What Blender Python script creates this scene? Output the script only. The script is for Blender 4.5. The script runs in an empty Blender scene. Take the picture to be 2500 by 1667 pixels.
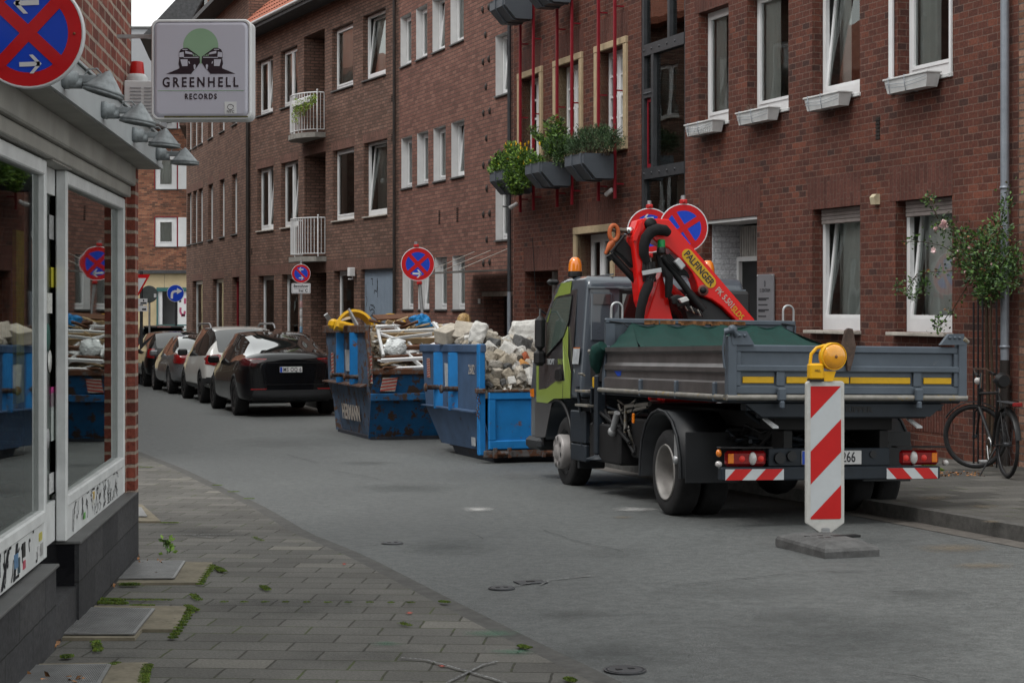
import bpy,bmesh,math,random
from mathutils import Vector,Matrix,noise
R=math.radians
scene=bpy.context.scene
COL=scene.collection
# ------------------------------------------------------------------ camera
F,CX,HY,CZ=4300.0,1250.0,750.0,1.6
cd=bpy.data.cameras.new('camera');cam=bpy.data.objects.new('camera',cd);COL.objects.link(cam)
cam.location=(0,0,CZ);cam.rotation_euler=(R(90),0,0)
cd.sensor_width=36;cd.lens=36*F/2500;cd.shift_y=-(833.5-HY)/2500
cd.clip_start=0.1;cd.clip_end=800
scene.camera=cam
# ------------------------------------------------------------------ sky, sun, exposure
SUN_EL,SUN_AZ=60,226
w=bpy.data.worlds.new('World');scene.world=w;w.use_nodes=True
nt=w.node_tree;bg=nt.nodes['Background']
sky=nt.nodes.new('ShaderNodeTexSky');sky.sky_type='NISHITA';sky.sun_disc=False
sky.sun_elevation=R(SUN_EL);sky.sun_rotation=R(SUN_AZ);sky.air_density=1.0;sky.dust_density=4.0;sky.ozone_density=1.5
hs=nt.nodes.new('ShaderNodeHueSaturation');hs.inputs['Saturation'].default_value=0.22;hs.inputs['Value'].default_value=1.0
oc=nt.nodes.new('ShaderNodeMixRGB');oc.inputs[0].default_value=.62;oc.inputs[2].default_value=(7.7,7.95,7.75,1)
nt.links.new(sky.outputs[0],hs.inputs['Color']);nt.links.new(hs.outputs[0],oc.inputs[1]);nt.links.new(oc.outputs[0],bg.inputs['Color'])
bg.inputs['Strength'].default_value=0.15
sl=bpy.data.lights.new('sun','SUN');sl.energy=0.9;sl.angle=R(14);sl.color=(1,.97,.93)
so=bpy.data.objects.new('sun',sl);COL.objects.link(so)
az=R(SUN_AZ);el=R(SUN_EL)
so.rotation_euler=Vector((-math.sin(az)*math.cos(el),-math.cos(az)*math.cos(el),-math.sin(el))).to_track_quat('-Z','Y').to_euler()
scene.view_settings.view_transform='Standard';scene.view_settings.look='None'
scene.view_settings.exposure=0.46;scene.view_settings.gamma=1
scene.render.engine='CYCLES'
scene.cycles.max_bounces=8;scene.cycles.transparent_max_bounces=12
random.seed(7)
rnd=random.Random(11)
# ------------------------------------------------------------------ pixels to places
def at(px,py,Y):return Vector(((px-CX)/F*Y,Y,CZ-(py-HY)/F*Y))
GP=[(-20,1.50),(0,1.53),(7,1.60),(12.4,1.69),(15,1.76),(20,1.87),(26,1.96),(34,2.05),(45,2.16),(60,2.30),(120,2.7),(400,4)]
def gz(y):
 for(a,ha),(b,hb)in zip(GP,GP[1:]):
  if y<=b:return CZ-(ha+(hb-ha)*max(0,(y-a))/(b-a))
 return CZ-GP[-1][1]
def ground(px,py,lift=0.0):
 lo,hi=1.5,300.0
 k=(py-HY)/F
 for _ in range(50):
  m=(lo+hi)/2
  if CZ-k*m>gz(m)+lift:lo=m
  else:hi=m
 return Vector(((px-CX)/F*lo,lo,gz(lo)+lift))
# ------------------------------------------------------------------ materials
def newmat(name):
 m=bpy.data.materials.new(name);m.use_nodes=True
 n=m.node_tree;p=n.nodes['Principled BSDF']
 return m,n,p
def N(n,t,**kw):
 x=n.nodes.new(t)
 for k,v in kw.items():
  if k in x.inputs:x.inputs[k].default_value=v
  else:setattr(x,k,v)
 return x
def c4(c):return(c[0],c[1],c[2],1)
def mat(name,col,rough=.6,metal=0,var=.25,scale=6,bump=0,coat=0,col2=None,spec=.32,thr=None,coord='Object',detail=5):
 """plain paint / stone / plastic with blotchy wear; col2 with thr = patches of a second colour (rust, dirt)"""
 m,n,p=newmat(name)
 L=n.links.new
 tc=N(n,'ShaderNodeTexCoord')
 nz=N(n,'ShaderNodeTexNoise',Scale=scale,Detail=detail,Roughness=.65)
 L(tc.outputs[coord],nz.inputs['Vector'])
 mx=N(n,'ShaderNodeMix',data_type='RGBA')
 a=[c*(1-var)for c in col[:3]];b=[min(1,c*(1+var))for c in col[:3]]
 mx.inputs[6].default_value=c4(a);mx.inputs[7].default_value=c4(b)
 mr=N(n,'ShaderNodeMapRange');mr.inputs[1].default_value=.3;mr.inputs[2].default_value=.7
 L(nz.outputs['Fac'],mr.inputs[0]);L(mr.outputs[0],mx.inputs[0])
 out=mx.outputs[2]
 if col2:
  n2=N(n,'ShaderNodeTexNoise',Scale=scale*1.7,Detail=8,Roughness=.7)
  L(tc.outputs[coord],n2.inputs['Vector'])
  m2=N(n,'ShaderNodeMapRange');m2.inputs[1].default_value=thr or .6;m2.inputs[2].default_value=(thr or .6)+.05
  L(n2.outputs['Fac'],m2.inputs[0])
  x2=N(n,'ShaderNodeMix',data_type='RGBA');L(m2.outputs[0],x2.inputs[0]);L(out,x2.inputs[6]);x2.inputs[7].default_value=c4(col2)
  out=x2.outputs[2]
  rr=N(n,'ShaderNodeMix',data_type='FLOAT');L(m2.outputs[0],rr.inputs[0]);rr.inputs[2].default_value=rough;rr.inputs[3].default_value=.9
  L(rr.outputs[0],p.inputs['Roughness'])
 else:
  rr=N(n,'ShaderNodeMapRange');rr.inputs[3].default_value=max(0.02,rough*.85);rr.inputs[4].default_value=min(1,rough*1.15)
  L(nz.outputs['Fac'],rr.inputs[0]);L(rr.outputs[0],p.inputs['Roughness'])
 L(out,p.inputs['Base Color'])
 p.inputs['Metallic'].default_value=metal
 p.inputs['Specular IOR Level'].default_value=spec
 if coat:p.inputs['Coat Weight'].default_value=coat;p.inputs['Coat Roughness'].default_value=.03
 if bump:
  bp=N(n,'ShaderNodeBump',Strength=.6,Distance=bump);nb=N(n,'ShaderNodeTexNoise',Scale=scale*6,Detail=4)
  L(tc.outputs[coord],nb.inputs['Vector']);L(nb.outputs['Fac'],bp.inputs['Height']);L(bp.outputs[0],p.inputs['Normal'])
 return m
def brick(name,stops,mortar=(.28,.25,.22),bw=.25,rh=.0833,ms=.010,off=.5,bump=.006,dirt=.35,rough=.85,vert=False,grain=28):
 """courses of individually coloured bricks on the UV map (metres)"""
 m,n,p=newmat(name);L=n.links.new
 uv=N(n,'ShaderNodeUVMap')
 vec=uv.outputs[0]
 if vert:
  mp=N(n,'ShaderNodeMapping');mp.inputs['Rotation'].default_value=(0,0,R(90));L(vec,mp.inputs[0]);vec=mp.outputs[0]
 nw=N(n,'ShaderNodeTexNoise',Scale=9,Detail=2);L(vec,nw.inputs['Vector'])
 wa=N(n,'ShaderNodeMixRGB',blend_type='LINEAR_LIGHT');wa.inputs[0].default_value=.006;L(vec,wa.inputs[1]);L(nw.outputs['Color'],wa.inputs[2])
 b=N(n,'ShaderNodeTexBrick',Scale=1.0);b.offset=off;b.offset_frequency=2;b.squash=1
 b.inputs['Color1'].default_value=(0,0,0,1);b.inputs['Color2'].default_value=(1,1,1,1)
 b.inputs['Mortar'].default_value=(.5,.5,.5,1);b.inputs['Mortar Size'].default_value=ms;b.inputs['Mortar Smooth'].default_value=.2
 b.inputs['Bias'].default_value=0;b.inputs['Brick Width'].default_value=bw;b.inputs['Row Height'].default_value=rh
 L(wa.outputs[0],b.inputs['Vector'])
 cr=N(n,'ShaderNodeValToRGB');e=cr.color_ramp.elements
 while len(e)<len(stops):e.new(.5)
 for i,(pos,c)in enumerate(stops):e[i].position=pos;e[i].color=c4(c)
 L(b.outputs['Color'],cr.inputs[0])
 nz=N(n,'ShaderNodeTexNoise',Scale=1.1,Detail=9,Roughness=.7);L(vec,nz.inputs['Vector'])
 mr=N(n,'ShaderNodeMapRange');mr.inputs[1].default_value=.3;mr.inputs[2].default_value=.7;mr.inputs[3].default_value=1-dirt;mr.inputs[4].default_value=1+dirt*.6
 L(nz.outputs['Fac'],mr.inputs[0])
 mx=N(n,'ShaderNodeMix',data_type='RGBA');L(b.outputs['Fac'],mx.inputs[0]);L(cr.outputs[0],mx.inputs[6]);mx.inputs[7].default_value=c4(mortar)
 ml=N(n,'ShaderNodeMixRGB',blend_type='MULTIPLY');ml.inputs[0].default_value=1;L(mx.outputs[2],ml.inputs[1]);L(mr.outputs[0],ml.inputs[2])
 nf=N(n,'ShaderNodeTexNoise',Scale=grain,Detail=5,Roughness=.8);L(vec,nf.inputs['Vector'])
 mf=N(n,'ShaderNodeMapRange');mf.inputs[1].default_value=.38;mf.inputs[2].default_value=.62;mf.inputs[3].default_value=.72;mf.inputs[4].default_value=1.28;L(nf.outputs['Fac'],mf.inputs[0])
 m3=N(n,'ShaderNodeMixRGB',blend_type='MULTIPLY');m3.inputs[0].default_value=1;L(ml.outputs[0],m3.inputs[1]);L(mf.outputs[0],m3.inputs[2])
 L(m3.outputs[0],p.inputs['Base Color'])
 p.inputs['Roughness'].default_value=rough;p.inputs['Specular IOR Level'].default_value=.3
 iv=N(n,'ShaderNodeMath',operation='SUBTRACT');iv.inputs[0].default_value=1;L(b.outputs['Fac'],iv.inputs[1])
 ad=N(n,'ShaderNodeMath',operation='MULTIPLY_ADD');ad.inputs[1].default_value=.25;L(nf.outputs['Fac'],ad.inputs[0]);L(iv.outputs[0],ad.inputs[2])
 bp=N(n,'ShaderNodeBump',Strength=.8,Distance=bump);L(ad.outputs[0],bp.inputs['Height']);L(bp.outputs[0],p.inputs['Normal'])
 return m
def glass(name,ior=1.7,tint=(.90,.93,.92),rough=.015,wav=.0):
 m=bpy.data.materials.new(name);m.use_nodes=True;n=m.node_tree;n.nodes.clear();L=n.links.new
 o=N(n,'ShaderNodeOutputMaterial');fr=N(n,'ShaderNodeFresnel',IOR=ior)
 t=N(n,'ShaderNodeBsdfTransparent');t.inputs[0].default_value=c4(tint)
 g=N(n,'ShaderNodeBsdfGlossy',Roughness=rough);g.inputs[0].default_value=(.93,.97,.95,1)
 if wav:
  tc=N(n,'ShaderNodeTexCoord');nz=N(n,'ShaderNodeTexNoise',Scale=1.6,Detail=1);L(tc.outputs['Object'],nz.inputs['Vector'])
  bp=N(n,'ShaderNodeBump',Strength=1,Distance=wav);L(nz.outputs['Fac'],bp.inputs['Height']);L(bp.outputs[0],g.inputs['Normal'])
 x=N(n,'ShaderNodeMixShader');L(fr.outputs[0],x.inputs[0]);L(t.outputs[0],x.inputs[1]);L(g.outputs[0],x.inputs[2]);L(x.outputs[0],o.inputs[0])
 return m
def emit(name,col,s=1.0):
 m,n,p=newmat(name);p.inputs['Base Color'].default_value=c4(col);p.inputs['Emission Color'].default_value=c4(col);p.inputs['Emission Strength'].default_value=s
 return m
M={}
red_stops=[(0,(.052,.026,.022)),(.08,(.075,.028,.021)),(.35,(.098,.034,.024)),(.65,(.112,.038,.026)),(.9,(.128,.043,.028)),(1,(.160,.054,.034))]
brown_stops=[(0,(0.118,0.068,0.052)),(.3,(0.160,0.090,0.068)),(.6,(0.186,0.105,0.079)),(.85,(0.218,0.123,0.093)),(1,(0.164,0.105,0.084))]
mid_stops=[(0,(0.147,0.070,0.056)),(.3,(0.186,0.087,0.068)),(.65,(0.215,0.102,0.079)),(1,(0.250,0.125,0.097))]
M['brick_red']=brick('red brick',red_stops,mortar=(.155,.098,.078),ms=.0060,dirt=.28,bw=.185,bump=.009)
M['brick_mid']=brick('rose brick',mid_stops,mortar=(.095,.064,.053),ms=.010,dirt=.22)  # mortar colour kept dark to carry the shadow in the joints
M['brick_brown']=brick('brown brick',brown_stops,mortar=(.066,.048,.039),ms=.011,dirt=.25)  # dark joint lines: their shading is put into the mortar colour
M['brick_brown_v']=brick('brown soldier brick',[(0,(.145,.080,.063)),(.5,(.165,.086,.067)),(1,(.19,.10,.078))],mortar=(.075,.045,.036),ms=.007,vert=True)
M['brick_red_v']=brick('red soldier brick',[(0,(.078,.030,.023)),(.15,(.098,.036,.027)),(1,(.122,.046,.035))],mortar=(.115,.065,.052),ms=.007,vert=True,off=.3)
M['brick_orange']=brick('orange brick',[(0,(.10,.050,.036)),(.3,(.20,.082,.052)),(.6,(.27,.105,.062)),(1,(.34,.155,.09))],mortar=(.17,.12,.09),ms=.008)
M['brick_shop']=brick('bright red brick',[(0,(.10,.030,.022)),(.4,(.20,.052,.036)),(.8,(.27,.075,.05)),(1,(.20,.06,.045))],mortar=(.34,.27,.22),ms=.012,bump=.01)
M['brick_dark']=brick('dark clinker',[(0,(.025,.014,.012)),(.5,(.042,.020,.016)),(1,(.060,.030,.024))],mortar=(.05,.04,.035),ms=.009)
M['brick_tan']=brick('tan brick',[(0,(.16,.08,.05)),(.5,(.24,.13,.09)),(1,(.30,.18,.13))],mortar=(.12,.10,.09))
M['brick_white']=brick('white painted brick',[(0,(.50,.51,.54)),(1,(.60,.61,.64))],mortar=(.42,.43,.46),dirt=.1)
M['stone']=mat('sandstone',(.42,.33,.21),.8,var=.15,bump=.003,scale=9)
M['sill']=mat('slate sill',(.10,.10,.10),.6,var=.25)
M['sill_light']=mat('pale sill',(.40,.37,.33),.7,var=.25,col2=(.2,.18,.16),thr=.62)
M['white']=mat('white window frame',(.70,.71,.72),.35,var=.06,scale=3)
M['white_old']=mat('worn white paint',(.60,.61,.61),.5,var=.14,scale=5,col2=(.32,.31,.29),thr=.70)
M['whitewall']=mat('white reveal plaster',(.66,.66,.66),.7,var=.06)
M['room']=mat('dim room',(.17,.17,.165),.9,var=.3)
M['curtain']=mat('net curtain',(.78,.79,.77),.9,var=.06,scale=2)
M['curtain_grey']=mat('grey blind',(.68,.70,.68),.9,var=.10,scale=2)
M['curtain_green']=mat('green curtain',(.05,.15,.07),.9,var=.4,scale=2)
M['glass']=glass('window glass',1.95,wav=.004)
M['glass_stair']=glass('stair glass',2.4,tint=(.8,.88,.85),wav=.0015)
M['glass_shop']=glass('shop glass',2.3,tint=(.62,.68,.67),wav=.0005)
M['dark_metal']=mat('dark metal',(.055,.058,.064),.45,metal=.3,var=.2)
M['pipe_dark']=mat('dark downpipe',(.035,.030,.028),.5,metal=.2,var=.3)
M['pipe_grey']=mat('zinc downpipe',(.26,.29,.33),.42,metal=.35,var=.15)
M['anthracite']=mat('anthracite planter',(.085,.098,.115),.5,var=.08)
M['redpaint']=mat('crimson steel',(.22,.010,.020),.45,var=.15)
M['black']=mat('black plastic',(.012,.012,.013),.45,var=.3)
M['rooftile']=mat('clay roof',(.30,.10,.06),.8,var=.3,scale=14)
M['slate']=mat('slate shingles',(.06,.062,.066),.7,var=.4,scale=10)
M['blueshutter']=mat('blue grey shutter',(.20,.25,.31),.55,var=.08)
M['cream']=mat('cream stone cladding',(.52,.42,.26),.7,var=.12,scale=2)
M['teal']=mat('teal trim',(.04,.13,.13),.5,var=.2)
M['grey_wall']=mat('grey rendered wall',(.33,.34,.36),.8,var=.06,scale=2)
M['steel']=mat('galvanised steel',(.42,.43,.44),.45,metal=.6,var=.15)
M['chrome']=mat('bright steel',(.6,.6,.6),.2,metal=1,var=.05)
M['concrete']=mat('grey concrete',(.26,.25,.23),.9,var=.25,bump=.003,scale=8)
# ------------------------------------------------------------------ mesh building
class MB:
 def __init__(s):s.v=[];s.f=[];s.m=[];s.sm=[]
 def add(s,vs,fs,m=0,smooth=False,tf=None):
  o=len(s.v)
  s.v+=[tuple(tf@Vector(p))if tf else tuple(p)for p in vs]
  s.f+=[tuple(i+o for i in f)for f in fs];s.m+=[m]*len(fs);s.sm+=[smooth]*len(fs)
  return s
 def quad(s,a,b,c,d,m=0):return s.add([a,b,c,d],[(0,1,2,3)],m)
 def box(s,x0,x1,y0,y1,z0,z1,m=0,tf=None,bev=0):
  if bev:
   b=min(bev,(x1-x0)*.45,(y1-y0)*.45,(z1-z0)*.45)
   vs=[];X=(x0,x1);Y=(y0,y1);Z=(z0,z1)
   idx={}
   for i in(0,1):
    for j in(0,1):
     for k in(0,1):
      si,sj,sk=(1-2*i),(1-2*j),(1-2*k)
      idx[i,j,k]=len(vs)
      vs+=[(X[i],Y[j]+sj*b,Z[k]+sk*b),(X[i]+si*b,Y[j],Z[k]+sk*b),(X[i]+si*b,Y[j]+sj*b,Z[k])]
   fs=[]
   for i in(0,1):fs.append([idx[i,j,k]for j,k in((0,0),(1,0),(1,1),(0,1))])
   for j in(0,1):fs.append([idx[i,j,k]+1 for i,k in((0,0),(1,0),(1,1),(0,1))])
   for k in(0,1):fs.append([idx[i,j,k]+2 for i,j in((0,0),(1,0),(1,1),(0,1))])
   for j in(0,1):
    for k in(0,1):a,c=idx[0,j,k],idx[1,j,k];fs.append([a+1,c+1,c+2,a+2])
   for i in(0,1):
    for k in(0,1):a,c=idx[i,0,k],idx[i,1,k];fs.append([a,c,c+2,a+2])
   for i in(0,1):
    for j in(0,1):a,c=idx[i,j,0],idx[i,j,1];fs.append([a,c,c+1,a+1])
   for i in(0,1):
    for j in(0,1):
     for k in(0,1):a=idx[i,j,k];fs.append([a,a+1,a+2])
   return s.add(vs,fs,m,False,tf)
  vs=[(x0,y0,z0),(x1,y0,z0),(x1,y1,z0),(x0,y1,z0),(x0,y0,z1),(x1,y0,z1),(x1,y1,z1),(x0,y1,z1)]
  return s.add(vs,[(0,3,2,1),(4,5,6,7),(0,1,5,4),(1,2,6,5),(2,3,7,6),(3,0,4,7)],m,False,tf)
 def prism(s,pts,axis,a,b,m=0,tf=None):
  """polygon pts (two coords) extruded along axis 'x','y','z' from a to b"""
  def P(p,t):return{'x':(t,p[0],p[1]),'y':(p[0],t,p[1]),'z':(p[0],p[1],t)}[axis]
  n=len(pts)
  vs=[P(p,a)for p in pts]+[P(p,b)for p in pts]
  fs=[tuple(range(n))[::-1],tuple(range(n,2*n))]+[(i,(i+1)%n,n+(i+1)%n,n+i)for i in range(n)]
  return s.add(vs,fs,m,False,tf)
 def tube(s,path,r,seg=8,m=0,cap=True,r2=None,tf=None):
  path=[Vector(p)for p in path];n=len(path);vs=[]
  rs=r if isinstance(r,(list,tuple))else[r+((r2 if r2 is not None else r)-r)*i/max(1,n-1)for i in range(n)]
  up=None
  for i,p in enumerate(path):
   d=(path[min(i+1,n-1)]-path[max(i-1,0)])
   if d.length<1e-9:d=Vector((0,0,1))
   d.normalize()
   if up is None:up=Vector((0,0,1))if abs(d.z)<.9 else Vector((1,0,0))
   x=d.cross(up)
   if x.length<1e-6:x=d.cross(Vector((0,1,.1)))
   x.normalize();y=x.cross(d).normalized();up=y
   for k in range(seg):
    a=2*math.pi*k/seg
    vs.append(p+x*math.cos(a)*rs[i]+y*math.sin(a)*rs[i])
  fs=[]
  for i in range(n-1):
   for k in range(seg):
    k2=(k+1)%seg
    fs.append((i*seg+k,i*seg+k2,(i+1)*seg+k2,(i+1)*seg+k))
  s.add(vs,fs,m,True,tf)
  if cap:
   s.add([vs[k]for k in range(seg)],[tuple(range(seg))[::-1]],m,False,tf)
   s.add([vs[(n-1)*seg+k]for k in range(seg)],[tuple(range(seg))],m,False,tf)
  return s
 def lathe(s,prof,seg=24,m=0,tf=None,axis='z',smooth=True):
  """profile of (radius, height) turned about an axis"""
  def P(r,h,a):
   c,t=r*math.cos(a),r*math.sin(a)
   return{'z':(c,t,h),'y':(c,h,t),'x':(h,c,t)}[axis]
  vs=[];fs=[]
  for r,h in prof:
   for k in range(seg):vs.append(P(max(r,1e-5),h,2*math.pi*k/seg))
  for i in range(len(prof)-1):
   for k in range(seg):
    k2=(k+1)%seg;fs.append((i*seg+k,i*seg+k2,(i+1)*seg+k2,(i+1)*seg+k))
  return s.add(vs,fs,m,smooth,tf)
 def sphere(s,c,r,m=0,seg=14,sc=(1,1,1),tf=None):
  vs=[];fs=[];n=seg//2
  for i in range(n+1):
   t=math.pi*i/n
   for k in range(seg):
    a=2*math.pi*k/seg
    vs.append((c[0]+r*sc[0]*math.sin(t)*math.cos(a),c[1]+r*sc[1]*math.sin(t)*math.sin(a),c[2]+r*sc[2]*math.cos(t)))
  for i in range(n):
   for k in range(seg):
    k2=(k+1)%seg;fs.append((i*seg+k,i*seg+k2,(i+1)*seg+k2,(i+1)*seg+k))
  return s.add(vs,fs,m,True,tf)
 def build(s,name,mats,parent=None,loc=None,uvoff=(0,0)):
  me=bpy.data.meshes.new(name)
  me.from_pydata([tuple(v)for v in s.v],[],s.f)
  if not isinstance(mats,(list,tuple)):mats=[mats]
  for x in mats:me.materials.append(M[x]if isinstance(x,str)else x)
  me.polygons.foreach_set('material_index',[min(i,len(mats)-1)for i in s.m])
  me.polygons.foreach_set('use_smooth',s.sm)
  uv=me.uv_layers.new(name='UVMap')
  for p in me.polygons:
   n=p.normal;ax,ay,az_=abs(n.x),abs(n.y),abs(n.z)
   for li in p.loop_indices:
    v=me.vertices[me.loops[li].vertex_index].co
    if ay>=ax and ay>=az_:q=(v.x,v.z)
    elif ax>=az_:q=(v.y+.065,v.z)
    else:q=(v.x,v.y)
    uv.data[li].uv=(q[0]+uvoff[0],q[1]+uvoff[1])
  o=bpy.data.objects.new(name,me);COL.objects.link(o)
  if parent:o.parent=parent
  if loc:o.location=loc
  return o
def tag(o,label=None,cat=None,group=None,kind=None):
 if label:o['label']=label
 if cat:o['category']=cat
 if group:o['group']=group
 if kind:o['kind']=kind
 return o
def thing(name,label,cat,loc=(0,0,0),rz=0,group=None,mtx=None):
 o=bpy.data.objects.new(name,None);COL.objects.link(o);o.empty_display_size=.2
 if mtx:o.matrix_world=mtx
 else:o.location=loc;o.rotation_euler=(0,0,rz)
 return tag(o,label,cat,group)
def smooth_bevel(o,w=.01,seg=2,ang=30):
 b=o.modifiers.new('bevel','BEVEL');b.width=w;b.segments=seg;b.limit_method='ANGLE';b.angle_limit=R(ang);b.harden_normals=False
 return o
def copy_tree(o,parent=None,**kw):
 c=o.copy();COL.objects.link(c)
 if parent:c.parent=parent
 for ch in[x for x in o.children]:copy_tree(ch,c)
 return c
def text_mesh(name,body,size,material,parent=None,mtx=None,align='CENTER',ext=.001,bold=0,sx=1.0,space=1.0):
 """lettering as a thin mesh in its local xy plane"""
 c=bpy.data.curves.new(name,'FONT');c.body=body;c.size=size;c.align_x=align;c.align_y='CENTER';c.extrude=ext;c.offset=bold;c.resolution_u=3;c.space_character=space
 t=bpy.data.objects.new(name,c);COL.objects.link(t)
 dg=bpy.context.evaluated_depsgraph_get();me=bpy.data.meshes.new_from_object(t.evaluated_get(dg))
 bpy.data.objects.remove(t);bpy.data.curves.remove(c)
 o=bpy.data.objects.new(name,me);COL.objects.link(o);me.materials.clear();me.materials.append(M[material]if isinstance(material,str)else material)
 me.transform(Matrix.Diagonal((sx,1,1,1)))
 if parent:o.parent=parent
 if mtx:o.matrix_local=mtx if parent else mtx
 return o
def frame_mtx(o,x,y):
 """matrix at o with local x and y axes (z = x cross y)"""
 x=Vector(x).normalized();z=x.cross(Vector(y)).normalized();y=z.cross(x)
 m=Matrix((x,y,z)).transposed().to_4x4();m.translation=Vector(o);return m
# ================================================================== facades
class Facade:
 """a vertical wall plane: left end p0 (plan), running right along u; local x = along, y = into the house, z = up"""
 def __init__(s,pL,pR):
  s.L=Vector((pL[0],pL[1],0));d=Vector((pR[0]-pL[0],pR[1]-pL[1],0));s.len=d.length;s.u=d.normalized()
  s.n=Vector((-s.u.y,s.u.x,0))
  s.m=frame_mtx(s.L,s.u,s.n)
 def x(s,px,dep=0.0):
  k=(px-CX)/F;P=s.L+s.n*dep
  return(k*P.y-P.x)/(s.u.x-k*s.u.y)
 def z(s,px,py,dep=0.0):
  X=s.x(px,dep);Y=(s.L+s.n*dep+s.u*X).y
  return CZ-(py-HY)/F*Y
 def at(s,x,y,z):return s.m@Vector((x,y,z))
def on_scale(px,scale):Y=F/scale;return((px-CX)/F*Y,Y)
KS=223/2826.0
def scR(px):return KS*(px+336)
pJ=on_scale(975,scR(975))
FS=Facade(pJ,on_scale(1255,scR(1255)))
FP=Facade(on_scale(1255,scR(1255)),on_scale(1565,scR(1565)))
FG=Facade(on_scale(1565,scR(1565)),on_scale(1673,scR(1673)))
FR=Facade(on_scale(1673,scR(1673)),on_scale(2487,scR(2487)))
FT=Facade(on_scale(2487,scR(2487)),on_scale(3100,scR(3100)))
FB=Facade(on_scale(607,scR(975)*(607+767)/(975+767)),pJ)
sB=scR(975)*(607+767)/(975+767)
FF=Facade(on_scale(455,sB*(455+200)/(607+200)),on_scale(607,sB))
def wall(parent,fac,W,z0,z1,holes,mats,depth=.16,room=.9,back=8,x0=0.0,name='wall',sides=True):
 """brick skin with real openings, reveals and dim rooms behind them. mats: 0 brick 1 reveal 2 room"""
 mb=MB()
 xs=sorted(set([x0,W]+[h[0]for h in holes]+[h[1]for h in holes]));zs=sorted(set([z0,z1]+[h[2]for h in holes]+[h[3]for h in holes]))
 xs=[v for v in xs if x0<=v<=W];zs=[v for v in zs if z0<=v<=z1]
 for a,b in zip(xs,xs[1:]):
  for c,d in zip(zs,zs[1:]):
   mx,mz=(a+b)/2,(c+d)/2
   if any(h[0]<mx<h[1]and h[2]<mz<h[3]for h in holes):continue
   mb.quad((a,0,c),(b,0,c),(b,0,d),(a,0,d),0)
 for h in holes:
  a,b,c,d=h[:4];dp=h[4]if len(h)>4 else depth;rm=h[5]if len(h)>5 else 1
  c=max(c,z0);d=min(d,z1)
  mb.quad((a,0,c),(a,0,d),(a,dp,d),(a,dp,c),rm);mb.quad((b,0,c),(b,dp,c),(b,dp,d),(b,0,d),rm)
  mb.quad((a,0,d),(b,0,d),(b,dp,d),(a,dp,d),rm);mb.quad((a,0,c),(a,dp,c),(b,dp,c),(b,0,c),rm)
  e=dp+room;g=.12
  A,B,C,D=a-g,b+g,c-g,d+g
  mb.quad((A,e,C),(B,e,C),(B,e,D),(A,e,D),2)
  mb.quad((A,dp,C),(A,dp,D),(A,e,D),(A,e,C),2);mb.quad((B,dp,C),(B,e,C),(B,e,D),(B,dp,D),2)
  mb.quad((A,dp,D),(B,dp,D),(B,e,D),(A,e,D),2);mb.quad((A,dp,C),(A,e,C),(B,e,C),(B,dp,C),2)
 if sides:
  mb.quad((x0,0,z0),(x0,0,z1),(x0,back,z1),(x0,back,z0),0);mb.quad((W,0,z0),(W,back,z0),(W,back,z1),(W,0,z1),0)
  mb.quad((x0,back,z0),(x0,back,z1),(W,back,z1),(W,back,z0),0);mb.quad((x0,0,z1),(W,0,z1),(W,back,z1),(x0,back,z1),2)
 return mb.build(name,mats,parent)
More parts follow.
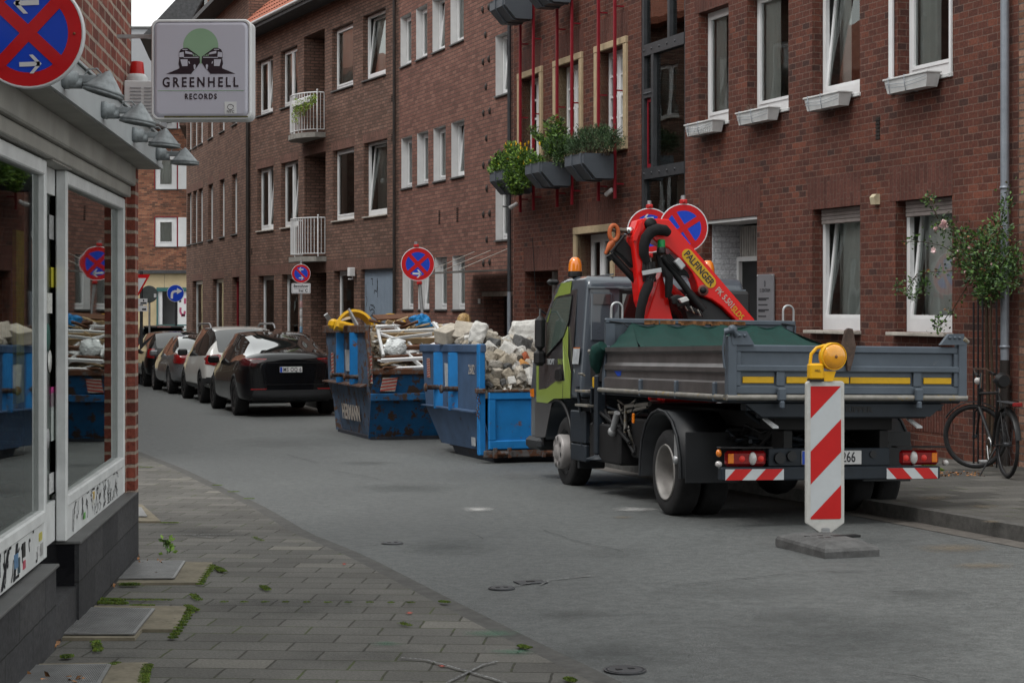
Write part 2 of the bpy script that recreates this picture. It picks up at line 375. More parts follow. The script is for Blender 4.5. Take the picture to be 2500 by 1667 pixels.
def window(parent,a,b,c,d,y=.12,fw=.055,mull=(),trans=(),frame='white',curtain=None,tilt=0,sill='sill',sillo=.05,bars=(),name='window',glassm='glass',kick=0,sillw=.04):
 """casement: frame > pane, curtain, sill; tilt = tilted open inwards"""
 mb=MB();t=.06
 ws=MB();ws
 mb.box(a,a+fw,y,y+t,c,d);mb.box(b-fw,b,y,y+t,c,d);mb.box(a+fw,b-fw,y,y+t,d-fw,d);mb.box(a+fw,b-fw,y,y+t,c,c+fw+kick)
 xs=[a+fw]+[a+(b-a)*k for k in mull]+[b-fw]
 for i,k in enumerate(mull):xm=a+(b-a)*k;mb.box(xm-fw*.6,xm+fw*.6,y-.002,y+t-.004,c+fw+kick,d-fw)
 c1=c+fw+kick
 panes=MB();s=.045
 for i in range(len(xs)-1):
  l=xs[i]+(fw*.6 if i else 0);r=xs[i+1]-(fw*.6 if i<len(xs)-2 else 0)
  tl=tilt if(tilt and i==len(xs)-2)else 0
  z0,z1=c1,d-fw
  def T(x,yy,z):return(x,yy+tl*(z-z0)/(z1-z0),z)
  def bb(x0_,x1_,za,zb):
   y0,y1=y-.012,y+.045
   if tl:y0,y1=y+.0,y+.05
   vs=[T(x0_,y0,za),T(x1_,y0,za),T(x1_,y1,za),T(x0_,y1,za),T(x0_,y0,zb),T(x1_,y0,zb),T(x1_,y1,zb),T(x0_,y1,zb)]
   mb.add(vs,[(0,3,2,1),(4,5,6,7),(0,1,5,4),(1,2,6,5),(2,3,7,6),(3,0,4,7)])
  bb(l,l+s,z0,z1);bb(r-s,r,z0,z1);bb(l+s,r-s,z0,z0+s);bb(l+s,r-s,z1-s,z1)
  for k in trans:zz=z0+(z1-z0)*k;bb(l+s,r-s,zz-.018,zz+.018)
  for k in bars:xx=l+(r-l)*k;bb(xx-.012,xx+.012,z0+s,z1-s)
  panes.quad(T(l+s-.01,y+.02,z0+s-.01),T(r-s+.01,y+.02,z0+s-.01),T(r-s+.01,y+.02,z1-s+.01),T(l+s-.01,y+.02,z1-s+.01))
 w_=mb.build(name,[frame],parent)
 panes.build('pane',[glassm],w_)
 if sill:MB().box(a-.03,b+.03,-sillo,y+.02,c-sillw,c-.002,bev=.006).build('sill',[sill],w_)
 if curtain:
  kind,mt=curtain;cb=MB();yy=y+.10+(tilt if tilt else 0)
  spans={'full':[(0,1)],'sides':[(0,.28),(.74,1)],'left':[(0,.45)],'right':[(.5,1)]}[kind]
  for p,q in spans:
   x0_,x1_=a+(b-a)*p,a+(b-a)*q;n=max(6,int((x1_-x0_)/.035));pts=[]
   for i in range(n+1):pts.append((x0_+(x1_-x0_)*i/n,yy+.022*math.sin(i*1.9)+.008*math.sin(i*.7)))
   vs=[(px_,py_,c-.02)for px_,py_ in pts]+[(px_,py_,d+.02)for px_,py_ in pts]
   cb.add(vs,[(i,i+1,n+2+i,n+1+i)for i in range(n)],0,True)
  cb.build('curtain',[mt],w_)
 return w_
def soldier(parent,a,b,z,h,mt,y=-.004,arc=0.0):
 mb=MB();n=6 if arc else 1
 for i in range(n):
  x0_,x1_=a+(b-a)*i/n,a+(b-a)*(i+1)/n
  f=lambda x:arc*(1-(2*(x-a)/(b-a)-1)**2)
  mb.quad((x0_,y,z+f(x0_)),(x1_,y,z+f(x1_)),(x1_,y,z+h),(x0_,y,z+h))
 return mb.build('lintel',[mt],parent)
# ================================================================== ground
ys=[-8+i*.5 for i in range(80)]+[32+i*2 for i in range(40)]+[112+i*25 for i in range(12)]
def ribbon(name,xl,xr,yy,lift,matn,thick=0,kerb_l=False,kerb_r=False,nx=1,kind='structure'):
 vs=[];fs=[];k=nx+1
 for y in yy:
  a,b=xl(y),xr(y)
  for i in range(k):vs.append((a+(b-a)*i/nx,y,gz(y)+lift))
 for j in range(len(yy)-1):
  for i in range(nx):fs.append((j*k+i,j*k+i+1,(j+1)*k+i+1,(j+1)*k+i))
 mb=MB();mb.add(vs,fs)
 if thick:
  for j in range(len(yy)-1):
   for side,on in((0,kerb_l),(k-1,kerb_r)):
    if on:
     p,q=vs[j*k+side],vs[(j+1)*k+side]
     mb.quad(p,q,(q[0],q[1],q[2]-thick),(p[0],p[1],p[2]-thick))
 o=mb.build(name,[matn]);tag(o,kind=kind);return o
def interp(pts):
 def f(y):
  if y<=pts[0][0]:return pts[0][1]+(y-pts[0][0])*(pts[1][1]-pts[0][1])/(pts[1][0]-pts[0][0])
  for(a,xa),(b,xb)in zip(pts,pts[1:]):
   if y<=b:return xa+(xb-xa)*(y-a)/(b-a)
  (a,xa),(b,xb)=pts[-2:];return xb+(y-b)*(xb-xa)/(b-a)
 return f
kl_px=[(1600,1716),(1499,1667),(1308,1574),(1104,1472),(899,1366),(759,1309),(657,1247),(555,1199),(453,1150),(338,1105),(250,1078)]
kl=interp([(ground(*p).y,ground(*p).x)for p in kl_px])
kr_px=[(2700,1362),(2500,1324),(2340,1294),(2180,1264)]
krp=[(ground(*p).y,ground(*p).x)for p in kr_px]
krp+=[(16.8,2.42),(20,1.35),(24,.05),(28,-1.28),(33,-2.98),(36,-3.95),(41,-5.5),(47,-7.4),(60,-11.3)]
kr=interp(krp)
def asphalt(name,base,c2):
 m,n,p=newmat(name);L=n.links.new;tc=N(n,'ShaderNodeTexCoord')
 a=N(n,'ShaderNodeTexNoise',Scale=.55,Detail=7,Roughness=.6);b=N(n,'ShaderNodeTexNoise',Scale=75,Detail=6,Roughness=.9);v=N(n,'ShaderNodeTexVoronoi',Scale=95)
 mpp=N(n,'ShaderNodeMapping');mpp.inputs['Scale'].default_value=(1.0,.45,1);mpp.inputs['Rotation'].default_value=(0,0,R(-16))
 L(tc.outputs['Object'],mpp.inputs[0]);L(mpp.outputs[0],a.inputs['Vector'])
 for q in(b,v):L(tc.outputs['Object'],q.inputs['Vector'])
 mx=N(n,'ShaderNodeMix',data_type='RGBA');mx.inputs[6].default_value=c4(base);mx.inputs[7].default_value=c4(c2)
 mr=N(n,'ShaderNodeMapRange');mr.inputs[1].default_value=.35;mr.inputs[2].default_value=.65;L(a.outputs['Fac'],mr.inputs[0]);L(mr.outputs[0],mx.inputs[0])
 g=N(n,'ShaderNodeMapRange');g.inputs[1].default_value=.36;g.inputs[2].default_value=.64;g.inputs[3].default_value=.50;g.inputs[4].default_value=1.55;L(b.outputs['Fac'],g.inputs[0])
 ml=N(n,'ShaderNodeMixRGB',blend_type='MULTIPLY');ml.inputs[0].default_value=1;L(mx.outputs[2],ml.inputs[1]);L(g.outputs[0],ml.inputs[2])
 md=N(n,'ShaderNodeTexNoise',Scale=14,Detail=5,Roughness=.7);L(tc.outputs['Object'],md.inputs['Vector']);mq=N(n,'ShaderNodeMapRange');mq.inputs[1].default_value=.38;mq.inputs[2].default_value=.62;mq.inputs[3].default_value=.8;mq.inputs[4].default_value=1.22;L(md.outputs['Fac'],mq.inputs[0])
 ml2=N(n,'ShaderNodeMixRGB',blend_type='MULTIPLY');ml2.inputs[0].default_value=1;L(ml.outputs[0],ml2.inputs[1]);L(mq.outputs[0],ml2.inputs[2]);ml=ml2
 s=N(n,'ShaderNodeTexNoise',Scale=300,Detail=0);L(tc.outputs['Object'],s.inputs['Vector']);sr=N(n,'ShaderNodeMapRange');sr.inputs[1].default_value=.73;sr.inputs[2].default_value=.77;L(s.outputs['Fac'],sr.inputs[0])
 m2=N(n,'ShaderNodeMix',data_type='RGBA');L(sr.outputs[0],m2.inputs[0]);L(ml.outputs[0],m2.inputs[6]);m2.inputs[7].default_value=(.3,.3,.29,1)
 L(m2.outputs[2],p.inputs['Base Color'])
 rr=N(n,'ShaderNodeMapRange');rr.inputs[3].default_value=.55;rr.inputs[4].default_value=.85;L(a.outputs['Fac'],rr.inputs[0]);L(rr.outputs[0],p.inputs['Roughness'])
 bp=N(n,'ShaderNodeBump',Strength=.5,Distance=.004);L(v.outputs['Distance'],bp.inputs['Height']);L(bp.outputs[0],p.inputs['Normal'])
 return m
M['asphalt']=asphalt('asphalt',(.068,.073,.073),(.093,.099,.098))
M['asphalt_dark']=asphalt('dark asphalt',(.035,.037,.038),(.055,.056,.056))
def paving(name,bw,rh,stops,mortar,rot=0):
 m=brick(name,stops,mortar=mortar,bw=bw,rh=rh,ms=.006,bump=.006,dirt=.30,rough=.8,grain=70)
 n=m.node_tree;uv=[x for x in n.nodes if x.type=='UVMAP'][0]
 mp=N(n,'ShaderNodeMapping');mp.inputs['Rotation'].default_value=(0,0,rot)
 for l in[l for l in n.links if l.from_node==uv]:n.links.new(mp.outputs[0],l.to_socket)
 n.links.new(uv.outputs[0],mp.inputs[0])
 p=n.nodes['Principled BSDF'];src=p.inputs['Base Color'].links[0].from_socket
 b=[x for x in n.nodes if x.type=='TEX_BRICK'][0]
 nz=N(n,'ShaderNodeTexNoise',Scale=1.3,Detail=6,Roughness=.75);n.links.new(mp.outputs[0],nz.inputs['Vector'])
 mr=N(n,'ShaderNodeMapRange');mr.inputs[1].default_value=.50;mr.inputs[2].default_value=.62;n.links.new(nz.outputs['Fac'],mr.inputs[0])
 ml=N(n,'ShaderNodeMath',operation='MULTIPLY');n.links.new(mr.outputs[0],ml.inputs[0]);n.links.new(b.outputs['Fac'],ml.inputs[1])
 mx=N(n,'ShaderNodeMix',data_type='RGBA');n.links.new(ml.outputs[0],mx.inputs[0]);n.links.new(src,mx.inputs[6]);mx.inputs[7].default_value=(.07,.09,.025,1)
 n.links.new(mx.outputs[2],p.inputs['Base Color'])
 return m
slab_stops=[(0,(0.099,0.094,0.086)),(.35,(0.116,0.112,0.103)),(.90,(0.137,0.131,0.120)),(.985,(0.168,0.160,0.142)),(1,(0.207,0.196,0.168))]
M['paving']=paving('concrete slabs',.36,.225,slab_stops,(.045,.042,.034),rot=R(4))
M['paving_r']=paving('worn slabs',.40,.30,[(0,(.060,.058,.054)),(.5,(.085,.082,.076)),(1,(.12,.115,.105))],(.035,.036,.026),rot=R(-14))
M['kerb']=mat('kerb stone',(.080,.078,.074),.8,var=.35,scale=12,bump=.004)
M['gutter']=mat('gutter stone',(.11,.10,.09),.8,var=.3,scale=10,bump=.003)
big=MB();yy=[-40,-20]+ys
for j in range(len(yy)-1):
 a,b=yy[j],yy[j+1];big.quad((-300,a,gz(a)-.006),(300,a,gz(a)-.006),(300,b,gz(b)-.006),(-300,b,gz(b)-.006))
tag(big.build('ground',['asphalt_dark']),kind='structure')
ribbon('road',lambda y:kl(y)-.4,lambda y:kr(y)+.4,ys,0,'asphalt')
shop_x=lambda y:-2.43-.093*(y-11.45)
yc=[y for y in ys if y<=90]
ribbon('sidewalk_left',lambda y:(shop_x(y)-.6 if y<11.4 else-26),lambda y:kl(y)-.13,[y for y in yc if y<=26],.024,'paving',thick=.05,kerb_r=True)
ribbon('kerb_left',lambda y:kl(y)-.128,lambda y:kl(y),[y for y in yc if y<=26],.020,'kerb',thick=.03,kerb_r=True)
def back_r(y):return kr(y)+12
ribbon('sidewalk_right',lambda y:kr(y)+.135,back_r,yc,.112,'paving_r')
ribbon('kerb_right',kr,lambda y:kr(y)+.133,yc,.116,'kerb',thick=.13,kerb_l=True)
ribbon('gutter_right',lambda y:kr(y)-.24,lambda y:kr(y)-.004,yc,.004,'gutter')
# ================================================================== right-hand red brick house
def house(name,label,fac,group=None):
 return thing(name,label,'building',mtx=fac.m,group=group)
zb=-1.6
hR=house('brick_house','dark red brick house with white flower boxes under its upper windows',FR)
def ox(f,px):return f.x(px)
hol=[]
RU=[(1705,1778.6),(1824,1925),(1983,2099),(2192,2324)]
zt_u,zb_u=6.05,4.33
winR=[]
for a,b in RU:winR.append((ox(FR,a),ox(FR,b),zb_u,zt_u))
RL=[(1983,2100),(2186,2324.6)]
for a,b in RL:winR.append((ox(FR,a),ox(FR,b),1.30,2.90))
pas=(ox(FR,1715),ox(FR,1848),gz(24)+.1,2.90,.70,1)
holes=[h+(.16,)for h in winR]+[pas]
M['room_white']=M['brick_white']
wall(hR,FR,FR.len,zb,10.5,holes,['brick_red','brick_red','room'],x0=0)
MB().box(pas[0]+.005,pas[0]+.03,.16,.69,pas[2],pas[3]-.01).build('passage_wall',['brick_white'],hR)
MB().box(pas[0]+.03,pas[1],.0+.02,.69,2.85,2.895).build('passage_ceiling',['whitewall'],hR)
cb=MB();xa,xb=pas[0]+.10,pas[1]-.01
for i in range(22):
 u0=xa+(xb-xa)*i/22;cb.box(u0,u0+(xb-xa)/44,0.58,0.61,2.36,2.82)
cb.box(xa,xb,.605,.63,2.36,2.82);cb.build('corrugated_panel',[mat('corrugated pale sheet',(.40,.38,.36),.6)],hR)
MB().box(xa-.07,xb,.56,.60,2.29,2.36).box(xa-.07,xa,.56,.62,pas[2],2.29).build('door_frame',['whitewall'],hR)
MB().box(xa,xb,.62,.65,pas[2],2.35).build('passage_door',['black'],hR)
cur=[('left','curtain'),('left','curtain'),('sides','curtain'),('left','curtain_grey'),('full','curtain_grey'),('full','curtain')]
for i,(h,c_)in enumerate(zip(winR,cur)):
 up=i<4
 window(hR,h[0]+.005,h[1]-.005,h[2],h[3],y=.16,fw=.07,mull=()if i!=2 else(),curtain=c_,tilt=(.16 if i in(2,4,5)else 0),sill='white_old' if up else 'sill_light',sillo=.03 if up else .13,sillw=.05 if up else .045,kick=.09)
 if not up:
  s_=MB()
  for k in range(4):s_.box(h[0]+.08,h[1]-.08,.09,.12,h[3]-.05*k-.052,h[3]-.05*k-.004,bev=.008)
  s_.build('roller_shutter',[mat('taupe shutter slats',(.22,.19,.18),.6)],hR)
 soldier(hR,h[0]-.12,h[1]+.02,h[3]-.001,.42,'brick_red_v',arc=0)
soldier(hR,pas[0]-.1,pas[1]+.1,pas[3]-.001,.46,'brick_red_v')
gx=ox(FR,2182);MB().box(gx-.05,gx+.03,-.05,-.005,zb_u-.12,6.4,bev=.01).build('guide_rail',['white'],hR)
gx=ox(FR,2324);MB().box(gx-.02,gx+.02,-.03,-.004,zb_u-.05,6.4).build('guide_rail',['white'],hR)
px_=ox(FR,2470);dp=MB().tube([(px_,-.09,1.0),(px_,-.09,10.4)],.048,14)
for z in(1.15,2.9,5.0,7.2):dp.lathe([(.048,z),(.056,z),(.056,z+.03),(.048,z+.03)],14,tf=Matrix.Translation((px_,-.09,0)))
dp.build('drainpipe',['pipe_grey'],hR)
MB().tube([(px_,-.09,-.2),(px_,-.09,1.02)],.056,14).build('drainpipe_foot',['pipe_dark'],hR)
for(qx,qy)in((2145,290),(2155,326)):
 pass
vb=MB();vx,vz=FR.x(2144),FR.z(2144,314)
vb.box(vx-.04,vx+.04,-.006,.002,vz-.14,vz+.14)
for k in range(6):vb.box(vx-.05,vx+.05,-.014,-.004,vz-.13+k*.045,vz-.115+k*.045)
vb.build('vent_grille',['pipe_dark'],hR)
vx,vz=FR.x(2260),.42;vb=MB()
for k in range(16):vb.box(FR.x(2225)+k*.055,FR.x(2225)+k*.055+.04,-.008,.002,.12,.62)
vb.build('cellar_grille',['brick_red_v'],hR)
vb=MB()
for k in range(9):vb.box(FR.len-.35,FR.len-.12,-.02,.002,.1+k*.08,.15+k*.08)
vb.build('wall_vent',['brick_dark'],hR)
lx,lz=FR.x(2143),FR.z(2143,488)
tag(MB().prism([(-.0,-.06),(-.07,-.06),(-.09,.03),(-.05,.07),(0,.07)],'x',lx-.05,lx+.05,tf=FR.m@Matrix.Translation((0,0,lz))).build('wall_light',[mat('cream plastic',(.55,.48,.33),.5)]),'small cream light fixed to the brick between the two ground floor windows','wall light')
np_=thing('name_plate','tall grey metal plate with lettering on the brick beside the passage','sign',mtx=FR.m@Matrix.Translation((FR.x(1874),-.03,FR.z(1874,730))))
wd=(FR.x(1894)-FR.x(1854));hh=(FR.z(1874,679)-FR.z(1874,800))
M['plate']=mat('brushed plate',(.25,.25,.27),.45,metal=.4,var=.06);M['ink']=mat('dark print',(.03,.03,.035),.6)
MB().box(-wd/2,wd/2,-.012,.012,-hh/2,hh/2,bev=.003).build('plate',['plate'],np_)
X90=Matrix.Rotation(R(90),4,'X')
text_mesh('plate_lettering','0',.13,'ink',np_,Matrix.Translation((0,-.014,hh*.30))@X90,sx=.6)
text_mesh('plate_lettering','13 ZENTRUM',.07,'ink',np_,Matrix.Translation((0,-.014,hh*.17))@X90,sx=.75)
for k,(zz,ln)in enumerate(((.0,.8),(-.03,.6),(-.13,.7),(-.23,.8),(-.26,.5),(-.36,.6))):
 MB().box(-wd*.4,-wd*.4+wd*.8*ln,-.0145,-.0125,hh*zz,hh*zz+.018).build('plate_lettering',['ink'],np_)
for sx in(-1,1):
 MB().lathe([(.0001,-.02),(.01,-.02),(.01,-.012)],8,axis='y',tf=Matrix.Translation((sx*(wd/2-.02),0,hh/2-.02))).build('screw',['steel'],np_)
hT=house('brick_house','tan brick house cut by the right edge beyond the grey drainpipe',FT)
wall(hT,FT,FT.len,zb,10.5,[],['brick_tan','brick_tan','room'],x0=.004)
# ================================================================== house with sandstone windows and red poles
hP=house('brick_house','dark red brick house with sandstone window frames, red steel poles and grey planters',FP)
PW=[(1267,1326),(1354,1424),(1454.6,1533)]
hP_h=[];fwst=.12
for a,b in PW:hP_h.append((FP.x(a)+fwst,FP.x(b)-fwst,4.42,5.97,.26,1))
for a,b in PW:hP_h.append((FP.x(a)+fwst,FP.x(b)-fwst,7.62,9.17,.26,1))
door=(FP.x(1404)+.12,FP.x(1500)-.1,gz(28)+.1,2.88,.3,1)
gar=(FP.x(1281),FP.x(1362),gz(31)+.1,2.28,.7,1)
wall(hP,FP,FP.len,zb,11.5,hP_h+[door,gar],['brick_red','brick_red','room'])
for i,h in enumerate(hP_h):
 a,b,c,d=h[:4]
 st=MB().box(a-fwst,a,-.045,.25,c-.002,d+.002,bev=.008).box(b,b+fwst,-.045,.25,c-.002,d+.002,bev=.008).box(a-fwst,b+fwst,-.05,.25,d+.004,d+fwst,bev=.008).box(a-fwst,b+fwst,-.06,.25,c-.2,c-.004,bev=.008)
 st.build('stone_surround',['stone'],hP)
 window(hP,a+.004,b-.004,c,d,y=.19,fw=.06,mull=(.42,),trans=(.25,.5,.75),curtain=('full','curtain')if i%3 else('sides','curtain'),sill=None)
 soldier(hP,a-fwst,b+fwst+.02,d+fwst+.01,.42,'brick_red_v')
a,b,c,d=door[:4]
MB().box(a-.12,a,-.045,.3,c,d+.002,bev=.008).box(b,b+.12,-.045,.3,c,d+.002,bev=.008).box(a-.12,b+.12,-.05,.3,d+.004,d+.13,bev=.008).build('stone_surround',['stone'],hP)
window(hP,a+.01,b-.01,c,d,y=.25,fw=.09,mull=(.36,),trans=(.32,.62),curtain=('right','curtain_grey'),sill=None,name='door')
soldier(hP,a-.1,b+.14,d+.135,.42,'brick_red_v')
a,b,c,d=gar[:4];soldier(hP,a-.05,b+.08,d+.002,.42,'brick_red_v')
gd=MB()
for k in range(7):gd.box(a+.12,b,.62,.66,c+k*(d-c)/7+.006,c+(k+1)*(d-c)/7-.006,bev=.006)
gd.build('garage_door',[mat('grey garage door',(.24,.22,.21),.6)],hP);MB().box(a,a+.11,.56,.66,c,d).build('garage_frame',['whitewall'],hP)
poles=[1270,1302,1360,1396,1461,1501];PD=.16
for px_ in poles:
 x_=FP.x(px_,-PD)
 mb=MB().box(x_-.024,x_+.024,-PD-.024,-PD+.024,3.4,11.4,bev=.006)
 for z in(3.65,5.2,6.6,8.4):mb.box(x_-.012,x_+.012,-PD+.03,.0,z-.012,z+.012)
 mb.build('steel_pole',['redpaint'],hP)
def planter(px0,px1,zt,label,grp='dark grey chamfered planters hung between red poles'):
 x0_,x1_=FP.x(px0,-PD),FP.x(px1,-PD)
 L_=x1_-x0_+.14;mt=FP.m@Matrix.Translation(((x0_+x1_)/2,-PD-.05,zt))
 t=thing('planter',label,'planter',mtx=mt,group=grp)
 D,H=.54,.41
 prof=[(0,0),(-D,0),(-D,-.17),(-D+.22,-H),(0,-H)]
 pin=[(-.02,-.02),(-D+.02,-.02),(-D+.02,-.1),(-.02,-.1)]
 mb=MB();h=L_/2
 def shell(pts,a_,b_):
  n=len(pts)
  for i in range(n-1):
   p,q=pts[i+1 if False else i],pts[i+1]
   if i==0:continue
   mb.quad((a_,p[0],p[1]),(b_,p[0],p[1]),(b_,q[0],q[1]),(a_,q[0],q[1]))
  mb.quad((a_,0,0),(b_,0,0),(b_,0,-H),(a_,0,-H))
  mb.add([(a_,p[0],p[1])for p in pts],[tuple(range(n))]);mb.add([(b_,p[0],p[1])for p in pts],[tuple(range(n))[::-1]])
 shell(prof,-h,h)
 mb.box(-h,h,-D,-D+.02,-.03,.0);mb.box(-h,h,-.02,0,-.03,0)
 mb.build('tub',['anthracite'],t)
 MB().box(-h+.01,h-.01,-D+.02,-.02,-.09,-.06).build('soil',[mat('potting soil',(.02,.015,.01),.95)],t)
 rib=MB()
 for k in(-.12,.36):
  x_=k*L_;pr=[(-D-.02,.005),(-D-.02,-.175),(-D+.19,-H-.02),(-.0,-H-.02),(0,-H-.001),(-D+.195,-H-.001),(-D-.001,-.17),(-D-.001,.005)]
  rib.prism(pr,'x',x_-.03,x_+.03)
 rib.build('strap',['anthracite'],t)
 return t
planters=[planter(1270,1302,4.14,'dark grey chamfered planter overflowing with yellow flowers'),planter(1360,1396,4.14,'dark grey chamfered planter in the middle of the lower row holding a tall green shrub'),planter(1461,1501,4.14,'dark grey chamfered planter with feathery rosemary, nearest the glass stair strip'),planter(1270,1302,7.36,'empty looking dark planter at the top edge beside the rose brick wall'),planter(1360,1396,7.36,'dark planter at the top edge above the tall green shrub')]
hG=house('stair_glazing','tall glazed stairwell strip between two red brick houses',FG)
gm=MB();Wg=FG.len;dpt=.07
def gxx(px):return FG.x(px,dpt)
x0_,x1_=.0,Wg;f=.055
z_b1=FG.z(1672,92);z_b2=FG.z(1672,408);z_b3=FG.z(1566,232)
wall(hG,FG,Wg,zb,11.5,[(.004,Wg-.004,-.4,11.2,dpt,1)],['brick_red','brick_red','room'],sides=False,room=1.8)
gm.box(x0_+.005,x0_+.09,dpt-.06,dpt+.03,-.4,11.2);gm.box(x1_-.05,x1_-.005,dpt-.06,dpt+.03,-.4,11.2)
for z in(z_b1,z_b2,1.0,z_b1+3.1):gm.box(x0_+.09,x1_-.05,dpt-.07,dpt+.03,z-.09,z+.09)
xm=gxx(1601);xm2=gxx(1641)
gm.box(xm-.045,xm+.045,dpt-.065,dpt+.03,z_b2+.09,z_b1-.09);gm.box(xm2-.04,xm2+.04,dpt-.065,dpt+.03,z_b1+.09,z_b1+3.0)
gm.box(x0_+.09,xm-.045,dpt-.065,dpt+.03,z_b3-.07,z_b3+.07)
for z in(z_b1,z_b2,z_b3):
 for k in range(5):
  xx=x0_+.12+k*(xm-x0_-.1 if z==z_b3 else x1_-x0_-.2)/5
  gm.lathe([(.0001,dpt-.085),(.018,dpt-.082),(.018,dpt-.065)],8,axis='y',tf=Matrix.Translation((xx,0,z)))
gm.build('frame',['dark_metal'],hG)
MB().quad((x0_,dpt,-.4),(x1_,dpt,-.4),(x1_,dpt,11.2),(x0_,dpt,11.2)).build('pane',['glass_stair'],hG)
ra,rb,rz0,rz1=x0_+.12,xm-.048,z_b2+.1,z_b3-.08
MB().box(ra,ra+.035,dpt-.015,dpt-.003,rz0,rz1).box(rb-.035,rb,dpt-.015,dpt-.003,rz0,rz1).box(ra+.035,rb-.035,dpt-.015,dpt-.003,rz0,rz0+.06).box(ra+.035,rb-.035,dpt-.015,dpt-.003,rz1-.06,rz1).build('window',['redpaint'],hG)
cb=MB();n=30
for(a_,b_)in((.15,Wg-.2),):
 for z0_,z1_ in((1.1,z_b2-.1),):
  vs=[(a_+(b_-a_)*i/n,dpt+.5+.03*math.sin(i*1.7),z)for z in(z0_,z1_)for i in range(n+1)]
  cb.add(vs,[(i,i+1,n+2+i,n+1+i)for i in range(n)],0,True)
cb.build('curtain',['curtain_grey'],hG)
# ================================================================== rose brick house with small white windows
hS=house('brick_house','rose brick house with rows of small white-reveal windows and a glass door canopy',FS)
cols=[(978,1004),(1016,1043),(1056,1086),(1100,1132)]
cols2=[(980,1006),(1018.5,1045.5),(1058.5,1088),(1102,1133.6)]
cols3=[(983,1009),(1021,1048),(1062,1091),(1105,1135)]
sh=[]
for a,b in cols:sh.append((FS.x(a),FS.x(b),7.23,8.41,.24,1))
for a,b in cols2:sh.append((FS.x(a),FS.x(b),4.37,5.56,.24,1))
for a,b in cols3:sh.append((FS.x(a),FS.x(b),1.55,2.70,.24,1))
big_=[(FS.x(1210),FS.x(1248),5.80,7.02,.24,1),(FS.x(1210),FS.x(1248),2.93,4.12,.24,1)]
sdoor=(FS.x(1181),FS.x(1250),gz(36)+.1,1.90,.5,0)
wall(hS,FS,FS.len,zb,12,sh+big_+[sdoor],['brick_mid','whitewall','room'])
for i,h in enumerate(sh+big_):
 window(hS,h[0]+.02,h[1]-.004,h[2]+.01,h[3]-.02,y=.15,fw=.05,curtain=('full','curtain_grey' if i%3 else 'curtain'),sill='sill',sillo=.04,tilt=.1 if i in(2,7,9,12)else 0,kick=.03)
a,b,c,d=sdoor[:4]
MB().box(a+.02,b-.02,.44,.49,c,d).build('door',[mat('dark brown door',(.022,.014,.012),.35)],hS)
MB().lathe([(.0001,.425),(.16,.425),(.17,.435),(.17,.44)],28,axis='y',tf=Matrix.Translation(((a+b)/2+.15,0,1.45))).build('porthole',[mat('dull porthole glass',(.10,.09,.08),.2)],hS)
MB().box(a-.03,b+.03,-.03,.44,d-.08,d+.01).build('door_lintel',[mat('taupe beam',(.24,.20,.17),.7)],hS)
cz=FS.z(1252,663)
can=MB();can.add([(FS.x(1155),-.05,cz+.02),(FS.len-.15,-.05,cz+.02),(FS.len-.15,-1.1,cz-.02),(FS.x(1155),-1.1,cz-.02),(FS.x(1155),-.05,cz+.05),(FS.len-.15,-.05,cz+.05),(FS.len-.15,-1.1,cz+.01),(FS.x(1155),-1.1,cz+.01)],[(0,1,2,3),(4,7,6,5),(0,4,5,1),(1,5,6,2),(2,6,7,3),(3,7,4,0)])
can_o=can.build('canopy',[mat('smoked canopy sheet',(.16,.16,.15),.3)],hS)
for k in range(3):
 xx=FS.x(1155)+.15+k*(FS.len-.3-FS.x(1155))/2.15
 MB().tube([(xx,-.02,cz+.45),(xx,-1.02,cz+.04)],.008,6).build('rod',['sill_light'],can_o)
for(qx,qy)in((1180,25),(1195,18),(1187,86),(1181,152),(1195,145),(1188,213),(1182,277),(1197,271),(1189,338),(1182,404),(1197,397),(1190,461),(1182,524),(1197,521),(1190,585),(1182,643),(1197,640)):
 xx,zz=FS.x(qx),FS.z(qx,qy)
 MB().sphere((xx,-.01,zz),.075,sc=(.42,.5,1),seg=10).build('wall_anchor',['pipe_dark'],hS)
for qx,qy in((1073,530),(1117,524)):
 xx,zz=FS.x(qx),FS.z(qx,qy);vb=MB()
 for k in range(7):vb.box(xx-.06,xx+.06,-.012,.002,zz-.15+k*.045,zz-.125+k*.045)
 vb.build('vent_grille',['brick_dark'],hS)
MB().box(FS.x(1169),FS.x(1173),-.02,0,FS.z(1170,741),FS.z(1170,729)).build('doorbell',['whitewall'],hS)
xx=FS.len-.08;MB().tube([(xx,-.07,.4),(xx,-.07,11.8)],.04,10).build('drainpipe',['dark_metal'],hS)
MB().tube([(xx,-.07,-1),(xx,-.07,1.9)],.044,10).build('drainpipe_foot',['pipe_grey'],hS)
# ================================================================== brown brick house with balconies
hB=house('brick_house','long brown brick house with two small white balconies and red tiled roof',FB)
T_=[(627,666),(685,726),(811,862),(886,941.5)]
T2=[(628,667.5),(686,728),(812,864.6),(888,945)]
bh=[]
for a,b in T_:bh.append((FB.x(a),FB.x(b),7.17,8.82))
for a,b in T2:bh.append((FB.x(a),FB.x(b),3.80,5.66))
gb=gz(46)+.1
rec=[(FB.x(742),FB.x(793),FB.z(795,325),8.95,1.1,0),(FB.x(743),FB.x(795),FB.z(795,628),5.70,1.1,0)]
shops=[(FB.x(630.6),FB.x(668.5),gb+.3,2.52,.2,0),(FB.x(688),FB.x(728),gb+.3,2.52,.2,0),(FB.x(815),FB.x(864),gb+.3,2.54,.2,0)]
pasB=(FB.x(759),FB.x(797),gb,2.52,1.6,0);shut=(FB.x(881),FB.x(958.7),gb,2.54,.2,0)
wall(hB,FB,FB.len,zb,9.55,bh+rec+shops+[pasB,shut],['brick_brown','brick_brown','room'],depth=.16,room=.5)
cs=['curtain_green','curtain_grey']
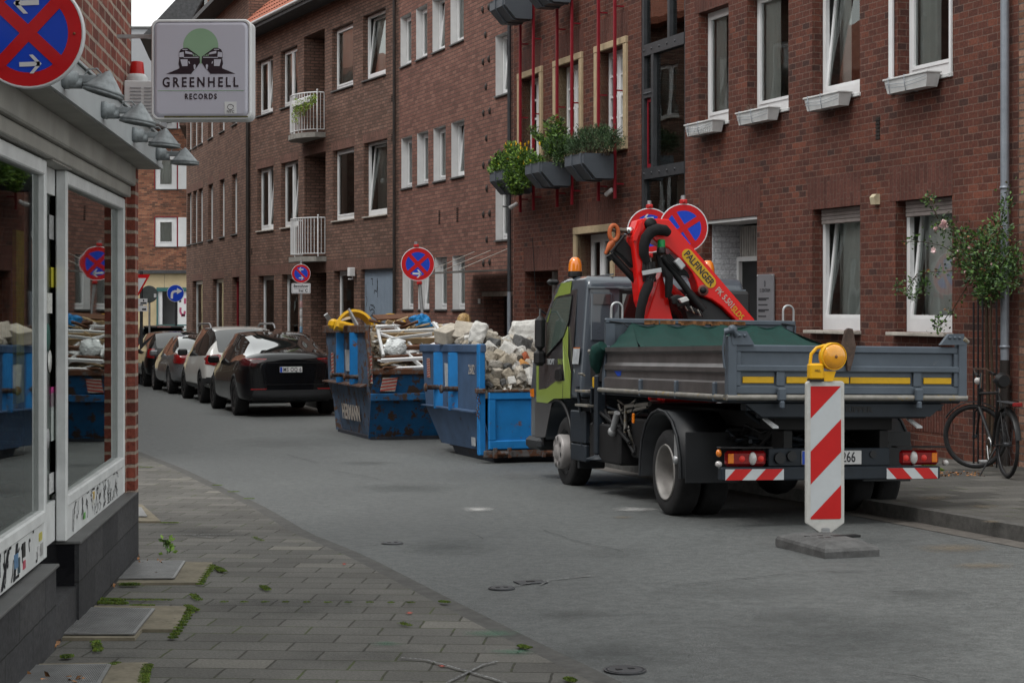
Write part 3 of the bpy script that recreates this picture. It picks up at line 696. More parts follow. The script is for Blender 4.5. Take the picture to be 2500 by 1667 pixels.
for i,h in enumerate(bh):
 two=(i%4)<2
 window(hB,h[0]+.01,h[1]-.01,h[2]+.04,h[3]-.01,y=.13,fw=.055,mull=(.5,)if two else(),tilt=.14 if i in(0,3,4,5,7)else 0,kick=.06,curtain=[('full','curtain'),('full','curtain_grey'),('full','curtain_grey'),('full','curtain_grey'),('full','curtain'),('full','curtain'),('sides','curtain_grey'),('full','curtain_grey')][i],sill='sill' if i<4 else 'sill_light',sillo=.05)
 if i>=4:soldier(hB,h[0]-.1,h[1]+.05,h[3],.24,'brick_brown_v')
for r_ in rec[1:]:soldier(hB,r_[0]-.1,r_[1]+.05,r_[3],.24,'brick_brown_v')
soldier(hB,.1,FB.len-.1,2.56,.26,'brick_brown_v')
for r_ in rec:
 window(hB,r_[0]+.25,r_[1]-.02,r_[2]+.1,r_[3]-.3,y=1.05,fw=.06,curtain=('full','curtain_grey'),sill=None,name='balcony_door')
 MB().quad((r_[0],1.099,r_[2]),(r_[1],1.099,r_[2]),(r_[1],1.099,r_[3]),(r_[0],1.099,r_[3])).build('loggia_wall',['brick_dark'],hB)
for i,h in enumerate(shops):
 window(hB,h[0]+.02,h[1]-.02,h[2],h[3]-.01,y=.16,fw=.07,curtain=('right','curtain_grey')if i==1 else None,sill='sill',name='shop_window')
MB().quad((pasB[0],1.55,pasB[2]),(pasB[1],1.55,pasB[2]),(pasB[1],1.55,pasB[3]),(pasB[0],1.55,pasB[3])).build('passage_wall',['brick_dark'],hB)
sb=MB();n=22
for k in range(n):
 a=shut[0]+(shut[1]-shut[0])*k/n;sb.box(a+.006,a+(shut[1]-shut[0])/n-.006,.10,.13,shut[2],shut[3],bev=.006)
sb.box(shut[0],shut[1],.125,.14,shut[2],shut[3]);so_=sb.build('shutter_door',['blueshutter'],hB)
gr=MB();rg=random.Random(3)
def scribble(mb,x0,z0,x1,z1,y,n,r,seed,flat=True,h=None):
 g=random.Random(seed)
 for k in range(n):
  cx=x0+(x1-x0)*g.random();cz=z0+(z1-z0)*g.random();s=(h or .25)*(.6+g.random()*.8)
  pts=[];ang=g.random()*6;cur_=Vector((cx,cz))
  for j in range(9):
   ang+=g.uniform(-1.2,1.2);cur_=cur_+Vector((math.cos(ang)*.6,math.sin(ang)))*s*.22
   pts.append((min(max(cur_.x,min(x0,x1)),max(x0,x1)),y,min(max(cur_.y,z0),z1)))
  ribbonp=pts
  for p,q in zip(ribbonp,ribbonp[1:]):
   d=Vector((q[0]-p[0],q[2]-p[2]))
   if d.length<1e-4:continue
   nn=Vector((-d.y,d.x)).normalized()*r
   mb.quad((p[0]-nn.x,y,p[2]-nn.y),(q[0]-nn.x,y,q[2]-nn.y),(q[0]+nn.x,y,q[2]+nn.y),(p[0]+nn.x,y,p[2]+nn.y))
M['spray_black']=mat('black spray',(.015,.016,.02),.6)
scribble(gr,shut[0]+.1,.9,shut[0]+(shut[1]-shut[0])*.42,2.3,.0985,9,.014,5,h=.4);gr.build('graffiti',['spray_black'],so_)
def balcony(r_,z,hgt,seed):
 a,b=r_[0]-.12,r_[1]+.06;D=.62;pts=[]
 n=10;arc=[(a+(b-a)*i/n,-D*(1-abs(2*i/n-1)**2.6*.55))for i in range(n+1)]
 sl_=MB().prism([(a,0.0)]+arc+[(b,0.0)],'z',z-.13,z).build('balcony',['concrete'],hB)
 rm=MB()
 top=[Vector((a+.03,-.03,0))]+[Vector((p[0]*.97+(a+b)/2*.03,p[1]+.05,0))for p in arc]+[Vector((b-.03,-.03,0))]
 for zz,rr in((z+hgt,.018),(z+.08,.012)):rm.tube([Vector((p.x,p.y,zz))for p in top],rr,6)
 tot=sum((q-p).length for p,q in zip(top,top[1:]));nb=24;want=[tot*i/nb for i in range(nb+1)];acc=0;k=0
 for p,q in zip(top,top[1:]):
  l=(q-p).length
  while k<len(want)and want[k]<=acc+l+1e-6:
   c=p+(q-p)*((want[k]-acc)/l);rm.box(c.x-.012,c.x+.012,c.y-.006,c.y+.006,z+.08,z+hgt);k+=1
  acc+=l
 for p in(arc[0],arc[-1]):rm.tube([(p[0],p[1]+.05,z),(p[0],p[1]+.05,z+hgt+.03)],.018,6);rm.sphere((p[0],p[1]+.05,z+hgt+.05),.03,seg=8)
 rm.build('railing',['white'],sl_)
 return sl_
balcony(rec[0],rec[0][2]+.02,1.05,1);balcony(rec[1],rec[1][2]+.02,1.02,2)
ev=MB();n=46
ev.box(-.1,FB.len,-.55,.0,9.55,9.68)
ev.build('eave',['slate'],hB)
MB().tube([(-.1,-.58,9.70),(FB.len,-.58,9.70)],.06,8).build('gutter',['steel'],hB)
rf=MB();slope=math.tan(R(42))
nrow=14;ncol=int(FB.len/.24)
for r_i in range(nrow):
 y0=-.52+r_i*.30
 for c_i in range(ncol):
  x0_=c_i*.24;z0_=9.72+(y0+.52)*slope
  vs=[]
  for(dx,up)in((0,0),(.06,.035),(.12,.045),(.18,.035),(.24,0)):
   vs.append((x0_+dx,y0,z0_+up+.03));vs.append((x0_+dx,y0+.30,z0_+.30*slope+up))
  rf.add(vs,[(2*i,2*i+2,2*i+3,2*i+1)for i in range(4)],0)
rf.build('roof',['rooftile'],hB)
MB().box(-.02,FB.len,.0,8,9.6,9.7).build('roof_deck',['slate'],hB)
for px_,w_,mt in((611,.06,'pipe_dark'),(970,.04,'pipe_dark')):
 xx=FB.x(px_);MB().tube([(xx,-.08,-1),(xx,-.08,9.6)],w_,10).build('drainpipe',[mt],hB)
for qx,qy in((958,239),(958,336),(615,613),(961,578)):
 xx,zz=FB.x(qx),FB.z(qx,qy);vb=MB()
 for k in range(4):vb.box(xx-.06,xx+.06,-.012,.002,zz-.08+k*.045,zz-.055+k*.045)
 vb.build('vent_grille',['brick_dark'],hB)
fl=thing('floodlight','white box floodlight on a bracket beside the blue grey shutter','lamp',mtx=FB.m@Matrix.Translation((FB.x(869),-.1,FB.z(869,665))))
MB().box(-.08,.08,-.1,.05,-.1,.12,bev=.01).build('housing',['whitewall'],fl);MB().tube([(0,0,-.1),(0,.02,-.17),(-.14,-.05,-.17)],.018,6).build('bracket',['whitewall'],fl)
# ================================================================== far brown house
hF=house('brick_house','far brown brick house with narrow windows where the street bends',FF)
fc=[(457,467),(471,481),(484,495),(508,520),(536,548),(566,579)]
fh=[]
for zz0,zz1 in((7.29,9.0),(3.86,5.76)):
 for a,b in fc:fh.append((FF.x(a),FF.x(b),zz0,zz1))
gf=[(470,494.5),(519,545.5),(567,584)]
for a,b in gf:fh.append((FF.x(a),FF.x(b),gz(56)+.25,2.54))
wall(hF,FF,FF.len,zb,11.2,fh,['brick_brown','brick_brown','room'],depth=.18,room=.5)
for i,h in enumerate(fh):
 if i<12:window(hF,h[0]+.005,h[1]-.005,h[2]+.02,h[3]-.01,y=.12,fw=.06,curtain=('full','curtain_grey'),sill='sill')
 else:
  window(hF,h[0]+.01,h[1]-.01,h[2],h[3]-.01,y=.14,fw=.07,frame='white' if i<14 else 'redpaint',curtain=None,sill='sill',name='shop_window');soldier(hF,h[0]-.2,h[1]+.1,h[3],.24,'brick_brown_v')
 if 6<=i<12:soldier(hF,h[0]-.08,h[1]+.08,h[3],.24,'brick_brown_v')
xx=FF.len-.25
MB().box(0.0,FF.len,-.6,0,11.2,11.35).build('eave',['slate'],hF)
M['shingle']=brick('clay shingles',[(0,(.30,.105,.05)),(.5,(.38,.135,.062)),(1,(.45,.17,.08))],mortar=(.22,.07,.035),bw=.28,rh=.22,ms=.006,bump=.01,dirt=.12)
def fr(px,Y):return(px-CX)/F*Y
Yq=66.0
sh_=thing('shingled_gable','orange clay shingled upper wall rising behind the brown house','building',loc=(fr(500,Yq),Yq,0),rz=R(8))
wq=fr(860,Yq)-fr(507,Yq)
MB().box(0,wq+3,0,6,9.3,14.5).build('wall',['shingle'],sh_)
MB().box(-.02,.1,-.03,.05,9.3,14.5).build('corner_board',['whitewall'],sh_)
MB().box(-.95,-.03,.2,5.5,8.4,14.6).build('side_wall',['brick_brown'],sh_)
for k in(.35,.62):MB().box(-.95+k,-.95+k+.16,.17,.25,10.8,12.1).build('window',['room'],sh_)
rk=MB();rk.add([(-2.35,-.4,11.45),(-.95,-.4,11.35),(.1,-.4,13.3),(-2.35+2.2,-.4,13.7)],[(0,1,2,3)])
rk=MB().prism([(-2.35,11.55),(-.9,11.42),(.2,13.6),(.2,14.2),(-.6,13.5)],'y',-.5,5.5);rk.build('roof',['slate'],sh_)
# ================================================================== cream and orange brick building closing the street
Yo=82.0;xo0,xo1=fr(-900,Yo),fr(520,Yo)
hO=thing('corner_building','orange brick building over cream stone ground floor closing the street','building',loc=(xo0,Yo,0))
def oz(py):return CZ-(py-HY)/F*Yo
def oxx(px):return fr(px,Yo)-xo0
oh=[(oxx(379),oxx(432),oz(602),oz(531)),(oxx(379),oxx(432),oz(462),oz(378)),(oxx(379),oxx(432),oz(314),oz(240))]
oh2=[(oxx(385),oxx(437),-1.0,oz(710))]
wall(hO,None,xo1-xo0,oz(662),oz(84),oh,['brick_orange','whitewall','room'],back=6,depth=.12)
for h in oh:
 window(hO,h[0]+.01,h[1]-.01,h[2],h[3],y=.0,fw=.18,curtain=('full','curtain'),sill='sill')
 MB().box(h[1]+.06,h[1]+.55,-.03,0,h[2],h[3]).build('panel',['white'],hO)
 MB().box(h[0]-.04,h[0]-.0,-.04,0,h[2],h[3]).box(h[1]+.0,h[1]+.05,-.04,0,h[2],h[3]).box(h[1]+.56,h[1]+.6,-.04,0,h[2],h[3]).box(h[0]-.04,h[1]+.05,-.04,0,h[3]+.001,h[3]+.04).build('trim',['redpaint'],hO)
 MB().box(h[1]+.62,h[1]+1.2,-.03,0,h[2],h[3]).build('panel',['white'],hO)
wall(hO,None,xo1-xo0,-1.6,oz(664),[(oh2[0][0],oh2[0][1],-1.0,oz(710),.5,1)],['cream','whitewall','grey_wall'],sides=False,name='ground_floor_wall')
MB().box(-.05,xo1-xo0,-.18,.0,oz(668),oz(660),bev=.01).build('cornice',['slate'],hO)
for k in range(5):MB().box(oxx(385-5)-2.2+k*1.3,oxx(380)-2.2+k*1.3+.015,-.004,.0,oz(706),oz(670)).build('joint',['sill'],hO)
MB().box(oxx(383),oxx(459),-.12,.0,oz(711),oz(702)).box(oxx(383),oxx(386),-.1,0,-1,oz(711)).build('shopfront_trim',['teal'],hO)
MB().box(oxx(386),oxx(396),-.03,.1,-1,oz(712)).box(oxx(434),oxx(462),-.03,.1,-1,oz(712)).build('shopfront_frame',['white'],hO)
MB().box(oxx(384),oxx(470),-.32,-.3,oz(806),oz(803)).box(oxx(384),oxx(470),-.32,-.3,oz(795),oz(792)).build('handrail',['teal'],hO)
gm2=MB();scribble(gm2,oxx(440),oz(770),oxx(452),oz(728),-.035,5,.05,8,h=1.0);gm2.build('graffiti',[mat('pink spray',(.42,.08,.16),.6)],hO)
Yg=79.0
hW=thing('rendered_bay','plain pale grey rendered building part behind the hanging shop sign','building',loc=(fr(300,Yg),Yg,0))
gz0,gz1=CZ-(297-HY)/F*Yg,CZ-(71-HY)/F*Yg
MB().box(0,fr(376,Yg)-fr(300,Yg),0,2.9,gz0,gz1).build('wall',['grey_wall'],hW)
MB().box(-.05,fr(376,Yg)-fr(300,Yg)+.05,-.06,2.9,gz1+.002,gz1+.1).build('coping',['sill'],hW)
def plain_house(name,label,pL,pR,H,mt,seed,back=7):
 f_=Facade(pL,pR);h_=thing(name,label,'building',mtx=f_.m);g=random.Random(seed);hs_=[]
 nx_=int(f_.len/2.3)
 for fl_ in range(3):
  for k in range(nx_):
   a=(k+.5)*f_.len/nx_-.55;z0=.3+fl_*3.1 if fl_ else-.2
   hs_.append((a,a+1.1,z0+.6,z0+2.2))
 wall(h_,f_,f_.len,-2,H,hs_,[mt,mt,'room'],back=back)
 fm,pn=MB(),MB()
 for i,q in enumerate(hs_):window(h_,q[0],q[1],q[2],q[3],y=.1,fw=.07,mull=(.5,),curtain=('full','curtain')if g.random()<.5 else None,sill='sill_light')
 MB().box(-.2,f_.len+.2,-.5,.2,H,H+.15).prism([(-.5,H+.15),(-.5,H+.2),(3.5,H+3.4),(3.5,H+.15)],'x',-.2,f_.len+.2).build('roof',['rooftile'],h_)
plain_house('street_house','brick house with red roof on the left side of the street beyond the shop',(-7.6,19.0),(-13.2,38.0),9.2,'brick_mid',1)
plain_house('street_house','brown brick house on the left side of the street where it bends',(-13.3,38.2),(-17.5,63.0),9.8,'brick_brown',2)
plain_house('street_house','red brick house on the left side of the street behind the camera',(-1.0,-22.0),(-1.55,1.6),9.4,'brick_red',3)
plain_house('street_house','brick house across the end of the street behind the camera',(14.0,-26.0),(-1.2,-24.0),8.6,'brick_mid',4)
# ================================================================== record shop on the left
FL=Facade((shop_x(3.0),3.0),(-2.43,11.45))
hL=thing('record_shop','brick corner shop with large street windows, white frames and graffiti covered panels','shop',mtx=FL.m)
D6=.06
lx=lambda px,d=D6:FL.x(px,d)
yL=FL.len
M['plinth']=brick('dark plinth slabs',[(0,(.038,.038,.041)),(.5,(.050,.050,.054)),(1,(.062,.061,.064))],mortar=(.022,.022,.022),bw=.62,rh=.21,ms=.004,bump=.003,dirt=.45)
M['frame_paint']=mat('grey white shop paint',(.60,.61,.61),.5,var=.12,scale=7,col2=(.20,.19,.17),thr=.69)
M['beam_paint']=mat('taupe beam paint',(.30,.29,.265),.6,var=.2,scale=3)
M['canopy_panel']=mat('pale canopy panel',(.40,.42,.43),.5,var=.1,scale=3)
M['tile_black']=mat('black glazed tiles',(.010,.010,.012),.12,var=.4,coat=.5)
gl=lambda y:gz(y)+.0
w1=(0.9,lx(88),.62,2.29);w2=(lx(168),lx(286),.62,2.29)
dx0,dx1=lx(112),lx(168)
near_end=FL.x(137,0);far_start=FL.x(192,0);pier0=lx(303)
rm=MB();D=3.2
rm.quad((0,D,-.3),(yL,D,-.3),(yL,D,2.7),(0,D,2.7));rm.quad((0,.5,.15),(yL,.5,.15),(yL,D,.15),(0,D,.15));rm.quad((0,.2,2.6),(yL,.2,2.6),(yL,D,2.6),(0,D,2.6))
rm.quad((0,.1,-.3),(0,D,-.3),(0,D,2.7),(0,.1,2.7));rm.quad((yL-.3,.1,-.3),(yL-.3,D,-.3),(yL-.3,D,2.7),(yL-.3,.1,2.7))
rm.build('interior',[mat('dark shop interior',(.03,.04,.036),.9)],hL)
up=MB();up.box(0,yL,.045,6,2.62,8.0);up.build('upper_wall',['brick_shop'],hL)
pr=MB();pr.box(pier0,yL-.17,.05,.6,-.3,2.618);pr.box(yL-.17,yL,.0,.6,.405,2.619);pr.box(yL-.3,yL,.602,6,-.3,2.6);pr.build('corner_pier',['brick_shop'],hL)
MB().box(yL-.022,yL+.012,.045,.16,2.62,8.0).build('corner_trim',['pipe_dark'],hL)
pl=MB()
pl.box(0,near_end,0,.45,-.4,.385);pl.box(far_start,yL+.004,-.002,.45,-.4,.40)
pl.box(near_end+.002,far_start-.002,.01,1.0,-.4,.19);pl.build('plinth',['plinth'],hL)
MB().box(0,near_end+.012,-.014,.12,.386,.402,bev=.004).box(far_start-.012,yL-.17,-.014,.12,.402,.418,bev=.004).build('window_ledge',['sill'],hL)
MB().box(near_end-.0,far_start,.11,.13,.192,.43).box(far_start-.004,far_start+.0,.02,.11,.192,.40).build('kick_tiles',['tile_black'],hL)
def shopwin(a,b,z0,z1,nm='window'):
 mb=MB();p=.052
 mb.box(a,a+p,.055,.11,z0-.2,z1,bev=.006);mb.box(b-p,b,.055,.11,z0-.2,z1,bev=.006);mb.box(a+p,b-p,.055,.14,z1-.07,z1,bev=.006);mb.box(a+p,b-p,.053,.14,z0-.03,z0+.03,bev=.008)
 o=mb.build(nm,['frame_paint'],hL)
 k_=.011 if a>4 else 0;MB().quad((a+p-.01,.085,z0+.02),(b-p+.01,.085+k_,z0+.02),(b-p+.01,.085+k_,z1-.05),(a+p-.01,.085,z1-.05)).build('pane',['glass_shop'],o)
 pn=MB().box(a+p,b-p,.062,.085,z0-.2,z0-.031).build('lower_panel',['white_old'],o)
 return o,pn
o1,p1=shopwin(w1[0],lx(112),w1[2],w1[3]);o2,p2=shopwin(lx(160),lx(304),w2[2],w2[3])
dm=MB();a,b=lx(112)+.002,lx(160)-.002
dm.box(a,a+.03,.12,.16,.45,2.2);dm.box(a+.03,b,.112,.16,.43,.63);dm.box(a,b,.112,.16,2.16,2.29)
dr=dm.build('door',['frame_paint'],hL);MB().quad((a+.03,.125,.63),(b,.125,.63),(b,.125,2.16),(a+.03,.125,2.16)).build('pane',['glass_shop'],dr)
MB().box(a+.01,b,.03,.2,2.292,2.35).build('door_head',['beam_paint'],hL)
hb=MB();hb.box(0,pier0+.02,.02,.14,2.30,2.37,bev=.005).box(0,pier0+.03,-.01,.14,2.372,2.50,bev=.008);hb.build('header_beam',['beam_paint'],hL)
cn=MB();ce=yL+.02
cn.box(.3,ce,-.15,.04,2.53,2.69).box(.3,ce+.004,-.156,.04,2.50,2.528)
cn.add([(.3,-.165,2.692),(ce+.02,-.165,2.692),(ce+.02,.05,2.75),(.3,.05,2.75),(.3,-.165,2.705),(ce+.02,-.165,2.705),(ce+.02,.05,2.765),(.3,.05,2.765)],[(0,3,2,1),(4,5,6,7),(0,1,5,4),(1,2,6,5),(2,3,7,6),(3,0,4,7)])
cn.build('canopy',['canopy_panel'],hL)
MB().box(.3,ce-.02,-.14,.04,2.495,2.4985).build('soffit',['beam_paint'],hL)
gcol=[('spray_black',7),('ink',8)]
zt_p=.60
g1=MB();scribble(g1,w1[0]+1.5,.44,lx(104),.585,.0605,34,.007,21,h=.10)
for k in range(7):g1.quad((w1[0]+2.0+k*.27,.0602,.43),(w1[0]+2.05+k*.27,.0602,.43),(w1[0]+2.12+k*.27+(k%3)*.04,.0602,.585),(w1[0]+2.07+k*.27+(k%3)*.04,.0602,.585))
g1.build('graffiti',['spray_black'],p1)
g2=MB();scribble(g2,lx(178),.44,lx(290),.585,.0605,80,.004,22,h=.07);g2.build('graffiti',['spray_black'],p2)
sr=random.Random(4)
for k,cc in enumerate([(.45,.08,.12),(.10,.2,.35),(.6,.6,.6),(.05,.08,.1),(.5,.45,.1),(.02,.02,.02),(.3,.3,.3),(.15,.4,.1),(.62,.40,.06),(.55,.55,.52)]):
 par,x0_,x1_=(p1,lx(30),lx(104))if k%2 else(p1,lx(40),lx(106))
 if k>6:par,x0_,x1_=p2,lx(176),lx(230)
 sx=x0_+(x1_-x0_)*sr.random();sz=.44+.10*sr.random();ww,hh_=.035+.05*sr.random(),.03+.04*sr.random()
 MB().box(sx,sx+ww,.0585,.0615,sz,sz+hh_).build('sticker',[mat('sticker',cc,.4,var=.35,scale=40)],par)
for k,(sz,cc,rr)in enumerate([(1.45,(.02,.10,.08),.07),(1.05,(.40,.44,.42),.12),(.72,(.5,.5,.5),.05),(.95,(.35,.35,.36),.05),(1.15,(.42,.04,.2),.05),(1.33,(.55,.55,.53),.055),(1.62,(.55,.55,.52),.05),(1.75,(.45,.4,.03),.05),(2.0,(.3,.3,.3),.06),(.52,(.02,.12,.06),.04)]):
 xx=lx(114,.12)+.02+.06*((k*5)%3)
 if k in(0,3,5):MB().lathe([(.0001,.122),(rr,.1222),(rr,.1235)],16,axis='y',tf=Matrix.Translation((xx+.03,0,sz))).build('sticker',[mat('sticker',cc,.4,var=.4,scale=60)],dr)
 else:MB().box(xx,xx+.14,.1195,.1235,sz-rr,sz+rr).build('sticker',[mat('sticker',cc,.4,var=.4,scale=60)],dr)
for px_,d_,z0_,z1_,wdt,cc in((40,.35,1.1,2.0,.45,(.50,.45,.02)),(14,.45,1.05,1.75,.35,(.2,.3,.35)),(215,.5,.8,1.3,.9,(.05,.16,.15)),(240,.6,.7,.95,1.1,(.3,.32,.3))):
 x_=FL.x(px_,d_);MB().box(x_,x_+wdt,d_,d_+.02,z0_,z1_).build('display_board',[mat('display board',cc,.7,var=.4,scale=12)],hL)
M['lamp_grey']=mat('weathered aluminium',(.24,.26,.27),.5,metal=.3,var=.3,scale=20,col2=(.17,.15,.11),thr=.66)
lamp_lab=['grey cone lamp almost hidden behind the round sign','grey cone lamp just right of the round sign, its shade tilted most','second cone lamp along the canopy in front of the white louvred box','third cone lamp along the canopy, under the left edge of the hanging shop sign','farthest and smallest cone lamp at the end of the canopy']
for i,(Yl,tl)in enumerate(((6.25,26),(7.475,20),(8.67,11),(9.91,5),(11.13,2))):
 xl_=(Yl-3.0)/FL.u.y
 t=thing('canopy_lamp',lamp_lab[i],'lamp',mtx=FL.m@Matrix.Translation((xl_,-.15,2.57))@Matrix.Scale(.76,4),group='cone lamps along the shop canopy')
 MB().lathe([(.0001,0),(.058,0),(.058,-.035),(.045,-.04),(.045,-.075),(.03,-.09),(.0001,-.09)],20,axis='y').lathe([(.03,-.04),(.03,-.11),(.0001,-.11)],12,axis='y',tf=Matrix.Translation((0,0,-.025))).build('mount',['lamp_grey'],t)
 MB().box(-.012,.012,-.21,-.06,-.02,.022,bev=.004).box(-.016,.016,-.27,-.19,-.055,.03,bev=.005).tube([(0,-.12,.02),(0,-.14,.055),(0,-.19,.06),(0,-.215,.03)],.005,6).build('arm',['lamp_grey'],t)
 tf=Matrix.Translation((0,-.235,-.03))@Matrix.Rotation(R(tl*.8),4,'X')
 sh=MB().lathe([(.0001,.085),(.02,.07),(.105,-.025),(.118,-.028),(.118,-.04),(.112,-.043),(.118,-.047),(.118,-.057),(.10,-.06),(.098,-.045),(.0001,-.043)],30,tf=tf)
 sh.lathe([(.0001,0),(.012,0),(.012,.03),(.0001,.03)],8,axis='x',tf=Matrix.Translation((.0,-.235,.0)))
 sh.build('lamp_shade',['lamp_grey'],t)
ax=FL.x(322,-.02);t=thing('alarm_siren','white louvred alarm box with a red beacon on the shop wall','alarm',mtx=FL.m@Matrix.Translation((FL.x(303,.04)+.02,.0,2.74)))
bm_=MB().box(-.03,.16,-.17,.04,.03,.28,bev=.006)
bm_.build('housing',['white'],t);lv=MB()
for k in range(9):
 for q in(0,1):lv.box(-.036,-.030,-.155+q*.088,-.085+q*.088,.055+k*.022,.061+k*.022)
 lv.box(0,.14,-.176,-.17,.055+k*.022,.061+k*.022)
lv.build('louvre',['grey_wall'],t)
MB().lathe([(.068,.28),(.068,.305),(.052,.33),(.0001,.33)],20,tf=Matrix.Translation((.06,-.03,0))).build('beacon_base',['white_old'],t)
MB().lathe([(.047,.33),(.040,.405),(.034,.41),(.0001,.41)],20,tf=Matrix.Translation((.06,-.03,0))).build('beacon',[mat('red beacon lens',(.45,.012,.01),.3,var=.1)],t)
sc_=408.0;Ys=F/sc_
def sp(px,py):return Vector(((px-CX)/sc_,Ys,CZ-(py-HY)/sc_))
A_,B_=sp(372,295),sp(617,50);w_,h_=B_.x-A_.x,B_.z-A_.z
ctr=(A_+B_)/2
sg=thing('shop_sign','square light box sign reading GREENHELL RECORDS with a green disc and two buses','sign',loc=ctr,rz=R(-1.5))
def rrect(w,h,r,n=6):
 pts=[]
 for cx_,cy_,a0 in((w/2-r,h/2-r,0),(-w/2+r,h/2-r,90),(-w/2+r,-h/2+r,180),(w/2-r,-h/2+r,270)):
  for k in range(n+1):a=R(a0+90*k/n);pts.append((cx_+r*math.cos(a),cy_+r*math.sin(a)))
 return pts
M['signface']=mat('milky sign face',(.52,.52,.60),.3,var=.02,scale=2,coat=.3)
rim=MB();prof=[(0,.0),(0,.16),(.012,.17),(.028,.17)];P0=rrect(w_,h_,.04)
def loft(mb,rings,m=0,close=True,smooth=False):
 n=len(rings[0]);vs=[p for r_ in rings for p in r_]
 fs=[(i*n+k,i*n+(k+1)%n,(i+1)*n+(k+1)%n,(i+1)*n+k)for i in range(len(rings)-1)for k in range(n)]
 mb.add(vs,fs,m,smooth)
 return mb
def ring(w,h,r,y):return[(p[0],y,p[1])for p in rrect(w,h,r)]
loft(rim,[ring(w_,h_,.045,.10),ring(w_,h_,.045,-.03),ring(w_-.012,h_-.012,.04,-.042),ring(w_-.03,h_-.03,.035,-.042),ring(w_-.032,h_-.032,.035,-.03)])
rim.add([(p[0],.10,p[1])for p in P0],[tuple(range(len(P0)))]);rim.build('casing',['white'],sg)
fc_=MB();loft(fc_,[ring(w_-.03,h_-.03,.034,-.028),ring(w_-.05,h_-.05,.03,-.044),ring(w_-.075,h_-.075,.025,-.047)],smooth=True)
fc_.add([(p[0],-.047,p[1])for p in rrect(w_-.075,h_-.075,.025)],[tuple(range(28))[::-1]])
fc_.build('face',['signface'],sg)
def S(px,py):return((px-494.5)/sc_,CZ-(py-HY)/sc_-ctr.z)
M['sign_green']=mat('sign green',(.27,.42,.28),.35,var=.03)
M['sign_ink']=mat('sign print',(.030,.018,.026),.4,var=.1)
cx_,cz_=S(494,116);rr=43/sc_
MB().add([(cx_+rr*math.cos(a*.13087),-.0485,cz_+rr*math.sin(a*.13087))for a in range(48)],[tuple(range(48))[::-1]]).build('green_disc',['sign_green'],sg)
tx=lambda px,py:Matrix.Translation((S(px,py)[0],-.0492,S(px,py)[1]))@X90
text_mesh('lettering','GREENHELL',24*1.38/sc_,'sign_ink',sg,tx(493,205),bold=.0016,sx=.80,space=1.42)
text_mesh('lettering','RECORDS',13*1.42/sc_,'sign_ink',sg,tx(494,239),bold=.0012,sx=.76,space=1.38)
MB().box(S(389,222)[0],S(599,222)[0],-.0492,-.0480,S(0,225)[1],S(0,223.6)[1]).build('rule',['sign_green'],sg)
bus=MB()
def bz(pts,y=-.0495,m=0,mir=False):
 q=[]
 for x_,y_ in pts:
  px_=330+x_/5.2256;py_=y_/5.2256
  if mir:px_=988.6-px_
  a_,b_=S(px_,py_);q.append((a_,y,b_))
 if mir:q=q[::-1]
 bus.add(q,[tuple(range(len(q)))],m)
for mir in(False,True):
 bz([(415,960),(585,890),(600,760),(845,760),(850,815),(735,960)],mir=mir)
 bz([(580,760),(580,690),(600,650),(640,630),(690,630),(845,740),(845,762)],y=-.0497,mir=mir)
 bz([(575,830),(585,762),(845,762),(845,820),(790,900),(620,900),(590,880)],y=-.0498,mir=mir)
 bz([(597,775),(690,775),(690,860),(620,862)],y=-.0501,m=1,mir=mir)
 bz([(584,690),(640,680),(645,745),(584,748)],y=-.0501,m=1,mir=mir);bz([(625,645),(690,645),(690,655),(625,655)],y=-.0501,m=1,mir=mir)
 bz([(660,665),(745,690),(760,715),(660,700)],y=-.0501,m=1,mir=mir);bz([(640,748),(830,745),(830,756),(640,757)],y=-.0502,m=1,mir=mir)
 bz([(765,850),(780,835),(795,850),(790,900),(772,900)],y=-.0501,m=1,mir=mir)
 for k in range(4):bz([(760+k*20,705+k*8),(772+k*20,709+k*8),(772+k*20,735),(760+k*20,735)],y=-.0501,m=2,mir=mir)
 bz([(700,800),(712,800),(722,830),(708,830)],y=-.0501,m=1,mir=mir)
bus.build('bus_emblem',['sign_ink','signface','sign_green'],sg)
a_,b_=S(567,266);MB().box(a_-.036,a_+.036,-.050,-.0485,b_-.036,b_+.036).build('sticker',['white'],sg)
text_mesh('sticker_print','NYC',.022,'ink',sg,Matrix.Translation((a_,-.0512,b_-.024))@X90)
ck=MB().tube([(a_+.018*math.cos(k*.5),-.0508,b_+.004+.016*math.sin(k*.5))for k in range(13)],.0016,4);ck.build('sticker_print',['ink'],sg)
MB().box(-w_/2-.22,-w_/2,.02,.05,.20,.22).build('bracket',['steel'],sg)
MB().box(-w_/2+.08,w_/2-.02,-.046,-.03,-h_/2+.014,-h_/2+.022).build('grime_line',[mat('mossy grime',(.10,.09,.03),.9,var=.6,scale=60)],sg)
# ================================================================== road signs
M['s_red']=mat('sign red',(.52,.008,.012),.35,var=.06,scale=20,coat=.2);M['s_blue']=mat('sign blue',(.008,.055,.50),.35,var=.05,coat=.2)
M['s_white']=mat('sign white',(.62,.62,.64),.35,var=.04);M['s_back']=mat('sign back grey',(.07,.08,.08),.6)
M['clamp_red']=mat('red clamp',(.45,.02,.02),.35)
def disc(mb,r0,r1,y,m,n=48,a0=0,a1=360):
 k=max(3,int(n*(a1-a0)/360));vs=[]
 for i in range(k+1):
  a=R(a0+(a1-a0)*i/k);c,s_=math.cos(a),math.sin(a);vs+=[(r0*c,y,r0*s_),(r1*c,y,r1*s_)]
 mb.add(vs,[(2*i,2*i+1,2*i+3,2*i+2)for i in range(k)],m)
def flat(mb,pts,y,m):mb.add([(p[0],y,p[1])for p in pts],[tuple(range(len(pts)))],m)
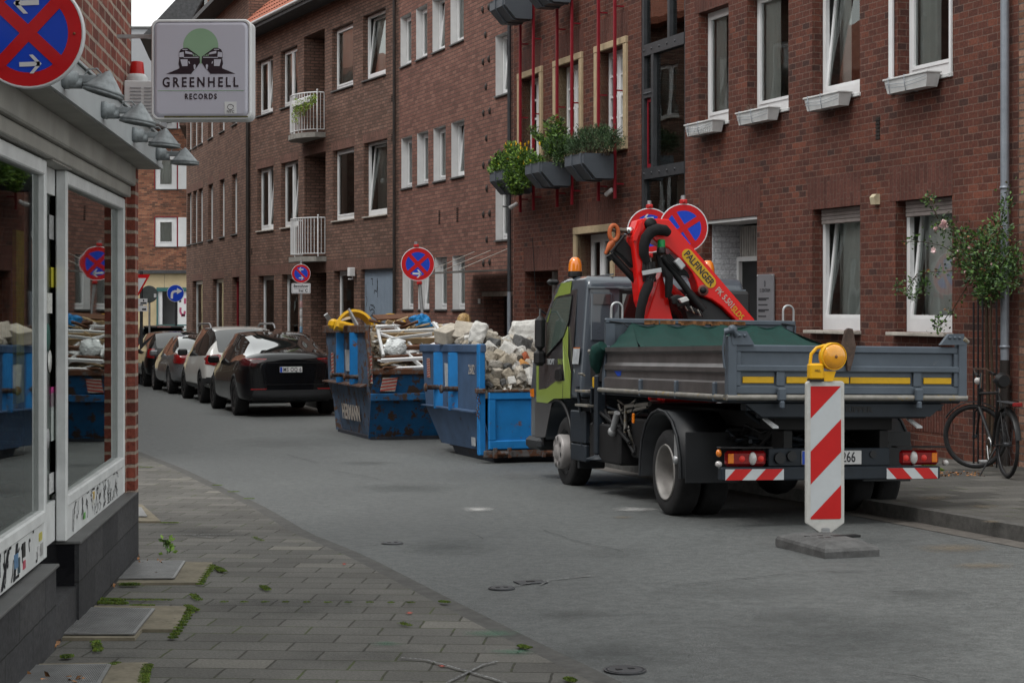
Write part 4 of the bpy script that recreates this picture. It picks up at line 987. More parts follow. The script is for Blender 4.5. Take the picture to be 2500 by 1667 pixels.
def arrow(mb,cx,cz,L_,dr,y,m=2,th=.2,ang=0):
 """arrow with an open head; dr = +1 points right"""
 ca,sa=math.cos(R(ang)),math.sin(R(ang))
 def T(p):x_,z_=p[0]*dr*L_,p[1]*L_;return(cx+x_*ca-z_*sa,cz+x_*sa+z_*ca)
 h=th*.5
 for poly in([(-.5,-h),(.42,-h),(.42,h),(-.5,h)],[(.5,0),(.12,.42),(-.06,.42),(.30,0)],[(.5,0),(.30,0),(-.06,-.42),(.12,-.42)]):flat(mb,[T(p)for p in poly],y,m)
def stop_sign(t,r,arrows,cross=True,rot=0,diag=None):
 mb=MB();R_=Matrix.Rotation(R(-rot),4,'Y')
 mb.lathe([(.0001,.012),(r,.012),(r,-.004),(r*.985,-.008),(r*.96,-.008),(r*.95,-.004),(.0001,-.004)],48,axis='y',m=2,smooth=False)
 disc(mb,r*.71,r*.955,-.0068,0);disc(mb,0.0005,r*.72,-.0060,1)
 bars=(45,-45)if cross else(-45,)
 for a in bars:
  c,s_=math.cos(R(a)),math.sin(R(a));hw=r*(.11 if cross else .10)
  flat(mb,[(-c*r*.8+s_*hw,-s_*r*.8-c*hw),(c*r*.8+s_*hw,s_*r*.8-c*hw),(c*r*.8-s_*hw,s_*r*.8+c*hw),(-c*r*.8-s_*hw,-s_*r*.8+c*hw)],-.0080-.0008*(a>0),0)
 for cx0,cz0,L_,dr in arrows:arrow(mb,cx0*r,cz0*r,L_*r,dr,-.0092)
 if rot:mb.v=[tuple(R_@Vector(v))for v in mb.v]
 return mb.build('sign_plate',['s_red','s_blue','s_white'],t)
def pole(t,z0,z1,r=.03,dx0=0,dx1=0,y=.045,m='steel'):
 return MB().tube([(dx0,y,z0),(dx1,y,z1)],r,12).build('pole',[m],t)
def clamp(t,z,x=0):MB().box(x-.045,x+.045,-.012,.085,z-.03,z+.03,bev=.008).lathe([(.0001,-.03),(.014,-.03),(.014,-.012)],8,axis='y',tf=Matrix.Translation((x,0,z))).build('clamp',['clamp_red'],t)
Yn=5.55;scn=F/Yn
t=thing('no_stopping_sign','large round no stopping sign with two arrows, cut by the top left corner','road sign',loc=((71-CX)/scn,Yn,CZ-(82-HY)/scn),group='round no stopping signs')
stop_sign(t,136/scn,[(-.02,.54,.46,-1),(.02,-.56,.40,1)],rot=2)
MB().box(-.28,.02,.02,.05,-.04,.04,bev=.006).build('bracket',['steel'],t)
MB().lathe([(.0001,-.014),(.004,-.013),(.004,-.008)],8,axis='y',tf=Matrix.Translation((.145,0,-.002))).build('screw',[mat('rusty screw',(.2,.08,.04),.7)],t)
def street_sign(px,py,rpx,Y,lab,arrows,lean=0,cross=True,grp='round no stopping signs',top=.42,rot=0,rz=0):
 s_=F/Y;x_,z_=(px-CX)/s_,CZ-(py-HY)/s_;r=rpx/s_
 t=thing('no_stopping_sign',lab,'road sign',loc=(x_,Y,z_),rz=R(rz),group=grp)
 stop_sign(t,r,arrows,cross,rot=rot)
 gzz=gz(Y)+.11-z_;L_=-gzz
 pole(t,-L_,r+.1,.03,dx0=lean*(L_)/1.0,dx1=-lean*(r+.1))
 clamp(t,r+.02,-lean*r);clamp(t,-r-.03,lean*r)
 return t
street_sign(1020,645,41.5,31,'round no stopping sign, arrow pointing right, on a leaning pole behind the farther skip',[(.0,-.56,.56,1)],lean=.09,rot=-3)
street_sign(1586,563,55,23.5,'round no stopping sign half hidden behind the larger one beside the red crane',[(-.02,.54,.46,-1)],lean=0,rot=4)
street_sign(1669,557,60,21.5,'larger of two no stopping signs behind the crane arm, its arrow tilted upward',[(.03,-.56,.42,1)],lean=0,rot=-12)
Y=39.0;s_=F/Y;x_,z_=(735-CX)/s_,CZ-(668-HY)/s_
t=thing('no_parking_sign','round no parking sign with one red bar over a small plate reading Bewohner frei','road sign',loc=(x_,Y,z_),rz=R(4))
stop_sign(t,23.2/s_,[(.0,.44,.52,-1),(.02,-.46,.52,1)],cross=False)
pole(t,-(z_-gz(Y)-.11),.3,.03)
pm=rrect(46/s_,25/s_,.02);sp_=MB();flat(sp_,pm,-.008,1);
sp_.add([(p[0],.006,p[1])for p in pm]+[(p[0],-.008,p[1])for p in pm],[tuple(range(28))]+[(i,(i+1)%28,28+(i+1)%28,28+i)for i in range(28)],0)
pm2=rrect(42/s_,21.5/s_,.015);flat(sp_,pm2,-.0095,0);pm3=rrect(41/s_,20.5/s_,.014);flat(sp_,pm3,-.0105,1)
pp=sp_.build('supplementary_plate',['ink','s_white'],t);pp.location=(0,0,-(704-668)/s_)
text_mesh('lettering','Bewohner',9.4/s_,'ink',pp,Matrix.Translation((0,-.012,5.5/s_))@X90,bold=.002,sx=.92)
text_mesh('lettering','frei',8.4/s_,'ink',pp,Matrix.Translation((0,-.012,-6/s_))@X90,bold=.002)
text_mesh('lettering','C',10/s_,'ink',pp,Matrix.Translation((13/s_,-.012,-5.5/s_))@X90,bold=.003)
MB().box(-17/s_,9/s_,-.0125,-.0115,-.9/s_,-.2/s_).build('lettering',['ink'],pp)
sr=random.Random(9)
for k in range(7):
 zz=-.75-k*.19;cc=[(.5,.3,.3),(.55,.55,.55),(.5,.5,.5),(.2,.35,.5),(.35,.3,.2),(.55,.55,.55),(.15,.1,.4)][k]
 MB().lathe([(.0312,zz),(.0325,zz+.002),(.0325,zz+.10+.04*sr.random()),(.0312,zz+.15)],12,tf=Matrix.Translation((0,.045,0))).build('sticker',[mat('pole sticker',cc,.5,var=.4,scale=30)],t)
Y=58.0;s_=F/Y;x_,z_=(428.5-CX)/s_,CZ-(716-HY)/s_;r=21/s_
t=thing('turn_right_sign','round blue sign with a white arrow bending to the right','road sign',loc=(x_,Y,z_))
mb=MB();mb.lathe([(.0001,.012),(r,.012),(r,-.006),(.0001,-.006)],40,axis='y',m=1,smooth=False);disc(mb,.0005,r*.95,-.0078,0)
q=[(-.55,-.62),(-.28,-.62),(-.28,-.15),(-.22,.02),(-.05,.10),(.18,.10),(.18,-.10),(.82,.27),(.18,.62),(.18,.36),(-.1,.36),(-.35,.26),(-.50,.08),(-.55,-.15)]
flat(mb,[(a*r,b*r)for a,b in q[:7]+q[9:]],-.012,1);flat(mb,[(a*r,b*r)for a,b in(q[6],q[7],q[8])],-.012,1)
mb.build('sign_plate',['s_blue','s_white'],t);pole(t,-(z_-gz(Y)),r,.035,m='dark_metal')
Y=50.0;s_=F/Y;x_,z_=(338-CX)/s_,CZ-(692-HY)/s_
t=thing('give_way_sign','triangular give way sign half hidden by the shop corner above two white plates','road sign',loc=(x_,Y,z_))
mb=MB();tr=lambda s:[(-29*s/s_,22*s/s_+(1-s)*-5/s_),(29*s/s_,22*s/s_+(1-s)*-5/s_),(0,-30*s/s_+(1-s)*-5/s_)]
mb.prism(tr(1)[::-1],'y',-.006,.006,0);flat(mb,tr(.66)[::-1],-.009,1)
flat(mb,[tr(.66)[0],tr(.66)[2],tr(.66)[1]],-.010,1)
mb.build('sign_plate',['s_red','s_white'],t)
mb=MB();mb.box(-22/s_,22/s_,-.006,.006,-52/s_,-37/s_).box(-20/s_,22/s_,-.006,.006,-68/s_,-54/s_);pl_=mb.build('supplementary_plate',['s_white'],t)
MB().box(5/s_,20/s_,-.010,-.007,-50/s_,-46/s_).box(11/s_,14/s_,-.010,-.007,-44/s_,-39/s_).box(9/s_,19/s_,-.010,-.007,-65/s_,-61/s_).build('lettering',['ink'],pl_)
MB().tube([(6/s_,.06,-(z_-gz(Y))-0.0),(6/s_,.06,30/s_)],.045,10).build('pole',['dark_metal'],t)
Y=52.0;s_=F/Y;x_,z_=(364-CX)/s_,CZ-(718-HY)/s_
t=thing('round_sign_back','dark grey back of a round sign facing away beside the give way triangle','road sign',loc=(x_,Y,z_))
MB().lathe([(.0001,.01),(20/s_,.01),(21/s_,0),(20/s_,-.01),(.0001,-.01)],36,axis='y',smooth=False).build('sign_plate',['s_back'],t);MB().box(12/s_,18/s_,-.013,-.011,-8/s_,1/s_).build('sticker',['s_white'],t)
pole(t,-(z_-gz(Y)),.1,.03)
# ================================================================== vehicles
from mathutils.bvhtree import BVHTree
def paint(name,col,metal=.0,rough=.3,coat=1):
 m,n,p=newmat(name);L=n.links.new
 tc=N(n,'ShaderNodeTexCoord');nz=N(n,'ShaderNodeTexNoise',Scale=3,Detail=5);L(tc.outputs['Object'],nz.inputs[0])
 mr=N(n,'ShaderNodeMapRange');mr.inputs[3].default_value=rough*.7;mr.inputs[4].default_value=rough*1.3;L(nz.outputs['Fac'],mr.inputs[0]);L(mr.outputs[0],p.inputs['Roughness'])
 p.inputs['Base Color'].default_value=c4(col);p.inputs['Metallic'].default_value=metal;p.inputs['Specular IOR Level'].default_value=.15
 p.inputs['Coat Weight'].default_value=coat;p.inputs['Coat Roughness'].default_value=.02;return m
M['p_black']=paint('black car paint',(.004,.004,.005),0,.25,.65);M['p_white']=paint('silver white car paint',(.62,.62,.60),.0,.35)
M['p_grey']=paint('titanium car paint',(.17,.175,.185),.4,.3);M['p_dkgrey']=paint('dark grey van paint',(.08,.085,.09),.3,.3)
m,n,p=newmat('car glass');p.inputs['Base Color'].default_value=(.012,.014,.014,1);p.inputs['Roughness'].default_value=.03;p.inputs['Coat Weight'].default_value=1;p.inputs['Specular IOR Level'].default_value=.9;M['cglass']=m
M['tyre']=mat('tyre rubber',(.016,.016,.017),.85,var=.35,bump=.003,scale=14)
M['rim_dark']=mat('dark rim',(.03,.03,.032),.35,metal=.5);M['rim_silver']=mat('silver rim',(.30,.30,.31),.35,metal=.8)
m,n,p=newmat('tail lamp red');p.inputs['Base Color'].default_value=(.22,.004,.006,1);p.inputs['Roughness'].default_value=.08;p.inputs['Coat Weight'].default_value=1;M['lamp_red']=m
m,n,p=newmat('tail lamp dark');p.inputs['Base Color'].default_value=(.055,.005,.008,1);p.inputs['Roughness'].default_value=.08;p.inputs['Coat Weight'].default_value=1;M['lamp_dark']=m
m,n,p=newmat('clear lamp lens');p.inputs['Base Color'].default_value=(.50,.48,.47,1);p.inputs['Roughness'].default_value=.1;p.inputs['Coat Weight'].default_value=1;M['lamp_clear']=m
m,n,p=newmat('amber lens');p.inputs['Base Color'].default_value=(.75,.20,.01,1);p.inputs['Roughness'].default_value=.12;p.inputs['Coat Weight'].default_value=1;M['lamp_amber']=m
M['trim_black']=mat('black bumper plastic',(.022,.023,.025),.5,var=.15)
M['plate_white']=mat('number plate',(.58,.58,.58),.35,var=.04);M['plate_blue']=mat('plate blue',(.01,.06,.42),.35)
def eval_mesh(o):
 dg=bpy.context.evaluated_depsgraph_get();me=bpy.data.meshes.new_from_object(o.evaluated_get(dg));return me
def carve(o,cutters):
 """apply modifiers plus boolean differences, return the finished mesh; the cutters are removed again"""
 tmp=[]
 for cme in cutters:
  c=bpy.data.objects.new('cutter',cme);COL.objects.link(c);tmp.append(c)
  b=o.modifiers.new('cut','BOOLEAN');b.operation='DIFFERENCE';b.object=c;b.solver='EXACT'
 me=eval_mesh(o);o.modifiers.clear();o.data=me
 for c in tmp:bpy.data.objects.remove(c)
 return o
def split_by_material(o,names,parent):
 """one mesh part per material slot"""
 me=o.data;res=[]
 for i,nm in enumerate(names):
  if nm=='wheel_well':continue
  fs=[p for p in me.polygons if p.material_index==i or(i==0 and p.material_index==6)]
  if not fs:res.append(None);continue
  idx={};vs=[];ff=[]
  for p in fs:
   q=[]
   for v in p.vertices:
    if v not in idx:idx[v]=len(vs);vs.append(tuple(me.vertices[v].co))
    q.append(idx[v])
   ff.append(q)
  nme=bpy.data.meshes.new(nm);nme.from_pydata(vs,[],ff);nme.materials.append(me.materials[i]);nme.polygons.foreach_set('use_smooth',[True]*len(ff))
  if i==0 and len(me.materials)>6:nme.materials.append(me.materials[6]);nme.polygons.foreach_set('material_index',[int(p.material_index==6)for p in fs])
  q=bpy.data.objects.new(nm,nme);COL.objects.link(q);q.parent=parent;res.append(q)
 bpy.data.objects.remove(o);return res
def bvh_of(objs):
 vs=[];fs=[]
 for o in objs:
  if not o:continue
  k=len(vs);vs+=[v.co.copy()for v in o.data.vertices];fs+=[[i+k for i in p.vertices]for p in o.data.polygons]
 return BVHTree.FromPolygons(vs,fs)
def decal(bvh,outline,axis,sign,name,material,parent,th=.006,step=.04,start=6):
 """patch with the given outline (list of 2D points, convex) laid on a body: seen along axis 'y' (from the rear, sign=+1 looks forward) or 'x'"""
 pts=outline;xs=[p[0]for p in pts];zs=[p[1]for p in pts]
 def sect(z):
  r_=[]
  for(a,b),(c,d)in zip(pts,pts[1:]+pts[:1]):
   if(b-z)*(d-z)<=0 and abs(d-b)>1e-9:r_.append(a+(c-a)*(z-b)/(d-b))
  return(min(r_),max(r_))if len(r_)>1 else None
 e=1e-4;z0,z1=min(zs)+e,max(zs)-e;nz=max(2,int((z1-z0)/step)+1);nx=max(2,int((max(xs)-min(xs))/step)+1)
 key=sorted(set([z0+(z1-z0)*i/nz for i in range(nz+1)]+[min(max(z,z0),z1)for z in zs]))
 rows=[]
 for z in key:
  s=sect(z)
  if not s:continue
  row=[]
  for i in range(nx+1):
   a=s[0]+(s[1]-s[0])*i/nx
   if axis=='y':o,d=Vector((a,-start*sign,z)),Vector((0,sign,0))
   elif axis=='x':o,d=Vector((-start*sign,a,z)),Vector((sign,0,0))
   else:o,d=Vector((a,z,start)),Vector((0,0,-1))
   h=bvh.ray_cast(o,d)
   if h[0]is None:row.append(None);continue
   nrm=h[1]if h[1].dot(d)<0 else-h[1]
   row.append(h[0]+nrm*th)
  rows.append(row)
 vs=[];idx={};fs=[]
 for j,row in enumerate(rows):
  for i,v in enumerate(row):
   if v is not None:idx[j,i]=len(vs);vs.append(tuple(v))
 for j in range(len(rows)-1):
  for i in range(nx):
   k=[(j,i),(j,i+1),(j+1,i+1),(j+1,i)]
   if all(q in idx for q in k):
    q=[idx[t]for t in k]
    a=[Vector(vs[t])for t in q]
    if max((a[0]-a[2]).length,(a[1]-a[3]).length)<.35:fs.append(q)
 me=bpy.data.meshes.new(name);me.from_pydata(vs,[],fs);me.materials.append(M[material]if isinstance(material,str)else material);me.polygons.foreach_set('use_smooth',[True]*len(fs))
 o=bpy.data.objects.new(name,me);COL.objects.link(o);o.parent=parent
 return o
def wheel(parent,x,y,z,r,w,side,rimm,spokes=5,rr=.66):
 """side = -1: outer face towards -x"""
 t=bpy.data.objects.new('wheel',None);COL.objects.link(t);t.parent=parent;t.location=(x,y,z);t.empty_display_size=.1
 h=w/2;s=side
 MB().lathe([(r*rr,h*s*.9),(r*.80,h*s),(r*.93,h*s*.97),(r*.985,h*s*.80),(r,h*s*.6),(r,-h*s*.6),(r*.985,-h*s*.80),(r*.93,-h*s*.97),(r*rr,-h*s*.9)],40,axis='x').build('tyre',['tyre'],t)
 rm=MB().lathe([(r*rr,h*s*.92),(r*rr*.95,h*s*.90),(r*rr*.90,h*s*.4),(.0001,h*s*.3)],36,axis='x')
 for k in range(spokes):
  a=2*math.pi*k/spokes+.3;tf=Matrix.Rotation(a,4,'X')
  x0_,x1_=sorted((h*s*.32,h*s*.80));rm.add([(x0_,-.045,.02),(x1_,-.035,.02),(x1_*1.0,-.018,r*rr*.96),(x0_,-.03,r*rr*.96),(x0_,.045,.02),(x1_,.035,.02),(x1_,.018,r*rr*.96),(x0_,.03,r*rr*.96)],[(0,1,2,3),(7,6,5,4),(1,5,6,2),(0,3,7,4),(3,2,6,7),(0,4,5,1)],0,False,tf)
 rm.lathe([(.07,h*s*.3),(.06,h*s*.85),(.0001,h*s*.88)],16,axis='x');rm.build('rim',[rimm],t)
 return t
def car(name,label,cat,mtx,P,pm,glassm='cglass',group='cars parked along the kerb'):
 """P: dict of L, W, st (stations), wheels"""
 t=thing(name,label,cat,mtx=mtx,group=group)
 st=P['st'];vs=[];fs=[];ms=[]
 def half(s):
  y,zb_,w,zs,wb,zbelt,wr,zr=s
  return[(0,zb_),(w*.80,zb_),(w*.955,zb_+.07),(w*.985,zs),(w,(zs+zbelt)/2+.02),(wb,zbelt),((wb+wr)/2+.02,(zbelt+zr)/2),(wr,zr-.05),(wr*.72,zr-.01),(0,zr)]
 for s in st:
  y=s[0];h=half(s);sh=s[8]if len(s)>8 else 0
  ring_=[(x,y+sh*(z_-s[1]),z_)for x,z_ in h]+[(-x,y+sh*(z_-s[1]),z_)for x,z_ in h[-2:0:-1]]
  vs+=ring_
 n=18;ns=len(st)
 gl_s=P['glass_side'];gr=P['glass_rear'];gf=P['glass_front'];rf=P.get('roof',())
 for j in range(ns-1):
  for k in range(n):
   k2=(k+1)%n;fs.append((j*n+k2,j*n+k,(j+1)*n+k,(j+1)*n+k2))
   kk=k if k<9 else 17-k
   m_=0
   if kk in(5,6)and gl_s[0]<=j<gl_s[1]:m_=1
   if kk in(7,8)and gr[0]<=j<gr[1]:m_=2
   if kk in(7,8)and gf[0]<=j<gf[1]:m_=3
   if kk in(7,8)and rf and rf[0]<=j<rf[1]:m_=4
   if kk in(0,):m_=5
   ms.append(m_)
 for base,flip in((0,0),((ns-1)*n,1)):
  for k in range(9):
   a,b=base+k,base+k+1;c,d=base+(n-k-1)%n,base+(n-k)%n
   if k==0:f=(a,b,c);
   elif k==8:f=(a,b,d)
   else:f=(a,b,c,d)
   f=[q for i,q in enumerate(f)if q not in f[:i]]
   fs.append(tuple(f)if not flip else tuple(f)[::-1]);ms.append(0)
 me=bpy.data.meshes.new('body');me.from_pydata(vs,[],fs)
 mats=[pm,glassm,glassm,glassm,P.get('roofm',pm),'trim_black','black']
 for q in mats:me.materials.append(M[q])
 me.polygons.foreach_set('material_index',ms);me.polygons.foreach_set('use_smooth',[True]*len(fs))
 bm2=bmesh.new();bm2.from_mesh(me);bmesh.ops.recalc_face_normals(bm2,faces=bm2.faces)
 cr=bm2.edges.layers.float.get('crease_edge')or bm2.edges.layers.float.new('crease_edge')
 for e in bm2.edges:
  mi=set(f.material_index for f in e.link_faces)
  if len(mi)>1 and not mi<={0,5}:e[cr]=.55
 bm2.to_mesh(me);bm2.free()
 o=bpy.data.objects.new('body',me);COL.objects.link(o)
 sb_=o.modifiers.new('s','SUBSURF');sb_.levels=sb_.render_levels=2
 r,ww=P['r'],P['tw'];cut=[]
 for y in P['axles']:
  for s in(-1,1):
   c=MB().lathe([(.0001,-.17),(r*1.13,-.17),(r*1.13,.25),(.0001,.25)],36,axis='x',smooth=False);q=bpy.data.meshes.new('c')
   xo=s*(P['W']/2-.02)
   q.from_pydata([((v[0]*s+xo),v[1]+y,v[2]+r)for v in c.v],[],c.f)
   for _ in range(7):q.materials.append(M['black'])
   q.polygons.foreach_set('material_index',[6]*len(c.f))
   b3=bmesh.new();b3.from_mesh(q);bmesh.ops.remove_doubles(b3,verts=b3.verts,dist=.0005);bmesh.ops.recalc_face_normals(b3,faces=b3.faces);b3.to_mesh(q);b3.free()
   cut.append(q)
 carve(o,cut)
 parts=split_by_material(o,['body','side_window','rear_window','windscreen','roof_panel','underbody','wheel_well'],t)
 for y in P['axles']:
  for s in(-1,1):wheel(t,s*(P['W']/2-ww/2-.01),y,r,r,ww,s,P['rim'],P.get('spokes',5))
 return t,bvh_of(parts),parts
def plate(t,bvh,x,z,txt,w=.42,h=.105,yfix=None):
 hit=bvh.ray_cast(Vector((x,-5,z)),Vector((0,1,0)))[0];y=(hit.y if hit else 0)-.012 if yfix is None else yfix
 q=MB().box(-w/2,w/2,-.004,.006,-h/2,h/2,bev=.003).build('number_plate',['plate_white'],t);q.location=(x,y,z)
 MB().box(-w/2+.004,-w/2+.045,-.0052,-.003,-h/2+.004,h/2-.004).build('country_band',['plate_blue'],q)
 text_mesh('lettering',txt,h*1.05,'ink',q,Matrix.Translation((.022,-.0060,-.002))@X90,bold=.001,sx=.72,space=1.12)
 return q
def mirror_(t,x,y,z,s,m_):MB().box(-.02 if s>0 else-.20,.20 if s>0 else .02,-.05,.06,-.07,.08,bev=.035).build('wing_mirror',[m_],t).location=(x,y,z)
def place(px,py,Y,half,over,th,slope=-.012,h=None):
 """matrix of a vehicle whose rear left wheel stands at pixel column px, depth Y, heading th to the left"""
 X=(px-CX)/F*Y;f_=Vector((-math.sin(th),math.cos(th),slope));r_=Vector((math.cos(th),math.sin(th),0))
 Wp=Vector((X,Y,gz(Y)));L_=Wp-r_*(-half)-f_*over
 return frame_mtx(L_,r_,f_)
# ---- black fastback in front
TH=R(17.5)
T_ST=[(.03,.34,.70,.45,.76,.94,.60,1.08),(.10,.30,.86,.42,.89,1.0,.66,1.175),(.30,.26,.935,.40,.92,1.04,.66,1.21),(.62,.24,.955,.38,.91,1.05,.62,1.28),(1.05,.22,.96,.36,.91,1.04,.60,1.42),(1.55,.2,.96,.35,.91,.99,.64,1.53),(2.15,.2,.96,.35,.91,.97,.65,1.60),(2.75,.2,.96,.35,.91,.96,.65,1.59),(3.25,.2,.96,.35,.90,.95,.66,1.45),(3.85,.22,.955,.38,.88,.93,.72,1.06),(4.3,.24,.92,.40,.82,.86,.66,.94),(4.66,.30,.78,.42,.68,.72,.5,.78),(4.76,.36,.6,.45,.5,.62,.4,.66)]
t,bv,parts=car('parked_car','black fastback car parked nearest the skips, with number plate MS OQ 6','car',place(572,1009,33.3,.93,.98,TH),dict(L=4.76,W=1.92,st=T_ST,r=.355,tw=.26,axles=(.98,3.87),rim='rim_dark',spokes=9,glass_side=(2,8),glass_rear=(2,5),roof=(5,7),roofm='cglass',glass_front=(7,9)),'p_black')
mirror_(t,-.93,3.15,1.02,-1,'p_black');mirror_(t,.93,3.15,1.02,1,'p_black')
for s in(-1,1):
 decal(bv,[(s*.46,1.075),(s*.92,1.08),(s*.95,.95),(s*.70,.93),(s*.62,1.0),(s*.48,1.05)],'y',1,'tail_light','lamp_dark',t,.008,.03)
 decal(bv,[(s*.46,1.078),(s*.90,1.085),(s*.92,1.065),(s*.50,1.058)],'y',1,'tail_light','lamp_red',t,.012,.02)
 decal(bv,[(s*.46,.53),(s*.76,.53),(s*.76,.50),(s*.50,.505)],'y',1,'reflector','lamp_red',t,.012,.02)
decal(bv,[(-.70,.50),(.70,.50),(.80,.28),(-.80,.28)],'y',1,'rear_valance','trim_black',t,.008,.05)
decal(bv,[(-.62,1.005),(.62,1.005),(.62,.995),(-.62,.995)],'y',1,'panel_gap','black',t,.007,.03)
decal(bv,[(-.60,.605),(.60,.605),(.60,.598),(-.60,.598)],'y',1,'panel_gap','black',t,.007,.03)
for s in(-1,1):decal(bv,[(s*.60,.60),(s*.607,.60),(s*.66,.97),(s*.653,.97)],'y',1,'panel_gap','black',t,.007,.03)
plate(t,bv,-.02,.875,'MS OQ 6')
for yy_ in(1.55,2.62,3.55):decal(bv,[(yy_,.40),(yy_+.008,.40),(yy_+.02,.96),(yy_+.012,.96)],'x',1,'door_gap','black',t,.005,.05)
for yy_ in(1.82,2.55):decal(bv,[(yy_-.012,1.0),(yy_+.05,1.0),(yy_+.04,1.5),(yy_+.0,1.5)],'x',1,'window_post','black',t,.006,.05)
decal(bv,[(1.2,.985),(3.5,.965),(3.5,.945),(1.2,.965)],'x',1,'window_trim','black',t,.008,.05)
# ---- silver white SUV
S_ST=[(.02,.42,.72,.5,.76,.92,.60,1.02),(.09,.36,.86,.46,.84,1.0,.62,1.12),(.22,.34,.895,.45,.86,1.04,.62,1.42),(.50,.30,.905,.44,.86,1.04,.62,1.62),(1.0,.27,.905,.42,.86,1.03,.62,1.68),(1.6,.26,.905,.42,.86,1.02,.62,1.69),(2.4,.26,.905,.42,.86,1.0,.62,1.68),(2.75,.26,.905,.42,.86,1.0,.62,1.58),(3.35,.28,.9,.43,.84,.98,.66,1.12),(3.9,.30,.87,.45,.78,.92,.6,1.0),(4.25,.36,.76,.5,.62,.78,.5,.84),(4.38,.42,.6,.52,.45,.66,.4,.7)]
t,bv,parts=car('parked_car','silver white off-road style car with roof rails behind the black fastback','car',place(491,984,38.6,.86,.86,R(18.5)),dict(L=4.4,W=1.81,st=S_ST,r=.35,tw=.24,axles=(.86,3.46),rim='rim_dark',spokes=5,glass_side=(2,8),glass_rear=(1,3),glass_front=(7,8)),'p_white')
mirror_(t,-.88,2.95,1.08,-1,'black');mirror_(t,.88,2.95,1.08,1,'black')
for s in(-1,1):
 decal(bv,[(s*.52,1.04),(s*.60,1.07),(s*.84,1.05),(s*.895,.98),(s*.86,.86),(s*.70,.83),(s*.55,.90)],'y',1,'tail_light','lamp_red',t,.012,.03)
 decal(bv,[(.0,1.03),(.10,1.04),(.22,1.0),(.18,.87),(.05,.85)],'x',-s,'tail_light','lamp_red',t,.010,.03)
 o=MB().tube([(s*.70,.45,1.62),(s*.70,.55,1.70),(s*.70,.75,1.735),(s*.69,2.2,1.735),(s*.69,2.4,1.69)],.022,8).build('roof_rail',['rim_silver'],t)
for yy_,a_ in((1.30,.36),(2.30,.36)):decal(bv,[(yy_,a_),(yy_+.008,a_),(yy_+.02,1.0),(yy_+.012,1.0)],'x',1,'door_gap','black',t,.005,.05)
decal(bv,[(-.86,.58),(.86,.58),(.84,.40),(-.84,.40)],'y',1,'rear_bumper','trim_black',t,.008,.05)
decal(bv,[(.0,.40),(.48,.40),(.45,.56),(.0,.60)],'x',1,'bumper_side','trim_black',t,.008,.05)
decal(bv,[(1.28,.33),(3.05,.33),(3.05,.42),(1.28,.42)],'x',1,'sill_trim','trim_black',t,.008,.05)
decal(bv,[(1.42,1.05),(1.48,1.05),(1.47,1.5),(1.41,1.5)],'x',1,'window_post','black',t,.006,.05)
plate(t,bv,0,.70,'MS')
# ---- grey saloon
V_ST=[(.02,.40,.66,.46,.72,.84,.60,.96),(.08,.34,.82,.44,.84,.92,.68,1.02),(.30,.28,.90,.42,.86,.96,.72,1.06),(.72,.25,.925,.40,.87,.97,.70,1.09),(1.25,.22,.93,.38,.86,.95,.62,1.36),(1.75,.2,.93,.37,.86,.94,.58,1.45),(2.4,.2,.93,.37,.86,.93,.58,1.48),(2.95,.2,.93,.37,.86,.92,.60,1.40),(3.6,.22,.92,.38,.84,.90,.70,1.03),(4.2,.24,.88,.40,.78,.84,.66,.92),(4.7,.32,.7,.44,.56,.68,.45,.74),(4.84,.38,.52,.46,.42,.58,.35,.62)]
t,bv,parts=car('parked_car','grey saloon with pointed red tail lights behind the silver white car','car',place(414,960,43.8,.88,1.05,R(19)),dict(L=4.84,W=1.86,st=V_ST,r=.33,tw=.23,axles=(1.05,3.88),rim='rim_silver',spokes=7,glass_side=(3,8),glass_rear=(3,5),glass_front=(7,8)),'p_grey')
mirror_(t,-.9,3.1,.98,-1,'p_grey');mirror_(t,.9,3.1,.98,1,'p_grey')
for s in(-1,1):
 decal(bv,[(s*.44,.98),(s*.80,.99),(s*.91,.90),(s*.87,.76),(s*.70,.75),(s*.62,.86)],'y',1,'tail_light','lamp_red',t,.012,.03)
 decal(bv,[(.02,.97),(.30,1.0),(.48,.97),(.2,.82),(.02,.80)],'x',-s,'tail_light','lamp_red',t,.010,.03)
for yy_ in(1.55,2.55):decal(bv,[(yy_,.36),(yy_+.008,.36),(yy_+.02,.94),(yy_+.012,.94)],'x',1,'door_gap','black',t,.005,.05)
decal(bv,[(1.0,.965),(3.4,.935),(3.4,.92),(1.0,.95)],'x',1,'window_trim','chrome',t,.008,.05)
decal(bv,[(1.82,.98),(1.87,.98),(1.86,1.38),(1.81,1.38)],'x',1,'window_post','black',t,.006,.05)
# ---- black estate, then a grey van-like car
E_ST=[(.02,.40,.68,.46,.74,.84,.58,.98),(.08,.34,.82,.44,.84,.94,.62,1.08),(.18,.28,.88,.42,.85,.98,.62,1.34),(.42,.26,.90,.42,.85,.98,.60,1.50),(1.0,.24,.90,.40,.85,.97,.60,1.54),(1.8,.24,.90,.40,.85,.96,.60,1.54),(2.6,.24,.90,.4,.85,.95,.60,1.48),(3.2,.25,.9,.4,.84,.94,.66,1.12),(3.8,.28,.86,.42,.76,.86,.6,.95),(4.3,.36,.66,.46,.5,.66,.42,.72)]
t,bv,parts=car('parked_car','black estate car with tall red tail lights, its side half hidden by the grey saloon','car',place(352,947,49.0,.86,.8,R(19)),dict(L=4.3,W=1.80,st=E_ST,r=.33,tw=.22,axles=(.8,3.4),rim='rim_dark',spokes=5,glass_side=(2,7),glass_rear=(1,3),glass_front=(6,7)),'p_black')
mirror_(t,-.88,2.9,1.0,-1,'p_black')
for s in(-1,1):decal(bv,[(s*.66,1.05),(s*.82,1.06),(s*.87,.80),(s*.68,.78)],'y',1,'tail_light','lamp_red',t,.012,.03)
